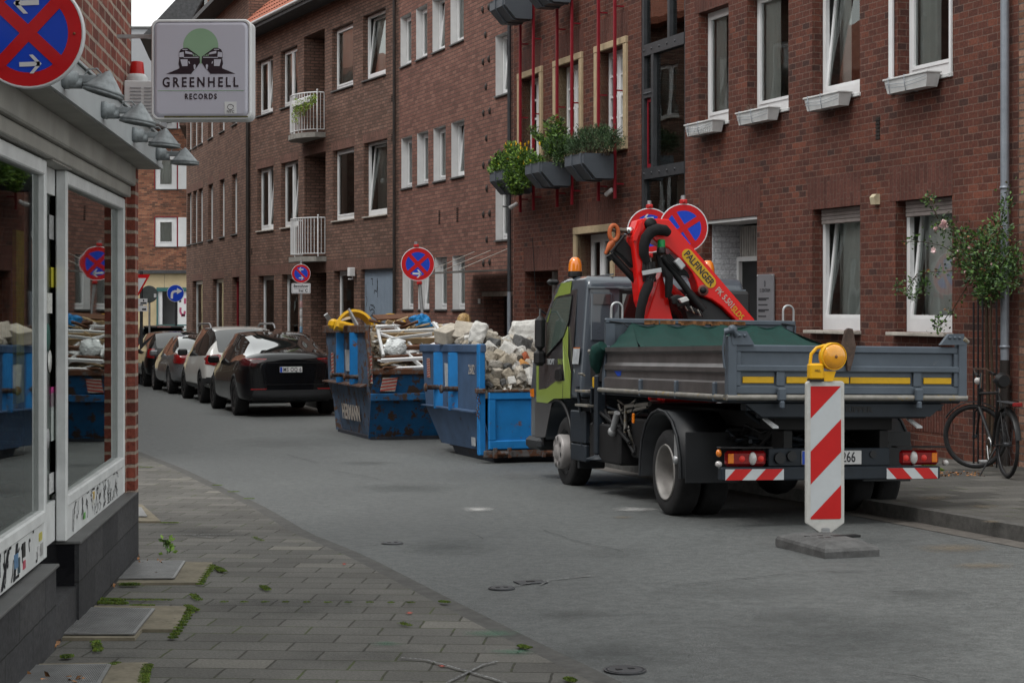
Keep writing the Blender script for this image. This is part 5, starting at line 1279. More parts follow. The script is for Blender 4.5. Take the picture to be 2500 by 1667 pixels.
t,bv,parts=car('parked_car','dark grey people carrier with black roof spoiler, farthest in the row of parked cars','car',place(322,935,53.5,.88,.8,R(17)),dict(L=4.3,W=1.86,st=[(a,b,c,d,e,f+.06,g,h+.16)for a,b,c,d,e,f,g,h in E_ST],r=.34,tw=.23,axles=(.8,3.4),rim='rim_silver',spokes=5,glass_side=(2,7),glass_rear=(1,3),glass_front=(6,7),roof=(3,6),roofm='p_black'),'p_dkgrey')
MB().box(-.6,.6,-.02,.40,1.60,1.67,bev=.02).build('roof_spoiler',['p_black'],t);MB().box(-.2,.2,-.024,-.018,1.62,1.65).build('brake_light',['lamp_red'],t)
for s in(-1,1):decal(bv,[(s*.70,1.12),(s*.84,1.13),(s*.88,.90),(s*.72,.88)],'y',1,'tail_light','lamp_red',t,.012,.03)
# ================================================================== skips
class Fr:
 """a local frame on the road: x to the right, y forward (away, turned th to the left), z up"""
 def __init__(s,loc,th,slope=0,roll=0):
  f_=Vector((-math.sin(th),math.cos(th),slope)).normalized();r_=Vector((math.cos(th),math.sin(th),roll));s.m=frame_mtx(loc,r_,f_-r_*r_.dot(f_)/r_.length_squared);s.i=s.m.inverted()
  s.o=s.i@Vector((0,0,CZ));s.R=s.i.to_3x3()
 def _on(s,px,py,k,v):
  d=s.R@Vector(((px-CX)/F,1,-(py-HY)/F));return s.o+d*((v-s.o[k])/d[k])
 def onx(s,px,py,x):p=s._on(px,py,0,x);return(p.y,p.z)
 def ony(s,px,py,y):p=s._on(px,py,1,y);return(p.x,p.z)
def skip_mat(name,c1,c2,thr,faded):
 m=mat(name,c1,.55,metal=.1,var=.16,scale=2.2,col2=c2,thr=thr);return m
RUST=(.085,.035,.018)
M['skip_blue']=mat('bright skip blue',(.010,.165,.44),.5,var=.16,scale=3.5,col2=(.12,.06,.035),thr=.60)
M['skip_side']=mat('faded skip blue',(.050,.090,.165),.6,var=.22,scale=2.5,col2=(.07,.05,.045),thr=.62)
M['skip_old']=mat('rusty grey blue skip',(.055,.088,.140),.7,var=.35,scale=3,col2=(.080,.045,.028),thr=.52)
M['skip_oldblue']=mat('scraped skip blue',(.006,.075,.190),.6,var=.3,scale=3,col2=(.05,.03,.02),thr=.50)
M['skip_rim']=mat('rusted rim',(.09,.085,.085),.8,var=.4,scale=6,col2=RUST,thr=.46)
M['skip_dark']=mat('dark skip steel',(.028,.032,.042),.7,var=.3,col2=RUST,thr=.6)
M['stripe_red']=mat('faded red stripes',(.32,.05,.04),.6,var=.25,scale=30);M['stripe_white']=mat('faded white stripes',(.42,.38,.34),.6,var=.25,scale=30)
def slab(mb,a,b,c,d,t,m=0):
 """thick plate from quad a b c d, thickness t along its normal"""
 a,b,c,d=map(Vector,(a,b,c,d));n_=(b-a).cross(d-a).normalized()*t
 mb.add([a,b,c,d,a+n_,b+n_,c+n_,d+n_],[(0,1,2,3),(7,6,5,4),(0,4,5,1),(1,5,6,2),(2,6,7,3),(3,7,4,0)],m)
def striped(t,pts,nrm,n=6,up=True):
 """red and white slanting stripes within a quad p00,p10,p11,p01"""
 a,b,c,d=map(Vector,pts);off=Vector(nrm)
 mb=MB();mb.add([a+off,b+off,c+off,d+off],[(0,1,2,3)],1)
 P=lambda u,v:a+(b-a)*u+(d-a)*v+(a-b+c-d)*(u*v)+off*1.6
 for k in range(n):
  v0,v1=(k+.0)/n,(k+.5)/n;s_=.5/n*1.2
  mb.add([P(0,v0),P(1,min(1,v0+s_)),P(1,min(1,v1+s_)),P(0,v1)],[(0,1,2,3)],0)
 return mb.build('warning_stripes',['stripe_red','stripe_white'],t)
# ------- nearer skip (rubble)
p0=ground(1180,1131);S2=Fr((p0.x,p0.y,p0.z),R(18),-.020,0)
t2=thing('rubble_skip','bright blue skip with a ribbed side and hinged end gate, heaped with broken concrete','skip',mtx=S2.m)
H2=S2.onx(1172,841,-.03)[1];Lt=2.8;W2=1.85
zbase=S2.onx(1170,1103,-.03)[1];zled=S2.onx(1165,1008,-.04)[1];zl=S2.ony(1250,957,0)[1]
sd=MB()
def side(mb,x0,sg):
 x1=x0+sg*.12
 slab(mb,(x0,0,zled),(x0,Lt-.22,zled),(x0,Lt,H2),(x0,0,H2),sg*-.012)
 slab(mb,(x1,0,zbase),(x1,Lt-.55,zbase),(x0,Lt-.22,zled),(x0,0,zled),sg*-.012)
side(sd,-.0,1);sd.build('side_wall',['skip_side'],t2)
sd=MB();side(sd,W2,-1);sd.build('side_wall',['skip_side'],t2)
rimm=MB().box(-.035,.04,-.02,Lt+.04,H2-.10,H2+.005,bev=.012);rimm.build('rim',['skip_side'],t2);MB().box(W2-.04,W2+.035,-.02,Lt+.04,H2-.10,H2+.005,bev=.012).build('rim',['skip_side'],t2)
def yat(px,z=None):return S2.onx(px,900,-.02)[0]
for px_ in(1072,1108):
 y_=yat(px_);rb=MB();rb.add([(-.10,y_-.05,zled),(.0,y_-.16,zled),(.0,y_+.12,zled),(-.085,y_+.05,zled),(-.10,y_-.05,H2-.1),(.0,y_-.16,H2-.1),(.0,y_+.12,H2-.1),(-.085,y_+.05,H2-.1)],[(0,1,5,4),(3,0,4,7),(2,3,7,6),(0,3,2,1),(4,5,6,7)])
 rb.build('rib',['skip_blue'],t2)
MB().box(-.05,.03,-.01,.10,zbase-.04,H2+.008,bev=.01).build('corner_post',['skip_blue'],t2)
MB().box(W2-.03,W2+.05,-.01,.10,zbase-.04,H2+.008,bev=.01).build('corner_post',['skip_blue'],t2)
led=MB();led.add([(-.09,.12,zled),(-.09,Lt-.2,zled+.02),(.02,Lt-.2,zled),(.02,.12,zled),(-.09,.12,zled+.015),(-.09,Lt-.3,zled+.035),(.02,Lt-.3,zled+.03),(.02,.12,zled+.03)],[(0,1,2,3),(7,6,5,4),(0,4,5,1),(1,5,6,2),(2,6,7,3),(3,7,4,0)]);led.build('ledge',['skip_side'],t2)
for px_,py_ in((1062,945),(1101,949)):
 y_,z_=S2.onx(px_,py_,-.1);MB().lathe([(.0001,-.24),(.055,-.24),(.055,-.215),(.032,-.21),(.032,.0)],14,axis='x',tf=Matrix.Translation((0,y_,z_))).build('lifting_pin',['skip_rim'],t2)
def sheet(tt,S,pts,x,m_,name='sticker',off=-.012):
 q=[S.onx(a,b,x)for a,b in pts];mb=MB();mb.add([(x+off,y,z)for y,z in q]+[(x+off+.004,y,z)for y,z in q],[tuple(range(len(q))),tuple(range(len(q),2*len(q)))[::-1]]);return mb.build(name,[m_],tt)
M['paper']=mat('weathered paper',(.34,.36,.38),.8,var=.25,scale=14)
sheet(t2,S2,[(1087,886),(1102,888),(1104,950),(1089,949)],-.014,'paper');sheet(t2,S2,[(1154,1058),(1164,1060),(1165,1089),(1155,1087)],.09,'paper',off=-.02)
q=[S2.onx(a,b,-.014)for a,b in((1043,874),(1051,875),(1052,922),(1044,921))];striped(t2,[(-.014,q[3][0],q[3][1]),(-.014,q[2][0],q[2][1]),(-.014,q[1][0],q[1][1]),(-.014,q[0][0],q[0][1])],(-.006,0,0),8)
yc,zc=S2.onx(1152,903,-.014);XL=Matrix(((0,0,-1,0),(-1,0,0,0),(0,1,0,0),(0,0,0,1)))
text_mesh('lettering','2682',.17,'stripe_white',t2,Matrix.Translation((-.020,yc,zc))@XL,sx=.8)
def gate(x0,x1,z0,z1,nm,m_,y=.0):
 mb=MB();mb.box(x0,x1,y-.05,y-.005,z0,z0+.11,bev=.012).box(x0,x1,y-.05,y-.005,z1-.09,z1,bev=.012);n_=3
 for k in range(n_+1):xx=x0+(x1-x0-.09)*k/n_;mb.box(xx,xx+.09,y-.048,y-.005,z0+.11,z1-.09,bev=.008)
 mb.box(x0,x1,y-.02,y,z0,z1);o=mb.build(nm,[m_],t2)
 return o
zg0=zbase+.03
gate(.06,W2-.04,zg0,zl,'end_gate','skip_blue')
MB().box(.0,W2,-.045,.02,zg0-.10,zg0-.01,bev=.012).build('sill_beam',['skip_rim'],t2)
for k in range(4):
 xx=.22+k*.62 if k<3 else W2-.2;MB().tube([(xx-.09,-.06,zg0-.05),(xx+.09,-.06,zg0-.05)],.028,8).box(xx-.11,xx-.07,-.09,-.03,zg0-.10,zg0+.02).box(xx+.07,xx+.11,-.09,-.03,zg0-.10,zg0+.02).build('hinge',['skip_rim'],t2)
MB().box(.07,W2-.05,-.055,.015,zl,zl+.03,bev=.006).build('gate_rim',['skip_rim'],t2)
ch=MB()
for k in range(11):ch.lathe([(.018,-.004),(.024,0),(.018,.004),(.012,0),(.018,-.004)],8,tf=Matrix.Translation((-.07-.012*math.sin(k),-.03,zl+.05-k*.035))@Matrix.Rotation(R(90*(k%2)),4,'Z')@Matrix.Rotation(R(80),4,'X'),axis='x')
ch.build('chain',['skip_rim'],t2);MB().box(-.10,.02,-.06,.02,zl-.01,zl+.05,bev=.01).build('latch',['skip_rim'],t2)
fl=MB();fl.box(.12,W2-.12,.0,Lt-.9,zbase-.02,zbase+.03);slab(fl,(.1,Lt-.55,zbase),(W2-.1,Lt-.55,zbase),(W2-.02,Lt,H2),(.02,Lt,H2),.012);fl.build('floor',['skip_dark'],t2)
ft=MB();ft.prism([(.18,-.02),(.18,.0),(.13,zbase-.02),(W2-.13,zbase-.02),(W2-.18,0)][1:],'y',.12,Lt-1.0);ft.build('skid',['skip_dark'],t2)
def rock(seed,flatness=1.0,n=16,bev=.012):
 g=random.Random(seed);bm_=bmesh.new()
 base=[Vector((sx*g.uniform(.7,1),sy*g.uniform(.7,1),sz*g.uniform(.65,1)*flatness))for sx in(-1,1)for sy in(-1,1)for sz in(-1,1)]
 for v in base:bm_.verts.new(v*.5)
 for _ in range(n-8):
  v=Vector((g.uniform(-1,1),g.uniform(-1,1),g.uniform(-1,1)*flatness));v*=.62/max(abs(v.x),abs(v.y),abs(v.z)/flatness)*g.uniform(.75,.95);bm_.verts.new(v)
 bmesh.ops.convex_hull(bm_,input=bm_.verts)
 bmesh.ops.delete(bm_,geom=[v for v in bm_.verts if not v.link_faces],context='VERTS')
 bmesh.ops.dissolve_limit(bm_,angle_limit=R(9),verts=bm_.verts,edges=bm_.edges)
 bmesh.ops.bevel(bm_,geom=bm_.edges[:]+bm_.verts[:],offset=.035,segments=1,affect='EDGES',profile=.6)
 bmesh.ops.triangulate(bm_,faces=bm_.faces[:])
 bmesh.ops.subdivide_edges(bm_,edges=[e for e in bm_.edges if e.calc_length()>.22],cuts=1,use_grid_fill=False);bmesh.ops.triangulate(bm_,faces=bm_.faces[:])
 bmesh.ops.subdivide_edges(bm_,edges=[e for e in bm_.edges if e.calc_length()>.16],cuts=1,use_grid_fill=False);bmesh.ops.triangulate(bm_,faces=bm_.faces[:])
 for v in bm_.verts:v.co+=Vector((noise.noise(v.co*5+Vector((seed,0,0))),noise.noise(v.co*5+Vector((0,seed,0))),noise.noise(v.co*5+Vector((0,0,seed)))))*.055
 me=bpy.data.meshes.new('concrete_chunk');bm_.to_mesh(me);bm_.free();return me
def conc(name,c,v=.3):return mat(name,c,.92,var=v,scale=7,bump=.008,col2=tuple(x*.5 for x in c),thr=.60)
rock_m=[conc('broken concrete warm',(.33,.29,.23)),conc('broken concrete pale',(.43,.39,.33)),conc('broken concrete grey',(.27,.25,.22)),conc('plaster white',(.58,.57,.54),.1),conc('brick shard',(.30,.08,.035)),conc('ochre stone',(.42,.20,.06)),conc('dark rubble',(.10,.10,.10))]
meshes=[]
for s_ in range(14):
 for mi in((0,1,2)if s_<10 else(3,4,5,6)):
  me=rock(s_+1,1.0 if s_%3 else .62);me.materials.append(rock_m[mi]);meshes.append((me,mi))
common=[q for q in meshes if q[1]in(0,1,2)];white=[q for q in meshes if q[1]==3];bricky=[q for q in meshes if q[1]in(4,5)];darkm=[q for q in meshes if q[1]==6]
lab={0:'warm grey broken concrete chunk',1:'pale broken concrete chunk',2:'darker grey broken concrete chunk',3:'white plastered masonry lump',4:'red brick shard',5:'ochre orange stone',6:'dark grey asphalt lump'}
def put_rock(me,mi,p,s,g):
 sz='small' if s<.135 else 'medium sized' if s<.2 else 'large';wh=('by the gate' if p[1]<.6 else 'half way' if p[1]<1.5 else 'far end')+(' of blue skip, street side' if p[0]<.55 else ' of blue skip, middle' if p[0]<1.2 else ' of blue skip, pavement side')
 o=bpy.data.objects.new('concrete_chunk' if mi not in(4,5)else 'brick_shard',me);COL.objects.link(o)
 o.location=S2.m@Vector(p);o.rotation_euler=(g.uniform(0,6),g.uniform(0,6),g.uniform(0,6));o.scale=(s*g.uniform(.8,1.25),s*g.uniform(.8,1.2),s*g.uniform(.8,1.1))
 tag(o,sz+' '+lab[mi]+', '+wh,'rubble','chunks of rubble in the bright blue skip');return o
def heap(x,y):
 """height of the heap over the skip (local): slopes down towards the low gate"""
 a=min(1,max(0,(y+.05)/1.15));e=min(1,(x+.02)/.22,(W2+.02-x)/.22);e=max(0,e)
 return zl-.06+(H2+.16-zl)*a**.8*(.80+.20*e)-.20*max(0,y-1.0)*(1-.6*min(1,max(0,x-.5)))+.05*math.sin(3.1*x+1.7*y)
hm=MB();nx_,ny_=26,40;g=random.Random(5)
vs=[(.03+(W2-.06)*i/nx_,.02+(Lt-.1)*j/ny_,heap(.03+(W2-.06)*i/nx_,.02+(Lt-.1)*j/ny_)-.10+g.uniform(-.03,.03))for j in range(ny_+1)for i in range(nx_+1)]
hm.add(vs,[(j*(nx_+1)+i,j*(nx_+1)+i+1,(j+1)*(nx_+1)+i+1,(j+1)*(nx_+1)+i)for j in range(ny_)for i in range(nx_)])
for _ in range(4200):
 x,y=g.uniform(.05,W2-.05),g.uniform(.0,Lt-.1)**1;s=g.uniform(.015,.055);z=heap(x,y)-.07+g.uniform(-.02,.05)
 q=[Vector((g.uniform(-1,1),g.uniform(-1,1),g.uniform(-1,1))).normalized()*s*g.uniform(.6,1.2)for _ in range(4)]
 hm.add([Vector((x,y,z))+v for v in q],[(0,1,2),(0,3,1),(1,3,2),(2,3,0)],g.choice((0,0,1,2)))
o=hm.build('rubble_grit',[rock_m[0],rock_m[1],rock_m[3]]);o.matrix_world=S2.m;tag(o,'fine grit and crumbs filling the gaps of the rubble heap',kind='stuff')
placed=[];blk=[(S2.ony(1096,808,1.7)[0],1.7),(S2.ony(1137,803,1.6)[0],1.6)]
def try_put(x,y,s,pool,up=0.0,force=False):
 if not force and any((x-a)**2+(y-b)**2<.06 for a,b in blk):return
 y=max(y,.04+s*.62);x=min(max(x,.05+s*.5),W2-.05-s*.5)
 if y<.8 and not force:s=min(s,.17)
 z=heap(x,y)+up
 for q in placed:
  if(q[0]-x)**2+(q[1]-y)**2+(q[2]-z)**2<((q[3]+s)*.40)**2 and not force:return
 placed.append((x,y,z,s));me,mi=g.choice(pool);put_rock(me,mi,(x,y,z),s,g)
for(x,y,s,pool,up)in((.95,1.25,.40,white,.12),(.22,.95,.30,white,.04),(.22,.50,.17,common,0),(.75,.55,.13,bricky,.03),(.66,.42,.12,bricky,.02),(.25,2.4,.26,white,.05),(.05+.2,1.9,.36,common,.05),(1.3,1.5,.34,common,.1),(1.62,1.3,.30,common,.08),(.5,1.6,.3,common,.10),(.55,.72,.22,white,.0),(1.05,.6,.20,common,0),(.9,.2,.14,white,-.02)):try_put(x,y,s,pool,up,True)
for k in range(2600):
 if len(placed)>=290:break
 r_=g.random();s=.25 if k<50 else(.17 if k<260 else .10);s*=g.uniform(.75,1.2)
 x=g.uniform(.06,W2-.06);y=(g.random()**1.4)*(Lt-.25)+.0
 try_put(x,y,s,common if r_<.82 else white if r_<.91 else darkm if r_<.985 else bricky,g.uniform(-.03,.03))
for(px_,py_,y_,rot,L_,lb)in((1096,806,1.7,(10,-18,25),.32,'pale solid building block lying near the left end of the rubble heap'),(1137,803,1.6,(62,8,-28),.30,'pale building block with round holes standing tilted on the rubble heap')):
 x_,z_=S2.ony(px_,py_,y_);tb=thing('building_block',lb,'block',mtx=S2.m@Matrix.Translation((x_,y_,z_-.05))@Matrix.Rotation(R(rot[2]),4,'Z')@Matrix.Rotation(R(rot[1]),4,'Y')@Matrix.Rotation(R(rot[0]),4,'X'))
 MB().box(-L_/2,L_/2,-.12,.12,-.09,.09,bev=.008).build('block',[rock_m[1]],tb)
 if rot[0]>20:
  for k in range(3):MB().lathe([(.0001,-.1215),(.016,-.1215)],10,axis='y',tf=Matrix.Translation((-.08+.08*k,0,.02))).build('hole',['black'],tb)
# ------- farther skip (scrap wood and window frames)
p0=ground(897,1074);S1=Fr((p0.x,p0.y,p0.z),R(18),-.014,0)
t1=thing('scrap_skip','rust streaked grey blue skip with a low scraped end, piled with scrap wood','skip',mtx=S1.m)
X0=.0;W1=1.85
topn=S1.onx(904,797,0);topf=S1.onx(795,795,0);rimp=S1.onx(925,905,-.05);botf=S1.onx(825,1058,.05)
Hs=(topn[1]+topf[1])/2;zr=S1.ony(930,908,-.25)[1];zl1=S1.onx(860,938,0)[1]
yr=-.30;yN=max(.0,topn[0]);yF=topf[0];Lb=max(1.9,botf[0])
def side1(x0,sg):
 mb=MB();x1=x0+sg*.14
 up=[(yr,zr),(yF-.1,zl1+.0),(yF,Hs),(yN,Hs)]
 mb.prism([(y,z)for y,z in[(yr+.06,zl1),(yF-.22,zl1),(yF,Hs),(yN,Hs),(yr-.0,zr)]],'x',min(x0,x0+sg*.012),max(x0,x0+sg*.012))
 slab(mb,(x1,0,.02),(x1,Lb,.02),(x0,yF-.22,zl1),(x0,yr+.06,zl1),sg*-.012)
 return mb.build('side_wall',['skip_old'],t1)
side1(0,1);side1(W1,-1)
for x_ in(0,W1):
 MB().box(x_-.05,x_+.05,yN-.02,yF+.05,Hs-.11,Hs+.01,bev=.012).build('rim',['skip_rim'],t1)
 em=MB();em.prism([(yN,Hs),(yr,zr),(yr+.06,zl1),(yr+.14,zl1),(yr+.09,zr),(yN+.09,Hs)],'x',x_-.03,x_+.03);em.build('edge_plate',['skip_rim'],t1)
ya=lambda px:S1.onx(px,850,0)[0]
for px_,m_ in((835,'skip_oldblue'),(868,'skip_oldblue')):
 y_=ya(px_);rb=MB();rb.add([(-.10,y_-.05,zl1),(.0,y_-.14,zl1),(.0,y_+.12,zl1),(-.085,y_+.05,zl1),(-.10,y_-.05,Hs-.1),(.0,y_-.14,Hs-.1),(.0,y_+.12,Hs-.1),(-.085,y_+.05,Hs-.1)],[(0,1,5,4),(3,0,4,7),(2,3,7,6),(0,3,2,1),(4,5,6,7)]);rb.build('rib',['skip_blue'],t1)
MB().add([(-.10,yr+.3,zl1+.0),(-.10,yF-.2,zl1+.02),(.0,yF-.2,zl1+.03),(.0,yr+.3,zl1+.03),(-.10,yr+.3,zl1-.02),(-.10,yF-.2,zl1-.0),(.0,yF-.2,zl1),(.0,yr+.3,zl1)],[(0,3,2,1),(4,5,6,7),(0,1,5,4),(3,7,6,2),(0,4,7,3),(1,2,6,5)]).build('ledge',['skip_rim'],t1)
for px_,py_ in((825,915),(858,920)):
 y_,z_=S1.onx(px_,py_,-.1);MB().lathe([(.0001,-.22),(.055,-.22),(.055,-.2),(.032,-.195),(.032,.0)],14,axis='x',tf=Matrix.Translation((0,y_,z_))).build('lifting_pin',['skip_rim'],t1)
sheet(t1,S1,[(844,853),(861,855),(862,907),(846,905)],-.004,'paper')
for quad_ in([(811,920),(817,921),(815,861),(809,860)],[(900,935),(911,936),(909,869),(898,868)]):
 q=[S1.onx(a,b,-.004)for a,b in quad_];striped(t1,[(-.004,y,z)for y,z in q],(-.006,0,0),7)
yc,zc=S1.onx(860,1008,.07);text_mesh('lettering','HERMANN',.32,'stripe_white',t1,Matrix.Translation((.048,yc,zc))@Matrix.Rotation(R(-5),4,'Y')@XL,sx=.80,bold=.010)
en=MB();yb,zb_=yr+.07,zl1-.16
slab(en,(.02,0.02,.03),(W1-.02,0.02,.03),(W1,yb,zb_),(.0,yb,zb_),.012);en.build('end_wall',['skip_oldblue'],t1)
en=MB();slab(en,(.0,yb,zb_),(W1,yb,zb_),(W1,yr,zr),(.0,yr,zr),.012);en.build('end_band',['skip_oldblue'],t1)
MB().box(-.02,W1+.02,yb-.09,yb+.01,zb_-.05,zb_+.06,bev=.01).build('cross_beam',['skip_oldblue'],t1)
MB().box(-.03,W1+.03,yr-.05,yr+.05,zr-.04,zr+.05,bev=.012).build('end_rim',['skip_rim'],t1)
a,b=S1.ony(927,957,yr),S1.ony(970,920,yr)
q=[S1.ony(*p,yr-.0)for p in((927,955),(964,955),(970,922),(934,922))];mbs=striped(t1,[(x,yr-.002,z)for x,z in q],(0,-.012,0),4)
MB().box(.05,W1-.05,0,Lb,-.0,.05).build('floor',['skip_dark'],t1)
MB().prism([(Lb,.04),(yF,Hs),(yF-.03,Hs),(Lb-.03,.04)],'x',.02,W1-.02).build('far_wall',['skip_old'],t1)
MB().tube([(.35,.1,.06),(.35,Lb,.06)],.05,8).tube([(W1-.35,.1,.06),(W1-.35,Lb,.06)],.05,8).build('skid',['skip_dark'],t1)
M['wood_raw']=mat('raw board',(.36,.26,.15),.8,var=.25,scale=8);M['wood_dark']=mat('dark stained board',(.12,.055,.03),.7,var=.3,scale=8)
M['yellow_pl']=mat('yellow chute plastic',(.72,.40,.015),.4,var=.1);M['blue_bag']=mat('blue bag plastic',(.01,.17,.42),.45,var=.3,scale=9)
M['debris']=mat('mixed debris',(.20,.17,.13),.95,var=.7,scale=7,bump=.02)
g=random.Random(12)
hb_=MB();nx_,ny_=20,24
def heap1(x,y):return zr-.05+(Hs-zr+.02)*min(1,max(0,(y-yr)/.95))**.9
hb_.add([(.02+(W1-.04)*i/nx_,yr+.04+(yF-yr-.08)*j/ny_,heap1(0,yr+.04+(yF-yr-.08)*j/ny_)-.10+g.uniform(-.06,.06))for j in range(ny_+1)for i in range(nx_+1)],[(j*(nx_+1)+i,j*(nx_+1)+i+1,(j+1)*(nx_+1)+i+1,(j+1)*(nx_+1)+i)for j in range(ny_)for i in range(nx_)])
for _ in range(900):
 x,y=g.uniform(.04,W1-.04),g.uniform(yr+.05,yF-.1);s=g.uniform(.02,.08);z=heap1(x,y)-.06+g.uniform(-.02,.06);q=[Vector((g.uniform(-1,1),g.uniform(-1,1),g.uniform(-.6,.6)))*s for _ in range(4)]
 hb_.add([Vector((x,y,z))+v for v in q],[(0,1,2),(0,3,1),(1,3,2),(2,3,0)],g.choice((0,1,2,3)))
o=hb_.build('debris_fill',['debris','wood_raw','white_old','wood_dark']);o.matrix_world=S1.m;tag(o,'splinters and crumbled rubbish filling the rusty skip',kind='stuff')
def board(px0,py0,y0,px1,py1,y1,w_,th,m_,lb,name='scrap_board',grp='boards and bars heaped in the rusty skip'):
 a,b=S1.ony(px0,py0,y0),S1.ony(px1,py1,y1);A,B=Vector((a[0],y0,a[1])),Vector((b[0],y1,b[1]));d=B-A;L_=d.length
 x_=d.normalized();up=Vector((0,-.45,.9));m_x=frame_mtx(A,x_,x_.cross(up).cross(x_)if False else up)
 o=MB().box(0,L_,-w_/2,w_/2,-th/2,th/2,bev=.004).build(name,[m_]);o.matrix_world=S1.m@m_x;tag(o,lb,'board',grp);return o
Bd=[(918,798,.5,1068,792,.75,.05,.05,'white','long white bar lying across the top of the scrap heap'),(921,812,.35,1064,806,.5,.06,.04,'white_old','white bar with a chipped end, just below the top one'),(960,790,.6,1040,893,-.15,.07,.04,'white','white window bar sloping steeply down to the right across the heap'),(935,851,.0,1042,846,.05,.06,.05,'wood_dark','brown edged bar across the middle of the scrap heap'),(925,822,.3,1062,820,.4,.12,.02,'wood_raw','wide raw wooden board below the white bars'),(930,838,.2,1060,834,.3,.14,.02,'wood_raw','raw plywood strip behind the plastic bag'),(930,880,-.22,1045,874,-.15,.05,.04,'white','white frame bar along the low end of the skip'),(935,872,-.1,1040,866,-.05,.04,.03,'wood_dark','thin brown slat above the lowest white bar'),(922,806,.3,936,868,-.15,.05,.04,'white_old','short white bar standing at the left edge of the heap'),(1058,788,.6,1072,806,.4,.05,.04,'white','white bar end bent down at the right of the heap'),(985,855,.0,1040,905,-.28,.06,.03,'white_old','pale bar crossing the lower right of the heap'),(915,776,.9,1045,770,1.2,.03,.16,'wood_dark','wide brown board standing on edge at the back of the heap'),(928,815,.25,990,835,.1,.04,.03,'white','thin white strip sloping right in the upper heap'),(950,828,.15,1055,815,.2,.05,.02,'white_old','flat white strip rising to the right'),(936,900,-.30,1046,896,-.26,.04,.035,'white','bottom rail of a white window frame against the low end'),(940,843,.1,1000,800,.5,.05,.02,'wood_raw','raw lath leaning left over the heap'),(795,767,2.2,812,792,2.3,.07,.03,'steel','short grey metal profile sticking up at the far corner of the rusty skip'),(850,755,1.1,872,795,1.0,.07,.03,'steel','grey metal profile leaning over the rim beside the yellow chute'),(822,784,1.9,860,773,1.4,.05,.03,'white','white bar poking out over the street side rim')]
for b_ in Bd:board(*b_)
for k in range(46):
 x,y=g.uniform(.1,W1-.5),g.uniform(yr+.05,1.2);L_=g.uniform(.25,.9);a=g.uniform(-.6,.6);m_=g.choice(('white_old','wood_raw','wood_raw','wood_dark','white'))
 o=MB().box(-L_/2,L_/2,-.03,.03,-.012,.012,bev=.003).build('scrap_piece',[m_]);o.matrix_world=S1.m@Matrix.Translation((x+.2,y,heap1(x,y)+g.uniform(-.02,.05)))@Matrix.Rotation(a,4,'Z')@Matrix.Rotation(g.uniform(-.35,.35),4,'Y')@Matrix.Rotation(g.uniform(-.8,.8),4,'X')
 tag(o,{'white_old':'chipped white painted scrap piece','white':'clean white scrap piece','wood_raw':'raw wooden scrap piece','wood_dark':'dark brown scrap piece'}[m_]+(', short' if L_<.5 else ', long')+(', near the low end' if y<.4 else ', towards the back')+(', street side' if x<.6 else ', pavement side')+' of the rusty skip','scrap','scrap pieces in the rusty skip')
def chute(px,py,y_,rad,a0,a1,lb,tilt=0):
 x_,z_=S1.ony(px,py,y_);mb=MB();n_=22;vs=[]
 for i in range(n_+1):
  a=R(a0+(a1-a0)*i/n_)
  for r_,dy in((rad,0),(rad,.22),(rad*.86,.22),(rad*.86,0)):vs.append((r_*math.cos(a),dy,r_*math.sin(a)))
 mb.add(vs,[(4*i+k,4*i+(k+1)%4,4*i+4+(k+1)%4,4*i+4+k)for i in range(n_)for k in range(4)]+[(0,1,2,3),(4*n_+3,4*n_+2,4*n_+1,4*n_)],0,False)
 o=mb.build('chute_segment',['yellow_pl']);o.matrix_world=S1.m@Matrix.Translation((x_,y_,z_))@Matrix.Rotation(R(tilt),4,'Z')@Matrix.Rotation(R(-18),4,'X');tag(o,lb,'chute','yellow rubble chute segments');return o
chute(868,800,1.0,.30,10,175,'yellow curved rubble chute segment on the street side of the scrap heap')
chute(957,805,1.3,.27,5,160,'yellow curved rubble chute segment at the middle of the scrap heap behind the brown board')
x_,z_=S1.ony(1050,805,.8);o=MB().box(-.06,.10,-.1,.1,-.14,.10,bev=.03).build('chute_segment',['yellow_pl']);o.matrix_world=S1.m@Matrix.Translation((x_,.8,z_));tag(o,'small yellow plastic piece at the right end of the scrap heap beside the blue bag','chute','yellow rubble chute segments')
x_,z_=S1.ony(835,792,1.5);o=MB().box(-.2,.2,-.12,.12,-.1,.05,bev=.04).build('chute_segment',['yellow_pl']);o.matrix_world=S1.m@Matrix.Translation((x_,1.5,z_))@Matrix.Rotation(R(14),4,'Y');tag(o,'crushed yellow plastic piece at the left rim of the rusty skip','chute','yellow rubble chute segments')
def crumple(name,c,r_,sc,m_,lb,seed,amp=.35):
 bm_=bmesh.new();bmesh.ops.create_icosphere(bm_,subdivisions=4,radius=r_)
 for v in bm_.verts:
  v.co=Vector((v.co.x*sc[0],v.co.y*sc[1],v.co.z*sc[2]));n_=noise.noise(v.co*9+Vector((seed,0,0)))+.5*abs(noise.noise(v.co*22));v.co*=1+amp*n_
 me=bpy.data.meshes.new(name);bm_.to_mesh(me);bm_.free();me.materials.append(M[m_]);o=bpy.data.objects.new(name,me);COL.objects.link(o);o.matrix_world=S1.m@Matrix.Translation(c);tag(o,lb,'bag');return o
x_,z_=S1.ony(1027,788,.75);crumple('refuse_sack',(x_,.75,z_),.15,(1.15,.8,.85),'blue_bag','crumpled blue plastic sack at the top right of the scrap heap',3,.5)
m,n,p=newmat('clear film');p.inputs['Base Color'].default_value=(.55,.58,.58,1);p.inputs['Roughness'].default_value=.25;p.inputs['Coat Weight'].default_value=.5;M['film']=m
x_,z_=S1.ony(957,848,.05);crumple('plastic_bag',(x_,.02,z_),.15,(1.1,.7,.75),'film','crumpled clear plastic bag lying in the middle of the scrap heap',8,.5)
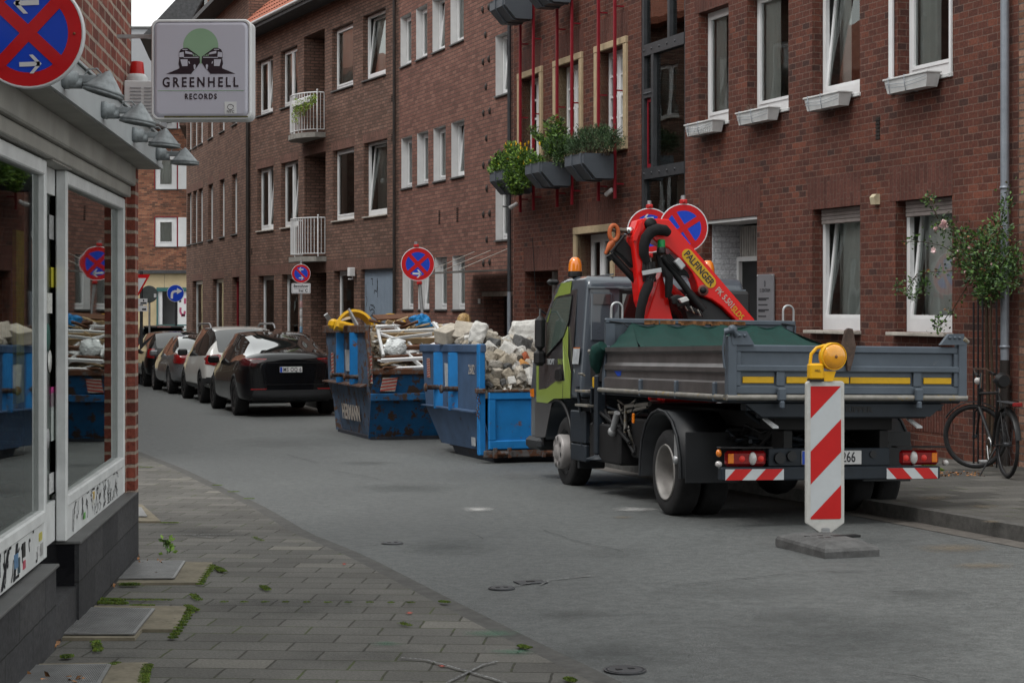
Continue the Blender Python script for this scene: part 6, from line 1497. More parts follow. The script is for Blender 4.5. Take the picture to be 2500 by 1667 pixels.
# ================================================================== crane tipper truck
TK=Fr((1.295,14.93,1.6-1.757),math.atan2(.252,.968),-.027,-.016)
tk=thing('tipper_truck','grey and lime flatbed tipper truck with a folded red loading crane behind the cab','truck',mtx=TK.m)
M['cab_grey']=paint('cab blue grey',(.072,.088,.108),.1,.3);M['cab_dark']=paint('cab dark grey',(.060,.056,.060),.2,.3);M['lime']=paint('lime green',(.25,.335,.065),0,.35)
M['bed_grey']=mat('bed blue grey',(.085,.105,.130),.45,metal=.2,var=.16,scale=3,col2=(.17,.17,.17),thr=.68)
M['bed_alu']=mat('dull brown aluminium',(.135,.125,.125),.38,metal=.55,var=.25,scale=4,col2=(.30,.30,.30),thr=.68)
M['rail_worn']=mat('worn rail',(.24,.23,.21),.55,metal=.4,var=.25,scale=9,col2=(.33,.25,.12),thr=.58)
M['chassis']=mat('chassis black',(.008,.008,.009),.6,var=.4,scale=6);M['chassis_blue']=mat('dark blue steel',(.014,.020,.028),.5,var=.25)
M['guard']=mat('mudguard plastic',(.018,.020,.023),.5,var=.25,scale=3)
M['crane_red']=paint('crane red',(.68,.010,.008),0,.45,.3);M['sleeve']=mat('black fabric sleeve',(.010,.010,.011),.95,var=.4,scale=14,bump=.01)
M['tarp']=mat('green tarpaulin net',(.004,.034,.028),.85,var=.3,scale=20,bump=.004)
M['refl_yellow']=mat('yellow reflector',(.58,.34,.01),.35,var=.06,scale=30);M['r_white']=mat('reflective white',(.50,.53,.55),.4,var=.06,scale=6);M['r_red']=mat('reflective red',(.50,.012,.012),.4,var=.08,scale=6)
M['rusty']=mat('bare rust',(.22,.10,.04),.8,var=.5,scale=18);M['hook_orange']=mat('orange hook',(.42,.10,.03),.55,var=.3,scale=14,col2=(.12,.06,.04),thr=.6)
def tb(nm,m_,*boxes,bev=.006,parent=tk):
 mb=MB()
 for b in boxes:mb.box(*b,bev=bev)
 return mb.build(nm,[m_],parent)
tb('chassis_rail','chassis',(.56,.64,-1.2,4.2,.55,.76));tb('chassis_rail','chassis',(1.39,1.47,-1.2,4.2,.55,.76))
tb('subframe','chassis',(.50,1.53,-1.15,1.9,.76,.90),(.3,1.75,-.2,.2,.60,.76),(.3,1.75,1.5,2.6,.42,.78))
ax=MB().tube([(.2,0,.36),(1.85,0,.36)],.07,10).sphere((1.02,0,.36),.2).tube([(.2,3.35,.34),(1.8,3.35,.34)],.06,8).tube([(1.0,.3,.42),(1.0,2.6,.5)],.05,8);ax.build('axle',['chassis'],tk)
tb('tool_box','chassis',(.10,.42,.75,1.22,.42,.78),bev=.02);tb('fuel_tank','chassis',(1.55,1.95,.7,1.7,.40,.80),bev=.05)
tb('side_guard','chassis',(.05,.30,1.40,2.35,.33,.70),bev=.02)
M['rim_truck']=mat('dull truck rim',(.26,.25,.24),.55,metal=.35,var=.2,scale=8)
m,n,p=newmat('greenish cab glass');p.inputs['Base Color'].default_value=(.085,.115,.10,1);p.inputs['Roughness'].default_value=.04;p.inputs['Coat Weight'].default_value=1;M['cabglass']=m
def dual(x,s):
 w_=bpy.data.objects.new('wheel',None);COL.objects.link(w_);w_.parent=tk;w_.location=(x,0,.36)
 for dx in(0,.245):MB().lathe([(.235,.098*s),(.27,.105*s),(.335,.10*s),(.356,.082*s),(.36,.06*s),(.36,-.06*s),(.356,-.082*s),(.335,-.10*s),(.235,-.098*s)],48,axis='x',tf=Matrix.Translation((-dx*s,0,0))).build('tyre',['tyre'],w_)
 r_=MB().lathe([(.238,.10*s),(.232,.112*s),(.222,.10*s),(.212,.04*s),(.20,-.06*s),(.15,-.10*s),(.10,-.10*s),(.09,-.02*s),(.0001,-.01*s)],40,axis='x')
 for k in range(8):a=k*math.pi/4;r_.lathe([(.0001,-.085*s),(.014,-.085*s),(.014,-.10*s)],6,axis='x',tf=Matrix.Translation((0,.125*math.cos(a),.125*math.sin(a))))
 r_.build('rim',['rim_truck'],w_)
dual(.105,-1);dual(1.925,1)
def front(x,s):
 w_=bpy.data.objects.new('wheel',None);COL.objects.link(w_);w_.parent=tk;w_.location=(x,3.35,.36)
 MB().lathe([(.235,.098*s),(.27,.105*s),(.335,.10*s),(.356,.082*s),(.36,.06*s),(.36,-.06*s),(.335,-.10*s),(.235,-.098*s)],48,axis='x').build('tyre',['tyre'],w_)
 MB().lathe([(.238,.09*s),(.228,.10*s),(.215,.06*s),(.19,.03*s),(.17,.05*s)],36,axis='x').build('rim',['trim_black'],w_)
 c=MB().lathe([(.175,.05*s),(.178,.16*s),(.165,.185*s),(.11,.19*s),(.085,.175*s),(.07,.20*s),(.0001,.205*s)],36,axis='x')
 c.build('wheel_trim',[mat('silver wheel trim',(.30,.285,.28),.5,metal=.3,var=.1)],w_)
 h=MB()
 for k in range(8):a=k*math.pi/4+.2;h.lathe([(.0001,.1895*s),(.024,.1895*s)],12,axis='x',tf=Matrix.Translation((0,.137*math.cos(a),.137*math.sin(a)))@Matrix.Diagonal((1,.75,1.2,1)))
 h.build('trim_hole',['black'],w_)
front(.20,-1);front(1.80,1)
for x0,x1 in((-.03,.44),(1.59,2.06)):
 mb=MB();pts=[]
 prof=[(.56,.30),(.55,.45),(.50,.62),(.40,.76),(.25,.85),(.08,.885),(-.10,.87),(-.26,.80),(-.38,.68),(-.45,.52),(-.47,.34)]
 vs=[(x,y,z)for x in(x0,x1)for y,z in prof]+[(x,y*.955,z*.955+.012)for x in(x0,x1)for y,z in prof];n_=len(prof)
 fs=[]
 for i in range(n_-1):fs+=[(i,i+1,n_+i+1,n_+i),(2*n_+i,3*n_+i,3*n_+i+1,2*n_+i+1),(i,2*n_+i,2*n_+i+1,i+1),(n_+i,n_+i+1,3*n_+i+1,3*n_+i)]
 mb.add(vs,fs,0,True);mb.tube([(x0-.004 if x0<0 else x1+.004,y,z)for y,z in prof],.014,6);mb.build('mudguard',['guard'],tk)
tb('mud_flap','guard',(.0,.46,-.50,-.485,.30,.72),bev=.004);tb('mud_flap','guard',(1.59,2.03,-.50,-.485,.30,.72),bev=.004)
MB().box(-.01,.03,-.30,-.24,.50,.74,bev=.01).sphere((.01,-.27,.48),.04).build('guard_bracket',['steel'],tk)
sb=MB()
def prof_side(mb,x0,sg,y0,y1,m=0):
 P_=[(0,1.05),(.0,1.13),(.028,1.145),(.028,1.205),(.0,1.22),(.0,1.26),(.022,1.28),(.022,1.37),(0,1.385),(-.006,1.42),(-.02,1.425),(-.045,1.42),(-.045,1.05)]
 mb.prism([(x0+sg*a,z)for a,z in P_][::-1 if sg>0 else 1],'y',y0,y1,m)
for x0,sg in((.0,1),(2.03,-1)):
 sb=MB();P_=[(0,1.05),(.0,1.135),(.020,1.15),(.020,1.205),(.0,1.22),(.0,1.255),(.024,1.285),(.024,1.365),(-.004,1.385),(-.004,1.425),(.045,1.425),(.045,1.05)]
 sb.prism([(x0+sg*a,z)for a,z in P_],'y',-1.37,1.72);d_=sb.build('side_board',['bed_alu'],tk)
 for yy_ in(.62,-.30,-1.18):tb('hinge','bed_grey',(x0-.03 if sg>0 else x0-.01,x0+.01 if sg>0 else x0+.03,yy_-.022,yy_+.022,.99,1.14),bev=.01,parent=d_)
 tb('front_post','bed_grey',(min(x0,x0+sg*.06),max(x0,x0+sg*.06),1.722,1.80,.98,1.44));tb('rear_post','bed_grey',(min(x0-sg*.006,x0+sg*.07),max(x0-sg*.006,x0+sg*.07),-1.445,-1.372,1.0,1.50))
MB().tube([(-.012,-1.40,1.025),(-.012,1.84,1.025)],.022,10).build('lower_rail',['rail_worn'],tk);MB().tube([(2.042,-1.40,1.025),(2.042,1.84,1.025)],.022,10).build('lower_rail',['rail_worn'],tk)
tb('bed_floor','chassis_blue',(.02,2.01,-1.38,1.84,.98,1.045));tb('cross_beam','chassis_blue',(.18,1.86,-1.36,-1.24,.92,.979),(.3,1.74,-1.32,-1.26,.86,.919))
MB().prism([(.16,.975),(1.87,.975),(1.74,.875),(.30,.875)],'y',-1.385,-1.365).build('kipper_plate',['chassis_blue'],tk)
text_mesh('lettering','KIPPER',.062,'black',tk,Matrix.Translation((1.12,-1.388,.93))@X90,sx=1.25,bold=.002)
tg=MB();yt=-1.43
tg.box(.06,1.97,yt+.02,yt+.045,1.05,1.42)
for z0,z1,pr_ in((1.375,1.432,.012),(1.05,1.115,.010),(1.225,1.275,.0)):tg.box(.06,1.97,yt+pr_-.012,yt+.022,z0,z1,bev=.008)
for x0,x1 in((.06,.105),(.40,.47),(1.57,1.64),(1.925,1.97)):tg.box(x0,x1,yt-.004,yt+.022,1.114,1.226 if 0.2<x0<1.8 else 1.376,bev=.004)
g_=tg.build('tailgate',['bed_grey'],tk)
for x0,x1 in((.125,.385),(.49,1.02),(1.03,1.55),(1.665,1.91)):MB().box(x0,x1,yt+.008,yt+.0195,1.135,1.185,bev=.004).build('reflector',['refl_yellow'],g_)
for x0 in(.435,1.605):tb('hinge','bed_grey',(x0-.035,x0+.035,yt-.045,yt-.005,1.0,1.10),(x0-.02,x0+.02,yt-.05,yt-.01,.94,1.0),bev=.01,parent=g_)
for a,b in((-.01,.40),(.47,1.57),(1.64,2.04)):MB().tube([(a,yt+.0,1.025),(b,yt+.0,1.025)],.024,10).build('tail_rail',['rail_worn'],g_)
for x_ in(.33,1.56):MB().add([(x_,yt+.1,.86),(x_+.04,yt+.1,.86),(x_+.10,yt+.02,.80),(x_+.05,yt+.02,.80),(x_,yt+.1,.85),(x_+.04,yt+.1,.85),(x_+.10,yt+.02,.785),(x_+.05,yt+.02,.785)],[(0,1,2,3),(7,6,5,4),(0,4,5,1),(1,5,6,2),(2,6,7,3),(3,7,4,0)]).build('step_bar',['steel'],tk)
for sg,px0 in((1,((1786,842),(1783,815),(1787,807),(1821,808),(1840,842))),(-1,((2294,842),(2315,815),(2351,815),(2352,842)))):
 q=[TK.ony(a,b,yt)for a,b in px0];gm_=MB().prism(q,'y',yt-.02,yt+.02);gm_=gm_.build('gusset',['bed_grey'],tk)
 cx_=sum(p[0]for p in q)/len(q);cz_=sum(p[1]for p in q)/len(q)
 bb=MB()
 for k in(-1,0,1):bb.lathe([(.0001,yt-.03),(.013,yt-.028),(.013,yt-.02)],8,axis='y',tf=Matrix.Translation((cx_+k*.042,0,cz_+.012)))
 bb.build('bolt',['bed_grey'],gm_)
MB().tube([(-.02,-1.42,1.53),(.03,-1.46,1.55),(.06,-1.44,1.50)],.028,8).tube([(-.02,-1.42,1.53),(-.04,-1.42,1.40),(-.03,-1.43,1.25)],.009,6).sphere((.03,-1.44,1.545),.04).build('latch',['bed_grey'],tk)
MB().tube([(2.0,-1.44,1.50),(2.05,-1.42,1.47)],.022,8).build('latch',['rail_worn'],tk)
q=[TK.ony(a,b,yt-.03)for a,b in((2055,880),(2056,840),(2064,806),(2070,801),(2080,803),(2088,845),(2084,868),(2074,905),(2068,905),(2066,872))]
hk=MB().prism(q,'y',yt-.045,yt-.01).build('latch_hook',[mat('brown worn latch',(.07,.045,.035),.6,var=.4,scale=20,col2=(.2,.13,.07),thr=.6)],tk)
hb_=MB();hb_.box(.05,2.0,1.85,1.885,1.0,1.69).box(.05,2.0,1.835,1.90,1.655,1.705,bev=.01).box(.05,.14,1.83,1.848,1.0,1.655).box(1.9,2.0,1.83,1.848,1.0,1.655);hbo=hb_.build('headboard',['bed_grey'],tk)
rs=MB();g=random.Random(2);
for k in range(34):x_=.42+1.05*k/34+g.uniform(-.02,.02);rs.box(x_,x_+g.uniform(.02,.07),1.8325,1.8345,1.665-g.uniform(0,.02),1.69)
rs.build('bare_rust',['rusty'],hbo)
for x_ in(.165,1.93):
 MB().tube([(x_-.055,1.86,1.69)]+[(x_+.055*math.cos(R(180-a)),1.86,1.80+.055*math.sin(R(a)))for a in range(0,181,20)]+[(x_+.055,1.86,1.69)],.012,8).build('rope_loop',['steel'],hbo)
 MB().tube([(x_-.08,1.83,1.675),(x_+.05,1.82,1.66),(x_+.12*(1 if x_<1 else .3),1.81,1.60),(x_+(.02 if x_<1 else .06),1.81,1.50)],.006,6).build('cord',['black'],hbo)
bu=tb('rear_bumper','chassis_blue',(.01,1.895,-1.27,-1.19,.372,.475),bev=.01)
def chev(x0,x1,dr,par):
 mb=MB();y=-1.2725;z0,z1=.376,.462;mb.box(x0,x1,y-.001,y+.004,z0,z1,0);w_=(x1-x0);s_=.085
 for k,(a,b)in enumerate(((.08,.37),(.60,.90))):
  a0,b0=(a,b)if dr>0 else(1-b,1-a);lean=s_*1.0*dr
  q=[(x0+a0*w_-lean/2,z0),(x0+b0*w_-lean/2,z0),(x0+b0*w_+lean/2,z1),(x0+a0*w_+lean/2,z1)];q=[(min(max(p[0],x0),x1),p[1])for p in q];mb.add([(p[0],y-.002,p[1])for p in q],[(0,1,2,3)],1)
 mb.build('reflective_strip',['r_white','r_red'],par)
chev(.045,.535,1,bu);chev(1.42,1.87,-1,bu)
tb('light_panel','chassis_blue',(.43,1.48,-1.21,-1.19,.478,.62));MB().tube([(.52,-1.24,.545),(.52,-1.2,.545)],.045,14).tube([(.62,-1.24,.56),(.62,-1.2,.56)],.04,12).tube([(1.33,-1.22,.57),(1.33,-1.2,.57)],.03,12).build('socket',['trim_black'],tk)
for x0,sg in((.06,1),(1.56,-1)):
 W_=.345;lt=tb('tail_light','lamp_red',(x0,x0+W_,-1.235,-1.19,.482,.602),bev=.028)
 f_=lambda u:x0+(u if sg>0 else 1-u)*W_
 a,b=sorted((f_(.02),f_(.24)));tb('indicator_lens','lamp_amber',(a,b,-1.2385,-1.20,.490,.594),bev=.02,parent=lt)
 MB().lathe([(.0001,-1.243),(.04,-1.241),(.045,-1.232),(.0001,-1.23)],20,axis='y',tf=Matrix.Translation((f_(.66),0,.542))@Matrix.Diagonal((.75,1,1.2,1))).build('reversing_lens',['lamp_clear'],lt)
 m=newmat('warm red bulb');m[2].inputs['Base Color'].default_value=(.7,.03,.02,1);M['bulb']=m[0]
 for u in(.40,.86):MB().lathe([(.0001,-1.241),(.022,-1.239),(.028,-1.232)],16,axis='y',tf=Matrix.Translation((f_(u),0,.540))).build('bulb',['bulb'],lt)
 tb('light_hood','black',(x0-.05,x0+W_+.04,-1.27,-1.17,.622,.634),bev=.003)
 xx=x0-.055 if sg>0 else x0+W_+.055
 MB().lathe([(.0001,-1.25),(.022,-1.245),(.026,-1.22),(.0001,-1.2)],16,axis='y',tf=Matrix.Translation((xx,0,.50))).build('marker_lamp',['lamp_clear'],tk)
 if sg>0:MB().lathe([(.0001,-1.235),(.028,-1.23),(.03,-1.21)],16,axis='y',tf=Matrix.Translation((xx+.005,0,.585))@Matrix.Diagonal((.7,1,1,1))).build('marker_lamp',['lamp_amber'],tk)
plq=MB().box(.71,1.225,-1.222,-1.212,.49,.60,bev=.003).build('number_plate',['plate_white'],tk);MB().box(.713,.75,-1.2235,-1.2205,.493,.597).build('country_band',['plate_blue'],plq)
text_mesh('lettering','MS CK 266',.115,'ink',plq,Matrix.Translation((.985,-1.2245,.545))@X90,sx=.70,bold=.001)
tm=MB();nu,nv=44,14;vs=[]
for j in range(nv+1):
 v=j/nv
 for i in range(nu+1):
  u=i/nu;x_t=.30+1.53*u;x_b=.05+1.93*u;y_t=1.80;y_b=(1.55 if u<.02 else .75)
  sag=.035*math.sin(u*math.pi*5)**2*(1-v)*(1 if 0<i<nu else 0)
  x_=x_t+(x_b-x_t)*v;y_=y_t+(.80-y_t)*v;z_=1.655-sag+(1.415-1.655)*v**.85+.018*noise.noise(Vector((u*9,v*3,1)))*(v>0)-.02*math.sin(v*math.pi)
  vs.append((x_,y_,z_))
tm.add(vs,[(j*(nu+1)+i,(j+1)*(nu+1)+i,(j+1)*(nu+1)+i+1,j*(nu+1)+i+1)for j in range(nv)for i in range(nu)],0,True)
for xt,xb,sx in((.30,.03,-1),(1.83,1.99,1)):
 n_=12;q=[(xt+(xb-xt)*k/n_,1.80+(1.72-1.80)*k/n_,1.655+(1.40-1.655)*k/n_+.01*math.sin(k*1.3))for k in range(n_+1)];r_=[(xt+(xb-xt)*k/n_,1.80+(.80-1.80)*k/n_,1.655+(1.415-1.655)*(k/n_)**.85)for k in range(n_+1)]
 tm.add(q+r_,[(i,i+1,n_+2+i,n_+1+i)for i in range(n_)],0,True)
nu2,nv2=30,24
tm.add([(.02+1.99*i/nu2,.82-2.15*j/nv2,1.405+.02*noise.noise(Vector((i*.4,j*.4,3)))-.04*j/nv2)for j in range(nv2+1)for i in range(nu2+1)],[(j*(nu2+1)+i,(j+1)*(nu2+1)+i,(j+1)*(nu2+1)+i+1,j*(nu2+1)+i+1)for j in range(nv2)for i in range(nu2)],0,True)
bunch=[(-.02,1.70,1.44),(-.05,1.76,1.40),(-.055,1.80,1.33),(-.05,1.82,1.25),(-.03,1.83,1.18)]
tm.tube(bunch,[.05,.075,.07,.055,.02],10);tm.tube([(.30,1.805,1.66)]+[(.30+1.53*k/20,1.79,1.650-.03*math.sin(k*math.pi/4)**2)for k in range(21)],.008,5)
to=tm.build('tarpaulin',['tarp']);to.matrix_world=TK.m;tag(to,'dark green net tarpaulin tied over the load of the tipper truck','tarpaulin')
# ---- cab
cy=lambda px,py:TK.onx(1240+px/3.5625,640+py/3.5625,.05)
cab=MB();P_=[(2.72,.92),(2.72,2.07),(2.80,2.155),(3.45,2.17),(3.80,2.13),(3.95,2.02),(4.28,1.72),(4.55,1.30),(4.60,1.0),(4.58,.44),(4.08,.44),(4.03,.62),(3.88,.80),(3.65,.87),(3.2,.91)]
n_=len(P_)
def tum(z):return .055+max(0,z-1.25)*.09
cab.add([(tum(z),y,z)for y,z in P_]+[(1.90+.055-tum(z),y,z)for y,z in P_],[tuple(range(n_))[::-1],tuple(range(n_,2*n_))]+[(i,(i+1)%n_,n_+(i+1)%n_,n_+i)for i in range(n_)])
co=cab.build('cab',['cab_grey'],tk)
bm_=bmesh.new();bm_.from_mesh(co.data);bmesh.ops.recalc_face_normals(bm_,faces=bm_.faces);bm_.to_mesh(co.data);bm_.free();smooth_bevel(co,.075,5,25)
co.data.polygons.foreach_set('use_smooth',[True]*len(co.data.polygons))
co.data.materials.clear();co.data.materials.append(M['cab_grey'])
def side_patch(nm,m_,pts,d0=.0,th=.006,par=co):
 q=[cy(a,b)for a,b in pts];mb=MB();k=len(q)
 mb.add([(tum(z)-d0-th,y,z)for y,z in q]+[(tum(z)-d0+.001,y,z)for y,z in q],[tuple(range(k)),tuple(range(k,2*k))[::-1]]+[(i,k+i,k+(i+1)%k,(i+1)%k)for i in range(k)]);return mb.build(nm,[m_],par)
dr=side_patch('door','cab_dark',[(250,1205),(247,870),(300,520),(352,330),(372,262),(545,236),(550,600),(546,1180),(400,1188),(350,1222)],0,.006)
side_patch('lime_stripe','lime',[(268,1110),(340,1098),(420,1036),(500,1032),(482,880),(462,670),(492,545),(500,600),(517,820),(549,965),(543,1182),(400,1186),(348,1224),(252,1214),(250,1060),(268,1056)],.007,.003,dr)
side_patch('lime_pillar','lime',[(250,1056),(250,862),(268,864),(268,1058)],.007,.003,dr);side_patch('lime_pillar','lime',[(306,520),(350,348),(366,290),(380,262),(404,182),(494,165),(490,272),(385,296),(345,360),(318,520)],.007,.003,co)
side_patch('window_seal','black',[(322,830),(316,560),(348,352),(374,306),(516,284),(503,518),(472,645)],.010,.003,dr)
side_patch('side_window','cabglass',[(328,818),(322,565),(352,360),(378,314),(510,294),(498,515),(468,640)],.0135,.002,dr)
side_patch('door_handle','black',[(425,1010),(430,940),(470,930),(476,1020),(440,1028)],.012,.02,dr)
side_patch('door_gap','black',[(478,1180),(482,1040),(484,1040),(481,1180)],.011,.001,dr)
side_patch('sticker','paper',[(556,885),(556,750),(612,750),(610,885)],.002,.002);side_patch('sticker','lamp_amber',[(556,749),(556,741),(612,741),(612,749)],.002,.002)
yy_,zz_=cy(372,868);text_mesh('lettering','TRIOPT',.085,'r_white',dr,Matrix.Translation((tum(zz_)-.0125,yy_+.0,zz_))@XL,sx=1.1);yy_,zz_=cy(430,868);text_mesh('lettering','BAU',.085,'lime',dr,Matrix.Translation((tum(zz_)-.0125,yy_-.12,zz_))@XL,sx=1.1)
side_patch('front_skirt','cab_dark',[(233,1210),(236,1520),(322,1520),(345,1400),(380,1225),(348,1226)],.0,.004);side_patch('side_indicator','lamp_amber',[(206,1165),(203,1105),(222,1100),(224,1170)],.0,.02)
wa=MB();wc=(3.55,.40)
[MB().tube([(x_,wc[0]+.54*math.cos(R(a)),wc[1]+.49*math.sin(R(a)))for a in range(0,181,12)],.02,8).build('wheel_arch',['black'],tk)for x_ in(.075,1.88)]
tb('front_bumper','guard',(.02,1.93,4.12,4.66,.33,.47),bev=.04);tb('windscreen','cglass',(.2,1.75,4.30,4.31,1.3,1.31))
ws=MB().add([(.16,4.30,1.72),(1.79,4.30,1.72),(1.86,4.575,1.29),(.09,4.575,1.29)],[(0,1,2,3)]).build('windscreen',['cglass'],co)
rp=tb('rear_ridge','cab_grey',(.13,1.83,2.700,2.722,2.02,2.04),bev=.004);tb('rear_recess','cab_grey',(.17,.40,2.705,2.722,1.50,1.98),bev=.012);tb('rear_vent','cab_dark',(.19,.37,2.696,2.706,1.86,1.97),bev=.01)
tb('rear_window','cglass',(.50,1.45,2.700,2.716,1.60,1.98),bev=.03);tb('window_seal','black',(.47,1.48,2.712,2.720,1.57,2.01),bev=.02)
for x_ in(.42,.85,1.25):MB().box(x_,x_+.02,2.80,3.6,2.165,2.182,bev=.005).build('roof_rib',['cab_grey'],co)
tb('air_intake','trim_black',(.55,.85,2.56,2.70,1.05,1.35),bev=.02);lv=MB()
for k in range(8):lv.box(1.63,1.80,2.694,2.712,1.72+k*.03,1.735+k*.03)
lv.build('louvre',['black'],tk);tb('air_filter','trim_black',(1.58,1.84,2.60,2.69,1.62,2.02),bev=.03)
mm=thing('mirror_tmp',None,None)if False else None
mr_=MB().box(-.085,.02,3.82,3.95,1.40,1.77,bev=.045).box(-.09,.03,3.84,3.96,1.24,1.41,bev=.035);mr_=mr_.build('wing_mirror',['black'],tk)
MB().tube([(-.03,3.9,1.76),(.0,4.0,1.84),(.10,4.15,1.80)],.012,6).build('mirror_arm',['black'],mr_)
MB().tube([(.10,4.1,1.70),(-.0,4.16,1.9),(-.12,3.9,2.6)],.004,4).build('antenna',['black'],tk)
MB().box(.04,.16,3.80,3.92,2.10,2.16,bev=.025).build('roof_camera',['black'],tk)
def beacon(x,y,z,s,nm='beacon'):
 o=MB().lathe([(.068*s,z),(.068*s,z+.04*s),(.064*s,z+.05*s)],20,tf=Matrix.Translation((x,y,0))).build('beacon_base',['black'],tk)
 MB().lathe([(.066*s,z+.05*s),(.064*s,z+.11*s),(.05*s,z+.16*s),(.03*s,z+.182*s),(.0001,z+.185*s)],22,tf=Matrix.Translation((x,y,0))).build(nm,['lamp_amber'],o)
 MB().lathe([(.02*s,z+.05*s),(.02*s,z+.13*s),(.0001,z+.14*s)],10,tf=Matrix.Translation((x,y,0))).build('bulb',['bulb'],o)
bx_=TK.ony(1404,674,3.3);beacon(bx_[0],3.3,2.165,1.1);bx_=TK.ony(1728,674,3.3);beacon(bx_[0],3.3,2.165,1.1)
# ---- crane
Z=lambda x,y:(1480+x/5.6,520+y/5.6)
YC=2.3
def cp(pts,y0,y1,nm,m_,par=None,bev=.012):
 q=[TK.ony(*Z(*p),YC)for p in pts];mb=MB().prism(q,'y',y0,y1);o=mb.build(nm,[m_],par or crn)
 if bev:smooth_bevel(o,bev,2,40)
 return o
def c3(x,y,yy):a,b=TK.ony(*Z(x,y),yy);return Vector((a,yy,b))
crn=bpy.data.objects.new('crane',None);COL.objects.link(crn);crn.parent=tk
boom=cp([(395,105),(480,84),(815,95),(860,150),(1975,1455),(1990,1520),(1760,1520),(1690,1440),(1540,1290),(1400,1190),(1255,1135),(1215,1080),(1185,960),(1130,830),(1010,680),(800,490),(650,420),(560,330),(470,250)],YC-.10,YC+.10,'boom','crane_red')
cp([(300,395),(300,330),(370,110),(440,88),(470,200),(450,400),(445,700),(505,930),(430,1300),(395,1200),(350,800)],YC-.14,YC+.06,'column','crane_red')
cp([(296,398),(300,330),(385,150),(430,130),(400,260),(345,400)],YC-.16,YC-.141,'column_cap','crane_red',bev=.004)
cp([(740,800),(905,1520),(500,1530),(700,900)],YC-.05,YC+.10,'pedestal','crane_red')
cp([(880,930),(930,930),(1500,1500),(1400,1500),(880,1010)],YC+.10,YC+.16,'inner_beam','crane_red')
cp([(1000,1180),(1190,1100),(1260,1150),(1420,1215),(1560,1320),(1720,1470),(1400,1500),(1100,1480)],YC-.04,YC+.08,'boom_foot','trim_black')
MB().tube([c3(760,590,YC-.12),c3(1240,1230,YC-.10)],.034,12).tube([c3(1130,1090,YC-.10),c3(1330,1330,YC-.1)],.045,12).build('lift_cylinder',['chassis'],crn)
MB().tube([c3(60,560,YC),c3(480,1010,YC)],.036,12).tube([c3(30,575,YC),c3(75,640,YC)],.03,10).build('arm_cylinder',['chassis'],crn)
cp([(95,520),(150,320),(190,300),(330,500),(350,760),(200,600)],YC-.06,YC+.06,'arm_box','chassis')
MB().tube([c3(80,225,YC-.05),c3(290,245,YC-.05)],.025,10).build('pin_bar',[mat('greased steel',(.13,.11,.09),.4,metal=.5)],crn);MB().lathe([(.0001,-.10),(.033,-.10),(.033,.05)],14,axis='y',tf=Matrix.Translation(c3(292,248,YC))).build('pin_head',['chrome'],crn)
MB().tube([c3(255,300,YC-.09),c3(60,540,YC-.09)],.014,6).build('tie_bar',['chassis'],crn)
hk_=MB();ctr_=c3(100,275,YC-.06)
hk_.tube([ctr_+Vector((.045*math.cos(R(a)),-.01,.075*math.sin(R(a))))for a in range(0,361,20)],.022,8)
hk_.tube([c3(95,390,YC-.07),c3(50,440,YC-.07),c3(20,500,YC-.07),c3(-15,560,YC-.07)],[.028,.03,.022,.015],8);hk_.tube([c3(95,400,YC-.07),c3(110,450,YC-.07),c3(60,520,YC-.07)],.018,8)
hk_.build('hook',['hook_orange'],crn)
sl_=MB().tube([c3(850,275,YC-.15),c3(800,240,YC-.17),c3(700,225,YC-.19),c3(610,260,YC-.19),c3(545,340,YC-.18),c3(515,450,YC-.18),c3(515,560,YC-.17),c3(560,680,YC-.16)],[.04,.055,.058,.058,.055,.050,.050,.035],14)
sl_.build('hose_sleeve',['sleeve'],crn);MB().tube([c3(600,925,YC-.16),c3(570,1000,YC-.16),c3(520,1120,YC-.17),c3(475,1300,YC-.17),c3(450,1500,YC-.15)],[.04,.05,.05,.046,.045],14).build('hose_sleeve',['sleeve'],crn)
MB().tube([c3(700,560,YC-.13),c3(740,720,YC-.13),c3(860,870,YC-.13),c3(855,1020,YC-.13),c3(840,1160,YC-.12)],[.02,.03,.042,.04,.025],10).build('hose_sleeve',['sleeve'],crn)
for k in range(9):
 a=500+k*20;MB().tube([c3(a+5,670,YC-.15),c3(a-6,800,YC-.17-.01*(k%2)),c3(a+12+k,940,YC-.15)],.007,6).build('hose',['black'],crn)
q0,q1=c3(490,825,YC-.20),c3(755,778,YC-.20);MB().box(0,(q1-q0).length,-.008,.008,-.022,.022,bev=.003,tf=frame_mtx(q0,q1-q0,Vector((0,1,0)))).build('hose_clamp',['steel'],crn)
for k in range(5):MB().tube([c3(770+k*22,590-k*8,YC-.14),c3(900+k*26,740-k*6,YC-.15),c3(1010+k*24,850-k*8,YC-.14),c3(1130,850+k*10,YC-.12)],.009,6).build('hose',['black'],crn)
cp([(835,680),(905,620),(1000,735),(935,800)],YC-.20,YC-.15,'valve_block','steel')
b0=c3(752,545,YC-.16);MB().lathe([(.045,0),(.045,.05),(.04,.055)],18,tf=Matrix.Translation(b0)).build('beacon_base',['black'],crn);MB().lathe([(.040,.055),(.038,.12),(.03,.13),(.0001,.132)],18,tf=Matrix.Translation(b0)).build('beacon',[mat('green beacon lens',(.005,.22,.055),.25)],crn)
cp([(890,1185),(930,1240),(1035,1205),(995,1150)],YC-.22,YC-.17,'gauge_box','plate_white',bev=.006);cp([(810,1180),(830,1260),(880,1255),(900,1300),(1060,1260),(1050,1170),(900,1120),(840,1150)],YC-.168,YC-.08,'control_box','chassis')
for k in range(8):MB().tube([c3(1020+k*32,1290+k*14,YC-.10),c3(1060+k*32,1240+k*14,YC-.14),c3(1110+k*30,1330+k*12,YC-.13)],.010,6).build('hose',['rail_worn' if k%3==0 else 'black'],crn)
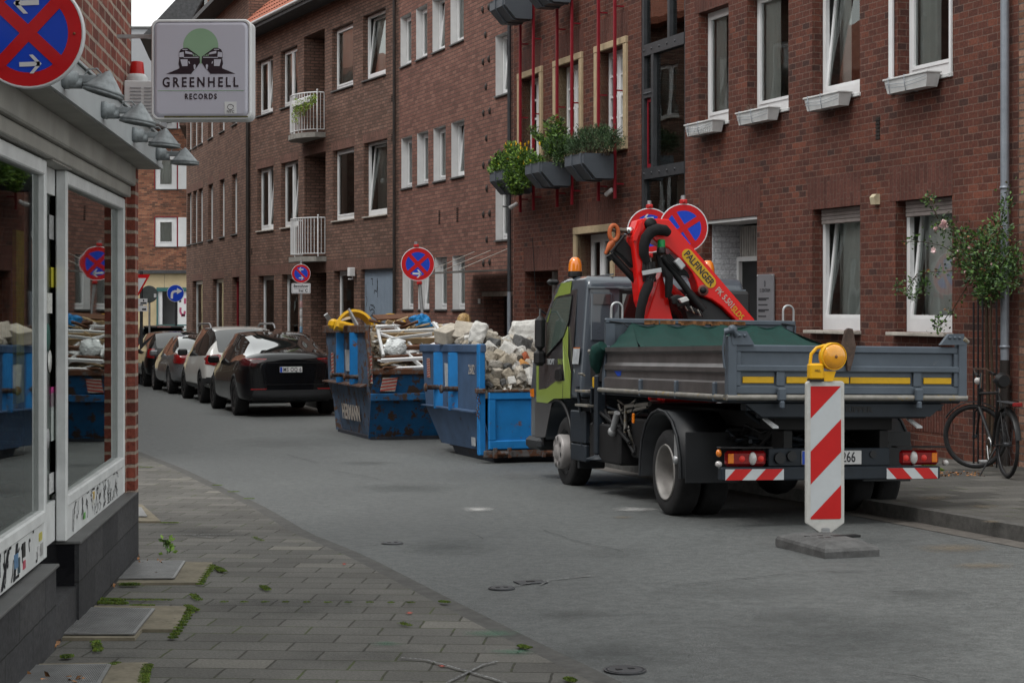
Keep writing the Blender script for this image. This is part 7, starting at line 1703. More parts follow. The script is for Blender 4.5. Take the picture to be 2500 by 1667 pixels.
MB().lathe([(.0001,-.125),(.03,-.122),(.034,-.10)],16,axis='y',tf=Matrix.Translation(c3(1275,1062,YC))).build('boom_pin',['chassis'],crn);MB().lathe([(.035,-.106),(.055,-.106),(.055,-.1)],20,axis='y',tf=Matrix.Translation(c3(1275,1062,YC))).build('pin_washer',[mat('scuffed brown',(.16,.06,.05),.6)],crn)
MB().lathe([(.0001,-.125),(.06,-.122),(.065,-.10)],20,axis='y',tf=Matrix.Translation(c3(560,165,YC))).build('boom_joint',['chassis'],crn)
A_,B_=c3(1110,572,YC-.104),c3(1425,945,YC-.104);d_=(B_-A_);hwid=.058;pts=[]
ux=Vector((d_.x,d_.z)).normalized();vx=Vector((-ux.y,ux.x));Lc=Vector((d_.x,d_.z)).length
for cc,a0 in((Lc,-90),(0,90)):
 for k in range(9):a=R(a0+180*k/8);p=Vector((A_.x,A_.z))+ux*(cc+hwid*math.cos(a))+vx*(hwid*math.sin(a));pts.append((p.x,p.y))
mb=MB().prism(pts,'y',YC-.106,YC-.1005);yl_=mb.build('boom_badge',['refl_yellow'],boom)
Mx=frame_mtx((A_.x+B_.x)/2*Vector((1,0,0))+Vector((0,YC-.108,(A_.z+B_.z)/2)),Vector((ux.x,0,ux.y)),Vector((vx.x,0,vx.y)))
text_mesh('lettering','PALFINGER',.098,'ink',yl_,Mx,bold=.0022,sx=.86)
for tx_,m_,a,b in(('PK 5.501','stripe_white',(1515,1040),(1735,1285)),('SLD5','refl_yellow',(1735,1300),(1858,1440))):
 A2,B2=c3(*a,YC-.103),c3(*b,YC-.103);c_=(A2+B2)/2;ux2=Vector(((B2-A2).x,0,(B2-A2).z)).normalized()
 text_mesh('lettering',tx_,.085,m_,boom,frame_mtx(c_,ux2,Vector((-ux2.z,0,ux2.x))),sx=.82,bold=.001)
tb('outrigger','chassis_blue',(.02,.12,2.02,2.12,.40,1.16),bev=.012);MB().lathe([(.05,.40),(.055,.385),(.13,.36),(.13,.345),(.0001,.345)],18,tf=Matrix.Translation((.07,2.07,0))).build('outrigger_foot',['chassis_blue'],tk);tb('outrigger_beam','chassis_blue',(.1,1.9,2.2,2.4,.95,1.12))
tb('crane_base','crane_red',(.7,1.3,2.05,2.5,.9,1.5),bev=.02)
for z in(1.0,.86):tb('step','rail_worn',(-.02,.20,2.20,2.62,z-.012,z+.012),bev=.003)
MB().tube([(.02,2.66,1.04),(.06,2.62,.70),(.06,2.60,.45)],.02,6).tube([(.02,2.16,1.04),(.06,2.3,.80)],.02,6).build('step_frame',['chassis_blue'],tk)
tb('valve_stack','chassis',(.04,.25,1.92,2.3,1.10,1.36));tb('warning_block','refl_yellow',(.03,.12,2.05,2.2,1.03,1.14));MB().tube([(.03,2.2,1.30),(.0,2.2,1.38)],.012,6).sphere((0,2.2,1.39),.02).tube([(.03,2.45,1.15),(-.03,2.45,1.17),(-.03,2.3,1.17)],.01,6).build('lever',['rail_worn'],tk)
MB().tube([(.02,1.50,.66),(.02,1.38,.82)],.03,10).sphere((.02,1.52,.64),.045).build('crank_handle',['steel'],tk);MB().tube([(.1,1.37,.62),(.1,1.36,.88),(.1,.70,.92)],.02,8).build('exhaust_pipe',['rail_worn'],tk)
tb('front_mud_flap','guard',(.06,.34,2.74,2.78,.22,.92),bev=.01);tb('splash_panel','chassis_blue',(.04,.10,2.46,2.98,.48,.80),(.045,.095,2.46,2.98,.30,.47),bev=.012)
tb('flag_tag','lamp_amber',(.0,.02,.86,.90,.74,.83))
g=random.Random(44);gm3=MB();pv=Vector((.12,.95,.62))
for k in range(42):
 q=Vector((g.uniform(.04,.26),g.uniform(.75,2.45),g.uniform(.46,.95)));md_=pv.lerp(q,.5)+Vector((0,0,g.uniform(-.12,.05)));gm3.tube([pv,md_,q],g.choice((.008,.012,.018)),6,g.choice((0,0,0,1,2)));pv=q
gm3.build('hydraulic_hose',['chassis','chassis_blue','rail_worn'],tk)
pv=Vector((.5,-.9,.8));gm3=MB()
for k in range(46):
 q=Vector((g.uniform(.35,1.7),g.uniform(-1.0,-.3),g.uniform(.52,.90)));gm3.tube([pv,pv.lerp(q,.5)+Vector((0,0,-.06)),q],g.choice((.008,.012,.02)),6,g.choice((0,0,1)));pv=q
gm3.build('brake_line',['chassis','chassis_blue'],tk)
sc_m=MB()
for k in range(34):
 y_,z_=g.uniform(-1.2,1.5),g.choice((1.158,1.195,1.30,1.35))+g.uniform(-.01,.01);x_=.0205 if z_<1.21 else .0245;L_=g.uniform(.01,.07);sc_m.add([(x_-.0015*1,y_,z_),(x_-.0015,y_+L_,z_+L_*.6),(x_-.0015,y_+L_+.012,z_+L_*.6),(x_-.0015,y_+.010,z_)],[(0,1,2,3)])
sc_m.build('scratches',['r_white'],d_)if False else None
q=[TK.onx(a,b,.02)for a,b in((1502,892),(1508,887),(1520,887),(1516,917),(1508,918),(1500,905))];MB().add([(.0185,y,z)for y,z in q],[tuple(range(6))]).build('sticker',['plate_blue'],tk)
# ================================================================== barrier and lamp
bt=ground(2010,1334);Yb=F/346.0
bar=thing('warning_barrier','red and white striped barrier panel on a dark rubber foot in front of the truck','barrier',loc=((2013-CX)/346,Yb,gz(Yb)),rz=R(6))
zt_,zb_=(930-HY)/-346+CZ-gz(Yb),(1276-HY)/-346+CZ-gz(Yb);hw=.137
mb=MB();P_=[(-hw,zb_),(-hw+.10,zb_-.07),(-.03,zb_-.085),(.03,zb_-.085),(hw-.10,zb_-.07),(hw,zb_),(hw,zt_-.015),(hw-.015,zt_),(-hw+.015,zt_),(-hw,zt_-.015)]
mb.prism(P_,'y',-.025,.025);po=mb.build('panel',[mat('scuffed white plastic',(.50,.50,.48),.5,var=.12,scale=14,col2=(.30,.28,.24),thr=.68)],bar);smooth_bevel(po,.006,2)
def clip_poly(poly,x0,x1,z0,z1):
 def cl(pts,f,inter):
  out=[]
  for i in range(len(pts)):
   a,b=pts[i-1],pts[i]
   if f(b):
    if not f(a):out.append(inter(a,b))
    out.append(b)
   elif f(a):out.append(inter(a,b))
  return out
 def ix(v):return lambda a,b:(v,a[1]+(b[1]-a[1])*(v-a[0])/(b[0]-a[0]))
 def iz(v):return lambda a,b:(a[0]+(b[0]-a[0])*(v-a[1])/(b[1]-a[1]),v)
 poly=cl(poly,lambda p:p[0]>=x0,ix(x0));poly=cl(poly,lambda p:p[0]<=x1,ix(x1))if poly else poly
 poly=cl(poly,lambda p:p[1]>=z0,iz(z0))if poly else poly;poly=cl(poly,lambda p:p[1]<=z1,iz(z1))if poly else poly
 return poly
fx0,fx1,fz0,fz1=-.108,.112,zb_+.03,zt_-.035
mb=MB();mb.add([(fx0,-.0262,fz0),(fx1,-.0262,fz0),(fx1,-.0262,fz1),(fx0,-.0262,fz1)],[(0,1,2,3)],0)
H_=fz1-fz0;ww=fx1-fx0
for k in range(-1,4):
 za=fz1-H_*.243-k*H_*.4955;q=clip_poly([(fx0,za),(fx1,za+H_*.243),(fx1,za+H_*.243+H_*.2477),(fx0,za+H_*.2477)],fx0,fx1,fz0,fz1)
 if len(q)>2:mb.add([(a,-.0272,b)for a,b in q],[tuple(range(len(q)))],1)
mb.build('reflective_face',['r_white','r_red'],po)
MB().box(-.03,.03,-.03,.03,zb_-.07,zb_-.035).box(-.022,.022,-.034,-.028,zb_-.045,zb_-.03).box(-.022,.022,-.034,-.028,zb_-.072,zb_-.058).build('clamp',['steel'],po);MB().box(-.022,.022,-.022,.022,.02,zb_-.02,bev=.004).build('post',['steel'],bar)
A_,B_,C_=ground(1893,1334),ground(2014,1364),ground(2147,1358);D_=A_+C_-B_;cen=(A_+C_)/2
fm_=bar.matrix_basis.inverted()if False else(Matrix.Translation(bar.location)@Matrix.Rotation(R(6),4,'Z')).inverted()
L0=[fm_@p for p in(A_,B_,C_,D_)];cz0=sum((p for p in L0),Vector())/4
def lv_(s,z):return[Vector((cz0.x+(p.x-cz0.x)*s,cz0.y+(p.y-cz0.y)*s,z))for p in L0]
mb=MB();loft(mb,[lv_(1,.004),lv_(1.0,.055),lv_(.96,.075),lv_(.70,.105),lv_(.64,.11)]);mb.add(lv_(.64,.11),[(0,1,2,3)]);
fo=mb.build('foot',[mat('recycled rubber',(.095,.095,.095),.9,var=.35,scale=9,bump=.006)],bar)
e1,e2=(L0[2]-L0[1]).normalized(),(L0[0]-L0[1]).normalized()
hp=cz0+e1*.15+Vector((0,0,.0));mb=MB();hh_=[hp+e1*.10+e2*.035,hp-e1*.10+e2*.035,hp-e1*.10-e2*.035,hp+e1*.10-e2*.035]
mb.add([Vector((p.x,p.y,.096+.0))for p in hh_]+[Vector((p.x,p.y,.1115))for p in hh_],[(3,2,1,0),(4,5,6,7),(0,1,5,4),(1,2,6,5),(2,3,7,6),(3,0,4,7)]);mb.build('grip_hole',['black'],fo)
for k in range(5):c=cz0-e1*(.02+.05*(k%3))+e2*(.05 if k<3 else-.06);MB().box(c.x-.018,c.x+.018,c.y-.012,c.y+.012,.108,.112).build('slot',['black'],fo)
wl=thing('warning_lamp','yellow battery warning lamp with a round orange lens on top of the striped barrier','lamp',loc=(bar.location.x,bar.location.y,gz(Yb)+zt_),rz=R(4))
M['lamp_yellow']=mat('yellow plastic',(.78,.42,.01),.38,var=.06,scale=8)
bx0=(1973-2013)/346;MB().box(bx0,bx0+.10,-.05,.05,.012,.125,bev=.012).build('battery_case',['lamp_yellow'],wl);MB().box(bx0+.002,bx0+.098,-.048,.048,.0,.014).build('case_base',['black'],wl)
MB().tube([(bx0+.012,0,.12),(bx0+.02,0,.19),(bx0+.06,0,.235),(bx0+.12,0,.25)],.012,8).build('handle',['lamp_yellow'],wl)
MB().prism([(-.01,.0),(.05,.0),(.075,.07),(-.02,.07)],'y',-.03,.03).build('neck',['lamp_yellow'],wl)
lc=Vector((19/346,0,(930-870)/346));ltf=Matrix.Translation(lc)@Matrix.Rotation(R(14),4,'Z')
MB().lathe([(.094,-.035),(.098,-.03),(.098,.02),(.08,.045),(.0001,.05)],36,axis='y',tf=ltf).lathe([(.096,-.035),(.091,-.036),(.089,-.03)],36,axis='y',tf=ltf).build('lamp_housing',['lamp_yellow'],wl)
m,n,p=newmat('ribbed orange lens');p.inputs['Base Color'].default_value=(.95,.40,.015,1);p.inputs['Roughness'].default_value=.15;p.inputs['Coat Weight'].default_value=1
tc=N(n,'ShaderNodeTexCoord');wv=N(n,'ShaderNodeTexWave',Scale=70);n.links.new(tc.outputs['Object'],wv.inputs[0]);b_=N(n,'ShaderNodeBump',Distance=.0015);n.links.new(wv.outputs['Fac'],b_.inputs['Height']);n.links.new(b_.outputs[0],p.inputs['Normal']);M['lens']=m
MB().lathe([(.090,-.030),(.078,-.046),(.04,-.056),(.0001,-.059)],36,axis='y',tf=ltf).build('lens',['lens'],wl);MB().lathe([(.0001,-.062),(.012,-.06),(.012,-.05)],10,axis='y',tf=ltf).build('lens_centre',['rusty'],wl)
text_mesh('lettering','HILL',.022,'ink',wl,Matrix.Translation((bx0+.055,-.052,.075))@X90)
# ================================================================== foliage helpers
def leafmat(name,c,v=.35):
 m,n,p=newmat(name);L=n.links.new;oi=N(n,'ShaderNodeTexCoord');nz=N(n,'ShaderNodeTexNoise',Scale=14,Detail=3);L(oi.outputs['Object'],nz.inputs[0])
 mx=N(n,'ShaderNodeMix',data_type='RGBA');mx.inputs[6].default_value=c4([q*(1-v)for q in c]);mx.inputs[7].default_value=c4([min(1,q*(1+v))for q in c]);mr=N(n,'ShaderNodeMapRange');mr.inputs[1].default_value=.35;mr.inputs[2].default_value=.65
 L(nz.outputs['Fac'],mr.inputs[0]);L(mr.outputs[0],mx.inputs[0]);L(mx.outputs[2],p.inputs['Base Color']);p.inputs['Roughness'].default_value=.55
 p.inputs['Subsurface Weight'].default_value=0;return m
M['lf_green']=leafmat('leaf green',(.075,.155,.028));M['lf_light']=leafmat('light leaf green',(.17,.29,.035));M['lf_dark']=leafmat('dark leaf green',(.022,.055,.018));M['lf_grey']=leafmat('rosemary green',(.075,.135,.055));M['lf_brown']=leafmat('dry leaf',(.22,.10,.035))
M['petal_y']=leafmat('yellow petal',(.85,.55,.01),.1);M['petal_p']=leafmat('pink petal',(.80,.60,.60),.1);M['petal_o']=leafmat('orange petal',(.75,.22,.02),.1);M['twig']=mat('twig bark',(.045,.030,.018),.85,var=.3);M['lf_trail']=leafmat('trailing yellow green',(.20,.27,.035))
def leaf(mb,p,d,L_,w_,m_,g):
 """one folded leaf"""
 d=Vector(d).normalized();s=d.cross(Vector((g.uniform(-1,1),g.uniform(-1,1),g.uniform(-1,1))))
 if s.length<1e-3:s=Vector((1,0,0))
 s.normalize();n_=d.cross(s)*(w_*.35)
 p=Vector(p);mb.add([p,p+d*L_*.5+s*w_+n_,p+d*L_,p+d*L_*.5-s*w_+n_,p+d*L_*.5],[(0,1,4),(1,2,4),(0,4,3),(4,2,3)],m_)
def cloud(mb,c,r,n_,size,asp,ms,g,up=.3,sc=(1,1,1)):
 for _ in range(n_):
  d=Vector((g.gauss(0,1),g.gauss(0,1),g.gauss(0,1))).normalized();q=Vector(c)+Vector((d.x*sc[0],d.y*sc[1],d.z*sc[2]))*r*g.random()**.45
  dd=d*.7+Vector((g.uniform(-.6,.6),g.uniform(-.6,.6),g.uniform(-.4,.6)+up));s_=size*g.uniform(.6,1.3);leaf(mb,q,dd,s_,s_*asp,g.choice(ms),g)
g=random.Random(31)
lp=lambda px,py,dep:Vector((FP.x(px,dep),dep,FP.z(px,py,dep)))
def plant(name,lab,fac,cat='plant'):return thing(name,lab,cat,mtx=fac.m)
pt=plant('flowering_plant','lush light green plant with yellow daisies spilling over the leftmost lower planter',FP);mb=MB();fl=MB()
for px_,py_,r_,n_ in((1222,412,.20,420),(1250,400,.24,700),(1280,395,.26,800),(1305,402,.18,420),(1262,430,.24,700),(1240,440,.18,380),(1285,432,.20,500),(1260,460,.13,260),(1225,390,.16,260),(1262,378,.18,300),(1248,362,.12,100),(1208,415,.12,140)):
 cloud(mb,lp(px_,py_,-.55),r_*1.15,int(n_*1.6),.055,.30,(0,0,1,1,2),g,up=.3,sc=(1.0,.9,.85))
for px_,py_ in((1241,354),(1262,352),(1279,356),(1292,352),(1249,372),(1256,378),(1240,370),(1272,382),(1280,398),(1232,396),(1222,397),(1247,402),(1266,398),(1298,394),(1318,348),(1290,362),(1278,366),(1256,388),(1244,384),(1236,410),(1262,410),(1276,362),(1270,350),(1246,392),(1252,358),(1268,372)):
 c=lp(px_,py_,-.62)+Vector((g.uniform(-.03,.03),g.uniform(-.06,.04),g.uniform(-.03,.03)))
 for k in range(9):a=k*.698;leaf(fl,c,(math.cos(a),-.35,math.sin(a)),.042,.013,0 if g.random()<.93 else 1,g)
mb.build('foliage',['lf_light','lf_green','lf_dark'],pt);fl.build('flowers',['petal_y','petal_o'],pt)
pt=plant('oleander','tall dark green shrub with narrow leaves in the middle lower planter',FP);mb=MB();st_=MB();base=lp(1362,392,-.40)
for px_,py_ in((1352,292),(1335,305),(1340,330),(1298,325),(1318,340),(1368,300),(1355,318),(1378,322),(1384,340),(1345,350),(1330,355),(1362,340),(1372,360),(1350,370),(1340,365),(1392,350),(1305,318),(1360,330),(1345,312)):
 tip=lp(px_,py_,-.42+g.uniform(-.14,.12));mid=base.lerp(tip,.5)+Vector((g.uniform(-.05,.05),0,-.04));st_.tube([base,mid,tip],.007,5)
 for q in range(5):
  c=base.lerp(tip,.45+q*.14)
  for k in range(26):a=g.uniform(0,6.28);leaf(mb,c+Vector((g.uniform(-.03,.03),g.uniform(-.03,.03),g.uniform(-.05,.05))),(math.cos(a),math.sin(a),g.uniform(.1,1.2)),.10,.012,g.choice((0,0,1,2)),g)
for px_,py_,r_ in((1355,360,.22),(1380,355,.2),(1350,385,.16),(1372,385,.16)):cloud(mb,lp(px_,py_,-.42),r_,700,.05,.14,(0,2,3),g,up=.5)
st_.build('stems',['twig'],pt);mb.build('foliage',['lf_green','lf_light','lf_dark','lf_grey'],pt)
pt=plant('rosemary_bush','feathery grey green bush in the lower planter nearest the glass stair strip',FP);mb=MB();st_=MB()
for k in range(64):
 b_=lp(g.uniform(1425,1490),380,-.40+g.uniform(-.12,.1));tip=lp(g.uniform(1392,1524),g.uniform(300,350),-.40+g.uniform(-.18,.15));pts=[b_.lerp(tip,q/6)+Vector((0,0,.05*math.sin(q/6*3.14)))for q in range(7)];st_.tube(pts,.004,4)
 for i in range(6):
  for j in range(9):
   c=pts[i].lerp(pts[i+1],j/9);a=g.uniform(0,6.28)
   if i>=1:leaf(mb,c,(math.cos(a)*.8,math.sin(a)*.8,.8),.038,.004,g.choice((0,0,1)),g)
for px_,py_,r_ in((1412,358,.20),(1420,345,.2),(1450,350,.24),(1480,345,.22),(1500,345,.18),(1435,330,.14),(1470,325,.14),(1400,360,.16)):cloud(mb,lp(px_,py_,-.42),r_,900,.042,.13,(0,1,1),g,up=.8)
st_.build('stems',['twig'],pt);mb.build('foliage',['lf_grey','lf_dark'],pt)
pt=plant('succulent','small blue green tuft just visible over the planter at the top edge',FP);mb=MB();cloud(mb,lp(1218,14,-.45),.10,160,.05,.2,(0,1),g);mb.build('foliage',['lf_grey','lf_dark'],pt)
bl=lambda px,py,dep:Vector((FB.x(px,dep),dep,FB.z(px,py,dep)))
pt=plant('trailing_plant','yellow green trailing plant hanging over the railing of the upper balcony',FB);mb=MB();st_=MB()
for px_,y0,y1 in((722,245,302),(728,242,285),(717,250,300),(737,240,272),(743,238,282),(748,236,268),(760,232,258),(768,230,250),(725,240,270),(755,236,262),(733,244,268)):
 for k in range(26):c=bl(px_+g.uniform(-4,4),y0+(y1-y0)*k/26,-.62+g.uniform(-.06,.06));[leaf(mb,c,(g.uniform(-1,1),g.uniform(-1,1),-g.random()),.06,.016,g.choice((0,0,1)),g)for _ in range(3)]
mb.build('foliage',['lf_trail','lf_light'],pt)
tr=thing('balcony_box','white flower box on the railing of the upper balcony','planter',mtx=FB.m);a,b=FB.x(722,-.55),FB.x(765,-.55);z_=FB.z(740,250,-.55);MB().box(a,b,-.66,-.50,z_-.09,z_+.09,bev=.02).build('tub',['white'],tr)
labs=['empty ribbed white flower box under the upper window nearest the glass stair strip','white flower box with a dry twig cushion under the second upper window','white flower box below the tilted open upper window','largest white flower box under the upper window nearest the drainpipe']
for i,(pl_,pr_,yt_,yb_)in enumerate(((1671,1757,292,322),(1796,1893,261,294),(1962,2068,223,259),(2157,2284,174,212))):
 dep=-.12;x0,x1=FR.x(pl_,-.24),FR.x(pr_,-.12);z1=FR.z(pr_,yt_,dep);z0=z1-.175
 t=thing('flower_box',labs[i],'planter',mtx=FR.m,group='white flower boxes under the upper windows')
 mb=MB();P0=[(x0,-.235),(x1,-.235),(x1,-.045),(x0,-.045)];P1=[(x0+.05,-.215),(x1-.05,-.215),(x1-.05,-.065),(x0+.05,-.065)]
 vs=[(a,b,z1)for a,b in P0]+[(a,b,z0)for a,b in P1]+[(a+(.012 if a<(x0+x1)/2 else-.012),b+(.012 if b<-.14 else-.012),z1)for a,b in P0]+[(a,b,z1-.05)for a,b in P1]
 mb.add(vs,[(0,4,5,1),(1,5,6,2),(2,6,7,3),(3,7,4,0),(4,7,6,5),(0,1,9,8),(1,2,10,9),(2,3,11,10),(3,0,8,11),(12,13,14,15),(8,9,13,12),(9,10,14,13),(10,11,15,14),(11,8,12,15)])
 for a0,a1,b0,b1 in((x0-.012,x1+.012,-.25,-.228),(x0-.012,x1+.012,-.052,-.035),(x0-.012,x0+.008,-.228,-.052),(x1-.008,x1+.012,-.228,-.052)):mb.box(a0,a1,b0,b1,z1-.016,z1+.006,bev=.004)
 if i==0:
  for k in range(12):xx=x0+.08+k*(x1-x0-.16)/12;mb.box(xx,xx+.02,-.232,-.215,z0+.02,z1-.02)
 mb.build('tub',['white_old'],t);wr=MB()
 for xx in(x0+.12,(x0+x1)/2):wr.tube([(xx,-.03,z1+.01),(xx,-.256,z1+.01),(xx,-.245,z1-.09),(xx+.0,-.225,z0-.006),(xx,-.06,z0-.006)],.005,5)
 for zz in(.06,.10):wr.tube([(x0+.02,-.235,z1-zz),((x0+x1)/2,-.25,z1-zz-.03),(x1-.02,-.24,z1-zz+.005)],.0035,5)
 wr.build('wire_holder',['pipe_grey'],t)
 if i==1:mb=MB();cloud(mb,(x0+.28,-.14,z1+.02),.12,260,.05,.06,(0,),g,sc=(1,.6,.5));tag(mb.build('dry_tuft',[mat('dry twigs',(.16,.11,.09),.9)],None),'dry brown cushion of twigs sticking out of a white flower box','plant').matrix_world=FR.m
rl=lambda px,py,dep=-.28:Vector((FR.x(px,dep),dep,FR.z(px,py,dep)))
rs_=thing('climbing_rose','straggly climbing rose with a few pale pink blooms by the grey drainpipe','plant',mtx=FR.m);st_=MB();mb=MB();fl=MB();g=random.Random(77)
root=Vector((FR.x(2412,-.3),-.3,gz(19.5)+.1));top=rl(2408,700)
st_.tube([root,rl(2413,1000),rl(2410,860),top],[.028,.024,.02,.015],8);st_.tube([root+Vector((.06,0,0)),rl(2424,950),rl(2418,800),rl(2420,690)],[.02,.016,.014,.01],8)
shoots=[((2408,700),(2440,560),(2462,450)),((2408,700),(2380,600),(2330,545),(2290,535)),((2408,700),(2370,640),(2300,600),(2250,590),(2205,590)),((2408,700),(2350,660),(2260,665),(2190,700)),((2240,668),(2215,705),(2230,725)),((2408,690),(2450,640),(2475,600)),((2408,690),(2400,620),(2385,560)),((2290,535),(2275,500),(2265,482)),((2330,560),(2300,540),(2280,560)),((2408,710),(2460,690),(2490,700)),((2320,760),(2300,790),(2280,800)),((2360,700),(2330,750),(2318,775)),((2440,560),(2480,590),(2484,620))]
for s_ in shoots:
 pts=[rl(a,b,-.28-.1*(i%2))for i,(a,b)in enumerate(s_)];st_.tube(pts,.0065,5,r2=.003)
 for a,b in zip(pts,pts[1:]):
  n_=int((b-a).length*60)
  for k in range(n_):c=a.lerp(b,g.random())+Vector((g.gauss(0,.045),g.gauss(0,.05),g.gauss(0,.045)));leaf(mb,c,(g.uniform(-1,1),g.uniform(-1,1),g.uniform(-.6,.8)),g.uniform(.03,.055),.014,g.choice((0,1,1,2,3 if g.random()<.35 else 1)),g)
for px_,py_,r_,n_ in((2400,640,.26,300),(2430,660,.24,300),(2375,620,.24,220),(2415,700,.18,420),(2450,620,.18,280),(2350,590,.16,170),(2440,560,.16,170),(2380,660,.18,300),(2460,680,.16,260),(2340,625,.14,120),(2408,590,.18,220),(2405,722,.14,240),(2455,500,.10,70),(2315,560,.10,80),(2268,490,.08,45),(2255,700,.10,70),(2228,720,.09,60),(2195,700,.08,40),(2290,790,.09,60),(2480,640,.12,120)):cloud(mb,rl(px_,py_),r_,n_,.045,.30,(0,1,1,2),g,up=.1,sc=(1,.7,1))
for px_,py_,s_ in((2306,549,.07),(2286,560,.04),(2281,611,.045),(2340,612,.02),(2366,604,.02),(2357,664,.02),(2421,645,.015),(2330,632,.018)):
 for k in range(16):a=g.uniform(0,6.28);leaf(fl,rl(px_,py_,-.40),(math.cos(a),g.uniform(-1,.2),math.sin(a)),s_,s_*.5,0,g)
st_.build('stems',['twig'],rs_);mb.build('foliage',['lf_dark','lf_green','lf_grey','lf_brown'],rs_);fl.build('flowers',['petal_p'],rs_)
for px_,y0 in((2377,738),(2388,730),(2399,725),(2433,735)):
 a=rl(px_,y0,-.36);o=MB().tube([(a.x,a.y,gz(19.5)+.1),(a.x,a.y,a.z)],.011,6).build('plant_rod',['black']);o.matrix_world=FR.m;tag(o,'thin black iron rod standing before the wall among the climbing rose stems','rod','iron rods of the climbing rose')
# ================================================================== bicycles
def bicycle(lab,X,Y,th,steer):
 t=thing('bicycle',lab,'bicycle',loc=(X,Y,gz(Y)+.112),rz=th,group='bicycles on the right pavement');r=.34
 def wh(y,st):
  w_=bpy.data.objects.new('wheel',None);COL.objects.link(w_);w_.parent=t;w_.location=(0,y,r);w_.rotation_euler=(0,0,st)
  MB().lathe([(r-.035,-.012),(r-.018,-.019),(r,0),(r-.018,.019),(r-.035,.012),(r-.035,-.012)],44,axis='x').build('tyre',['tyre'],w_);MB().lathe([(r-.034,-.011),(r-.052,-.009),(r-.052,.009),(r-.034,.011)],44,axis='x').build('rim',['rim_dark'],w_)
  sp_=MB();[sp_.tube([(.018*(-1)**k,.02*math.cos(k*.35+.6),.02*math.sin(k*.35+.6)),(0,(r-.05)*math.cos(k*.35),(r-.05)*math.sin(k*.35))],.0012,3)for k in range(18)];sp_.lathe([(.0001,-.04),(.022,-.04),(.022,.04),(.0001,.04)],10,axis='x');sp_.build('spokes',['dark_metal'],w_)
  return w_
 wh(0,0);wh(1.08,steer)
 fr_=MB();BB=(0,.46,.29);HT=(0,.90,.86);ST=(0,.27,.84);HB=(0,.93,.66)
 for a,b,q in((BB,ST,.016),(ST,(0,.92,.80),.015),(BB,HB,.019),(HT,HB,.02),(BB,(.03,0,r),.009),(BB,(-.03,0,r),.009),(ST,(.03,0,r),.008),(ST,(-.03,0,r),.008)):fr_.tube([a,b],q,8)
 fr_.build('frame',['black'],t);c_,s_=math.cos(steer),math.sin(steer);MB().tube([HB,(.05*c_,1.0,.60),(.05*c_,1.08+.05*s_,r)],.011,6).tube([HB,(-.05*c_,1.0,.60),(-.05*c_,1.08-.05*s_,r)],.011,6).build('fork',['black'],t)
 MB().tube([HT,(0,.86,1.02)],.012,8).tube([(-.28*c_,.80-.28*s_,1.02),(-.12*c_,.90,1.06),(.12*c_,.90,1.06),(.28*c_,.80+.28*s_,1.02)],.011,8).build('handlebar',['chrome'],t)
 MB().tube([(-.28*c_,.80-.28*s_,1.02),(-.30*c_,.68-.28*s_,1.0)],.017,8).build('grip',['black'],t);MB().tube([(.28*c_,.80+.28*s_,1.02),(.30*c_,.68+.28*s_,1.0)],.017,8).build('grip',['black'],t)
 MB().tube([ST,(0,.24,.93)],.012,8).build('seat_post',['chrome'],t);MB().tube([(0,.42,.955),(0,.28,.96),(0,.15,.97),(0,.09,.965)],[.02,.045,.085,.06],10).build('saddle',['black'],t)
 fd=MB()
 for y0,a0,a1 in((0,20,170),(1.08,30,150)):
  rot=Matrix.Translation((0,y0,r))@Matrix.Rotation(steer if y0 else 0,4,'Z');vs=[];n_=14
  for i in range(n_+1):a=R(a0+(a1-a0)*i/n_);vs+=[rot@Vector((x,(r+.022)*math.cos(a),(r+.022)*math.sin(a)))for x in(-.028,0,.028)];vs[-2]=rot@Vector((0,(r+.034)*math.cos(a),(r+.034)*math.sin(a)))
  MB().add(vs,[(3*i+k,3*i+k+1,3*i+4+k,3*i+3+k)for i in range(n_)for k in(0,1)],0,True).build('mudguard',['black'],t)
 MB().box(-.05,.05,-.30,.16,.755,.765).tube([(-.05,-.30,.76),(-.05,.16,.76)],.007,6).tube([(.05,-.30,.76),(.05,.16,.76)],.007,6).tube([(.05,-.1,.76),(.04,0,r)],.005,5).tube([(-.05,-.1,.76),(-.04,0,r)],.005,5).build('rack',['dark_metal'],t)
 MB().box(-.05,.05,-.33,-.31,.73,.77,bev=.008).build('rear_light',['lamp_red'],t);MB().tube([(-.02,.30,.28),(-.20,.26,.0)],.009,6).build('kickstand',['black'],t)
 MB().lathe([(.06,-.05),(.095,-.05),(.095,-.044),(.06,-.044)],24,axis='x',tf=Matrix.Translation((.0,.46,.29))).tube([(-.06,.46,.29),(-.065,.40,.14)],.009,6).tube([(.06,.46,.29),(.065,.52,.44)],.009,6).build('crank',['chrome'],t)
 MB().box(-.16,-.07,.35,.43,.125,.15,bev=.006).build('pedal',['steel'],t);MB().box(.07,.16,.48,.56,.43,.455,bev=.006).build('pedal',['black'],t);MB().sphere((0,.98,.93),.04,seg=10).build('headlight',['lamp_clear'],t)
 return t
bicycle('black city bicycle on its stand beneath the climbing rose, rear wheel towards the street',(2459-CX)/F*17.55,17.55,R(2),R(58))
bicycle('bicycle almost hidden behind the truck, only part of a wheel showing',(2168-CX)/F*21.2,21.2,R(8),R(15))
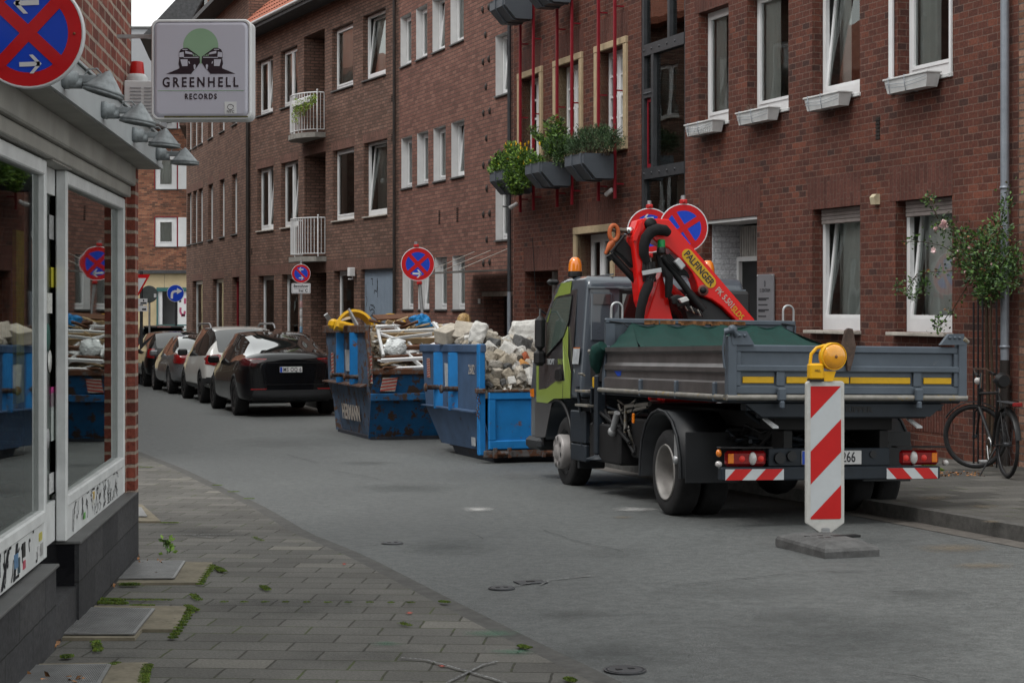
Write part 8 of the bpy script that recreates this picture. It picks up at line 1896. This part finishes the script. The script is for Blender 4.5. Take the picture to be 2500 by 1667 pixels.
# ================================================================== cameras
def seccam(lab,fac,px,py,dep,rot):
 p=fac.at(fac.x(px,dep),dep,fac.z(px,py,dep));t=thing('security_camera',lab,'camera',mtx=Matrix.Translation(p)@Matrix.Rotation(R(rot),4,'Z')@Matrix.Rotation(R(-25),4,'X'));MB().lathe([(.0001,-.13),(.035,-.13),(.04,-.11),(.04,.05),(.0001,.06)],16,axis='y').build('housing',['whitewall'],t);MB().tube([(0,.03,0),(0,.18,.10)],.015,6).build('bracket',['black'],t)
seccam('white security camera below the planters, pointing down the street',FP,1484,472,-.2,35);seccam('small white security camera by the drainpipe between the rose and red brick houses',FP,1250,505,-.15,60)
# ================================================================== person behind the rubble
Yp=27.6;pb=Vector(((1141-CX)/F*Yp,Yp,gz(Yp)+.112))
pb.z+=.03;pe=thing('person','blond long-haired person walking behind the rubble heap, only the bowed head showing','person',loc=pb,rz=R(-60));s_=1.0
bm_=bmesh.new();J={'pel':(0,0,.93),'sp':(0,0,1.12),'ch':(0,-.01,1.30),'nk':(0,-.03,1.43),'hd0':(0,-.06,1.50),'hd1':(0,-.075,1.57),'hd2':(0,-.07,1.63)}
for s in(-1,1):J.update({f'hip{s}':(s*.09,0,.90),f'kn{s}':(s*.10,-.06*s-.02,.48),f'an{s}':(s*.10,.02-.10*s,.08),f'to{s}':(s*.11,-.13-.10*s,.03),f'sh{s}':(s*.17,0,1.36),f'el{s}':(s*.21,.03,1.10),f'wr{s}':(s*.22,-.06,.88),f'hn{s}':(s*.22,-.09,.80)})
rad={'pel':.13,'sp':.11,'ch':.13,'nk':.05,'hd0':.06,'hd1':.085,'hd2':.075,'hip':.085,'kn':.055,'an':.038,'to':.035,'sh':.055,'el':.040,'wr':.028,'hn':.03}
keys=list(J);idx={k:bm_.verts.new(J[k])for k in keys}
E_=[('pel','sp'),('sp','ch'),('ch','nk'),('nk','hd0'),('hd0','hd1'),('hd1','hd2')]+[e for s in(-1,1)for e in(('pel',f'hip{s}'),(f'hip{s}',f'kn{s}'),(f'kn{s}',f'an{s}'),(f'an{s}',f'to{s}'),('ch',f'sh{s}'),(f'sh{s}',f'el{s}'),(f'el{s}',f'wr{s}'),(f'wr{s}',f'hn{s}'))]
for a,b in E_:bm_.edges.new((idx[a],idx[b]))
me=bpy.data.meshes.new('body');bm_.to_mesh(me);bm_.free();bo=bpy.data.objects.new('body',me);COL.objects.link(bo);bo.parent=pe
sk_=bo.modifiers.new('skin','SKIN');
for k,v in zip(keys,me.skin_vertices[0].data):q=rad[k.rstrip('-1').rstrip('-')if k not in rad else k];v.radius=(q,q*.85)
me.skin_vertices[0].data[0].use_root=True;bo.modifiers.new('sub','SUBSURF').render_levels=2
me.materials.append(mat('dark coat cloth',(.04,.045,.06),.9,var=.2))
M['skin']=mat('skin',(.48,.29,.21),.5,var=.05);M['hair']=mat('blond hair',(.34,.22,.09),.5,var=.5,scale=30)
hd=MB().sphere((0,-.085,1.595),.098,sc=(.80,1.0,1.2),seg=24).sphere((0,-.185,1.585),.018,sc=(.8,1,1.3),seg=10).sphere((.077,-.08,1.59),.022,sc=(.4,.8,1.2),seg=8).sphere((-.077,-.08,1.59),.022,sc=(.4,.8,1.2),seg=8).build('face',['skin'],pe)
MB().sphere((.03,-.172,1.605),.011,seg=8).sphere((-.03,-.172,1.605),.011,seg=8).build('eyes',['ink'],pe);MB().box(-.025,.025,-.184,-.176,1.535,1.545,bev=.004).build('mouth',[mat('lips',(.42,.14,.12),.5)],pe)
hr=MB().sphere((0,-.065,1.625),.112,sc=(.86,1.0,1.1),seg=24)
for k in range(46):
 a=R(20+140*k/45+(180 if k%2 else 0)*0);x_,y_=.10*math.cos(a),-.055+.085*math.sin(a);hr.tube([(x_*.5,y_*.6,1.72),(x_*.95,y_,1.64),(x_*1.08,y_+.01,1.52),(x_*1.0,y_+.01,1.36+g.uniform(-.03,.03))],[.012,.017,.018,.006],5)
hr.build('hair',['hair'],pe)
# ================================================================== pavement things
def gquad(px4,lift):return[ground(a,b,lift)for a,b in px4]
M['grate']=mat('zinc grating',(.22,.22,.22),.5,metal=.4,var=.25,scale=8);M['slab_conc']=mat('sandy concrete',(.20,.175,.13),.9,var=.3,scale=7,bump=.003,col2=(.11,.10,.075),thr=.6)
Gl=[([(281,1420),(315,1377),(450,1377),(423,1419)],[(262,1427),(303,1372),(519,1376),(487,1426)],'light grey cellar grating in sandy concrete, next to the wall corner'),([(137,1556),(192,1492),(375,1495),(325,1557)],[(130,1562),(192,1482),(457,1484),(430,1541),(347,1541),(329,1562)],'cellar grating in the middle of the pavement row with broken concrete at its right'),([(20,1680),(69,1636),(267,1633),(240,1680)],[(10,1690),(60,1626),(361,1622),(340,1690)],'cellar grating cut by the bottom edge of the photo'),([(306,1266),(316,1244),(343,1244),(357,1266)],[(296,1275),(310,1234),(347,1234),(393,1275)],'sliver of a cellar grating just beyond the shop corner')]
for gq,fq,lb in Gl:
 Fp=gquad(fq,.027);c0=Fp[0].copy();t=thing('cellar_grate',lb,'grating',loc=c0,group='cellar gratings along the shop wall');mb=MB();k=len(Fp);lf=[p-c0 for p in Fp]
 mb.add([(p.x,p.y,p.z+.012)for p in lf]+[(p.x,p.y,p.z-.02)for p in lf],[tuple(range(k))[::-1],tuple(range(k,2*k))]+[(i,(i+1)%k,k+(i+1)%k,k+i)for i in range(k)]);mb.build('concrete_frame',['slab_conc'],t)
 q=[p-c0 for p in gquad(gq,.027)];mb=MB();mb.add([(p.x,p.y,p.z+.016)for p in q],[(0,3,2,1)],1);z_=.017
 for u_,v_,n_ in((0,1,46),(1,0,22)):
  for i in range(n_+1):
   f_=i/n_
   if u_==0:a,b=q[0].lerp(q[3],f_),q[1].lerp(q[2],f_)
   else:a,b=q[0].lerp(q[1],f_),q[3].lerp(q[2],f_)
   d=(b-a).normalized();s_=Vector((-d.y,d.x,0))*(.0022 if 0<i<n_ else .008);zz=Vector((0,0,.024));mb.add([a-s_+zz,a+s_+zz,b+s_+zz,b-s_+zz,a-s_+zz*.7,a+s_+zz*.7,b+s_+zz*.7,b-s_+zz*.7],[(0,1,2,3),(0,4,5,1),(3,2,6,7),(0,3,7,4),(1,5,6,2)],0)
 mb.build('grating',['grate','dark_metal'],t)
g=random.Random(5);ms_=MB()
def tuft(mb,p,r_,n_,h_,ms):
 h_*=.45;n_=int(n_*3)
 for _ in range(n_):a=g.uniform(0,6.28);q=p+Vector((math.cos(a),math.sin(a),0))*r_*g.random()**.6;leaf(mb,q,(g.uniform(-.7,.7),g.uniform(-.7,.7),1),h_*g.uniform(.4,1.2),h_*.22+.002,g.choice(ms),g)
for(a,b,n_,h_)in(((519,1378),(487,1428),900,.02),((528,1385),(545,1395),320,.025),((470,1485),(420,1560),1300,.022),((455,1478),(478,1490),400,.02),((361,1622),(348,1667),1000,.02),((325,1478),(372,1478),350,.018),((225,1472),(305,1474),1300,.03),((240,1464),(300,1466),500,.03),((300,1428),(332,1428),420,.035),((255,1410),(262,1424),260,.04),((395,1276),(430,1276),260,.018),((270,1625),(285,1618),160,.02),((160,1605),(168,1602),200,.03),((232,1565),(240,1590),240,.022),((1080,1468),(1092,1470),160,.02),((1270,1576),(1290,1582),240,.02),((520,1184),(538,1184),120,.014),((560,1200),(580,1200),140,.014),((600,1217),(618,1217),100,.014),((640,1430),(655,1440),200,.02),((470,1450),(485,1465),200,.016),((1385,1655),(1400,1662),160,.02),((980,1520),(1000,1526),90,.015),((300,1508-45),(420,1464),300,.012),((520,1468),(1030,1470),420,.010),((2250,1120),(2262,1146),500,.09),((2262,1128),(2300,1150),360,.05),((340,1140),(372,1140),120,.012),((620,1310),(640,1320),90,.012)):
 for k in range(10):u=(k+.5)/10;tuft(ms_,ground(a[0]+(b[0]-a[0])*u+g.uniform(-2,2),a[1]+(b[1]-a[1])*u,.034 if a[0]<2000 else .112),.024,n_//12,h_,(0,0,1,2))
tag(ms_.build('moss_and_grass',[leafmat('moss',(.15,.21,.02)),'lf_green',leafmat('moss dark',(.10,.13,.025))]),'moss and short grass growing in the pavement joints',kind='stuff')
lv_s=MB()
for(x0,y0,x1,y1,n_)in((318,1352,335,1365,26),(330,1368,400,1374,18),(175,1505,195,1480,14),(30,1655,60,1620,22),(180,1640,200,1666,6),(255,1425,275,1430,12),(2280,1150,2400,1160,60),(60,1640,260,1665,5),(330,1395,380,1400,3),(110,1560,140,1590,12)):
 for _ in range(n_):p=ground(g.uniform(x0,x1),g.uniform(min(y0,y1),max(y0,y1)+1),.045 if x0<2000 else .12);leaf(lv_s,p,(g.uniform(-1,1),g.uniform(-1,1),g.uniform(-.05,.25)),g.uniform(.02,.05),g.uniform(.008,.018),g.choice((0,0,1)),g)
tag(lv_s.build('fallen_leaves',['lf_brown',leafmat('orange dead leaf',(.36,.15,.05))]),'dry brown leaves scattered along the wall base',kind='stuff')
for(a,b,lb,h_)in((408,1352,'small leafy weed growing from a pavement joint beyond the nearest concrete frame',.10),(258,1412,'upright weed growing against the dark plinth beside the first grating',.17),(275,1415,'second weed with wider leaves at the corner of the first grating',.12)):
 p=ground(a,b,.034);t=thing('weed',lb,'plant',loc=p,group='weeds in the pavement');mb=MB()
 for k in range(34):q=Vector((g.uniform(-.03,.03),g.uniform(-.03,.03),g.random()*h_));leaf(mb,q,(g.uniform(-1,1),g.uniform(-1,1),g.uniform(.1,1)),.045,.013,g.choice((0,1)),g)
 mb.build('leaves',['lf_light','lf_green'],t);MB().tube([(0,0,0),(.005,0,h_)],.003,5).build('stem',['lf_green'],t)
# ================================================================== marks, stains and cracks on the road
def stain(name,col,thr=.5,edge=.25,scale=3.0,dens=1.0):
 m=bpy.data.materials.new(name);m.use_nodes=True;n=m.node_tree;L=n.links.new;p=n.nodes['Principled BSDF'];o=n.nodes['Material Output'];p.inputs['Base Color'].default_value=c4(col);p.inputs['Roughness'].default_value=.85
 uv=N(n,'ShaderNodeUVMap');vm=N(n,'ShaderNodeVectorMath',operation='SUBTRACT');vm.inputs[1].default_value=(.5,.5,0);L(uv.outputs[0],vm.inputs[0]);ln=N(n,'ShaderNodeVectorMath',operation='LENGTH');L(vm.outputs[0],ln.inputs[0])
 fa=N(n,'ShaderNodeMapRange');fa.inputs[1].default_value=.5;fa.inputs[2].default_value=.05;L(ln.outputs['Value'],fa.inputs[0])
 tc=N(n,'ShaderNodeTexCoord');nz=N(n,'ShaderNodeTexNoise',Scale=scale,Detail=10,Roughness=.72);L(tc.outputs['Object'],nz.inputs[0]);ad=N(n,'ShaderNodeMath',operation='MULTIPLY_ADD');ad.inputs[1].default_value=.62;L(fa.outputs[0],ad.inputs[0]);L(nz.outputs['Fac'],ad.inputs[2])
 mr=N(n,'ShaderNodeMapRange');mr.inputs[1].default_value=thr+.25;mr.inputs[2].default_value=thr+.25+edge;mr.inputs[4].default_value=dens;L(ad.outputs[0],mr.inputs[0]);tr_=N(n,'ShaderNodeBsdfTransparent');x=N(n,'ShaderNodeMixShader');L(mr.outputs[0],x.inputs[0]);L(tr_.outputs[0],x.inputs[1]);L(p.outputs[0],x.inputs[2]);L(x.outputs[0],o.inputs[0]);return m
SM={'white':stain('white dust',(.42,.42,.41),.42,.5,6,.75),'tan':stain('sand stain',(.19,.15,.10),.46,.5,14,.5),'dark':stain('oil stain',(.045,.046,.047),.45,.5,5,.28),'spray':stain('chalk spray',(.50,.50,.50),.22,.5,30,.8),'patch':stain('asphalt wear',(.062,.067,.068),.38,.6,2.2,.35),'pale':stain('pale wear',(.13,.135,.135),.40,.6,2.6,.45),'green':stain('green spray',(.04,.20,.11),.45,.5,16,.4),'red':stain('red spray',(.5,.09,.06),.4,.4,20,.7)}
lev=[0]
def mark(px4,k,lift=.006,nm='road_mark'):
 lev[0]+=1;q=gquad(px4,lift+lev[0]*.00006);n_=8;vs=[];me=bpy.data.meshes.new(nm)
 for j in range(n_+1):
  for i in range(n_+1):p=q[0].lerp(q[1],i/n_).lerp(q[3].lerp(q[2],i/n_),j/n_);p.z=gz(p.y)+lift+lev[0]*.00006;vs.append(tuple(p))
 fs=[(j*(n_+1)+i,j*(n_+1)+i+1,(j+1)*(n_+1)+i+1,(j+1)*(n_+1)+i)for j in range(n_)for i in range(n_)];me.from_pydata(vs,[],fs);me.materials.append(SM[k]);uv=me.uv_layers.new(name='UVMap')
 for pl in me.polygons:
  for li in pl.loop_indices:v=me.loops[li].vertex_index;uv.data[li].uv=((v%(n_+1))/n_,(v//(n_+1))/n_)
 o=bpy.data.objects.new(nm,me);COL.objects.link(o);return tag(o,kind='structure')
def box4(x,y,w_,h_,sk=0):return[(x-w_+sk,y+h_),(x+w_+sk,y+h_),(x+w_-sk,y-h_),(x-w_-sk,y-h_)]
for x,y,w_,h_,k in((1165,1243,62,9,'white'),(1545,1243,80,8,'white'),(1520,1262,46,5,'tan'),(2330,1338,150,18,'tan'),(2400,1380,130,12,'tan'),(2050,1392,160,8,'pale'),(1250,1160,80,12,'pale'),(1500,1600,260,60,'patch'),(2100,1560,420,90,'patch'),(700,1080,220,20,'pale'),(1100,1335,160,30,'patch'),(1480,1350,160,25,'pale'),(1800,1440,260,30,'pale'),(1000,1190,180,16,'patch'),(600,1010,160,10,'pale'),(2250,1450,200,26,'dark'),(1400,1500,200,20,'dark'),(900,1130,110,8,'dark'),(2350,1275,60,6,'dark'),(1950,1500,140,30,'pale')):mark(box4(x,y,w_,h_),k)
for x,y,w_,h_,k in((2280,1215,70,10,'tan'),(2400,1235,60,7,'tan'),(2420,1272,40,6,'tan'),(2150,1190,60,8,'tan')):mark(box4(x,y,w_,h_),k,.118,'pavement_mark')
for x,y,w_,h_,k in((1000,1495,12,5,'red'),(1080,1624,14,5,'red'),(840,1376,8,4,'red'),(1200,1545,110,14,'green'),(1250,1590,90,12,'green'),(940,1570,60,10,'green'),(700,1480,300,40,'dark'),(500,1300,160,20,'dark'),(900,1600,240,30,'dark'),(300,1600,120,20,'dark')):mark(box4(x,y,w_,h_),k,.030,'pavement_mark')
def stroke(pts,wd,m_,lift=.006,nm='road_line',jig=0):
 g2=random.Random(len(pts)*7+int(pts[0][0]));P3=[]
 for(a,b),(c,d)in zip(pts,pts[1:]):
  n_=max(2,int(math.hypot(c-a,d-b)/14))
  for i in range(n_):u=i/n_;P3.append(ground(a+(c-a)*u+g2.uniform(-jig,jig),b+(d-b)*u+g2.uniform(-jig,jig)*.4,lift))
 P3.append(ground(*pts[-1],lift));mb=MB();lev[0]+=1;e=Vector((0,0,lev[0]*.00006));rows=[]
 for i,p in enumerate(P3):
  d=(P3[min(i+1,len(P3)-1)]-P3[max(i-1,0)]);s_=Vector((-d.y,d.x,0)).normalized()*wd*(g2.uniform(.4,1.1)if jig else 1);rows+=[p-s_+e,p+s_+e]
 mb.add(rows,[(2*i,2*i+1,2*i+3,2*i+2)for i in range(len(P3)-1)]);return tag(mb.build(nm,[m_]),kind='structure')
M['chalk']=mat('rubbed chalk paint',(.27,.27,.27),.9,var=.3,scale=40,col2=(.11,.11,.11),thr=.47);M['crack']=mat('asphalt crack',(.020,.020,.021),.95)
for pts in([(1200,1438),(1290,1424),(1340,1415),(1443,1405)],[(1443,1405),(1418,1406)],[(1340,1418),(1320,1426)],[(855,1332),(940,1326)],[(660,1236),(780,1232)],[(880,1225),(900,1222)],[(1200,1436),(1215,1438)]):stroke(pts,.006,'chalk')
for pts in([(980,1605),(1040,1610),(1120,1632),(1200,1655),(1260,1675)],[(1090,1667),(1140,1642),(1180,1622),(1215,1614)],[(386,1304),(573,1305)],[(470,1306),(520,1312)]):stroke(pts,.007,'chalk',.032,'pavement_line')
for pts in([(1640,1428),(1760,1418),(1900,1402),(1960,1402)],[(800,1145),(880,1160),(935,1172)],[(700,1110),(770,1128)],[(1330,1295),(1400,1318),(1520,1345)],[(2180,1445),(2260,1440)],[(2150,1640),(2230,1650),(2300,1667)],[(405,1107),(450,1106)],[(1700,1230),(1800,1232)],[(1150,1300),(1180,1315)]):stroke(pts,.004,'crack',jig=2)
def cover(px,py,r_,lab,sq=False):
 p=ground(px,py,.003);t=thing('valve_cover',lab,'utility cover',loc=p,rz=R(20),group='small utility covers in the road')
 if sq:MB().box(-r_*1.5,r_*1.5,-r_,r_,0,.006,bev=.002).build('lid',['dark_metal'],t);MB().box(-r_*.4,r_*.4,-r_*.2,r_*.2,.006,.010).build('lifting_slot',['black'],t)
 else:MB().lathe([(r_*1.12,.0),(r_*1.12,.006),(r_,.006),(r_,.002),(r_*.95,.002),(r_*.94,.007),(.0001,.008)],30,smooth=False).build('lid',['dark_metal'],t);MB().box(-r_*.5,-r_*.2,-.012,.012,.008,.0105).box(r_*.2,r_*.5,-.012,.012,.008,.0105).build('lifting_slot',['black'],t)
cover(1225,1436,.07,'small oval looking cover at the left end of the chalk arrow');cover(1295,1421,.06,'small rectangular cover in the middle of the chalk arrow',True);cover(958,1326,.07,'small round cover near the left kerb, farthest of the covers');cover(1526,1636,.085,'round iron valve cover near the bottom edge of the road')
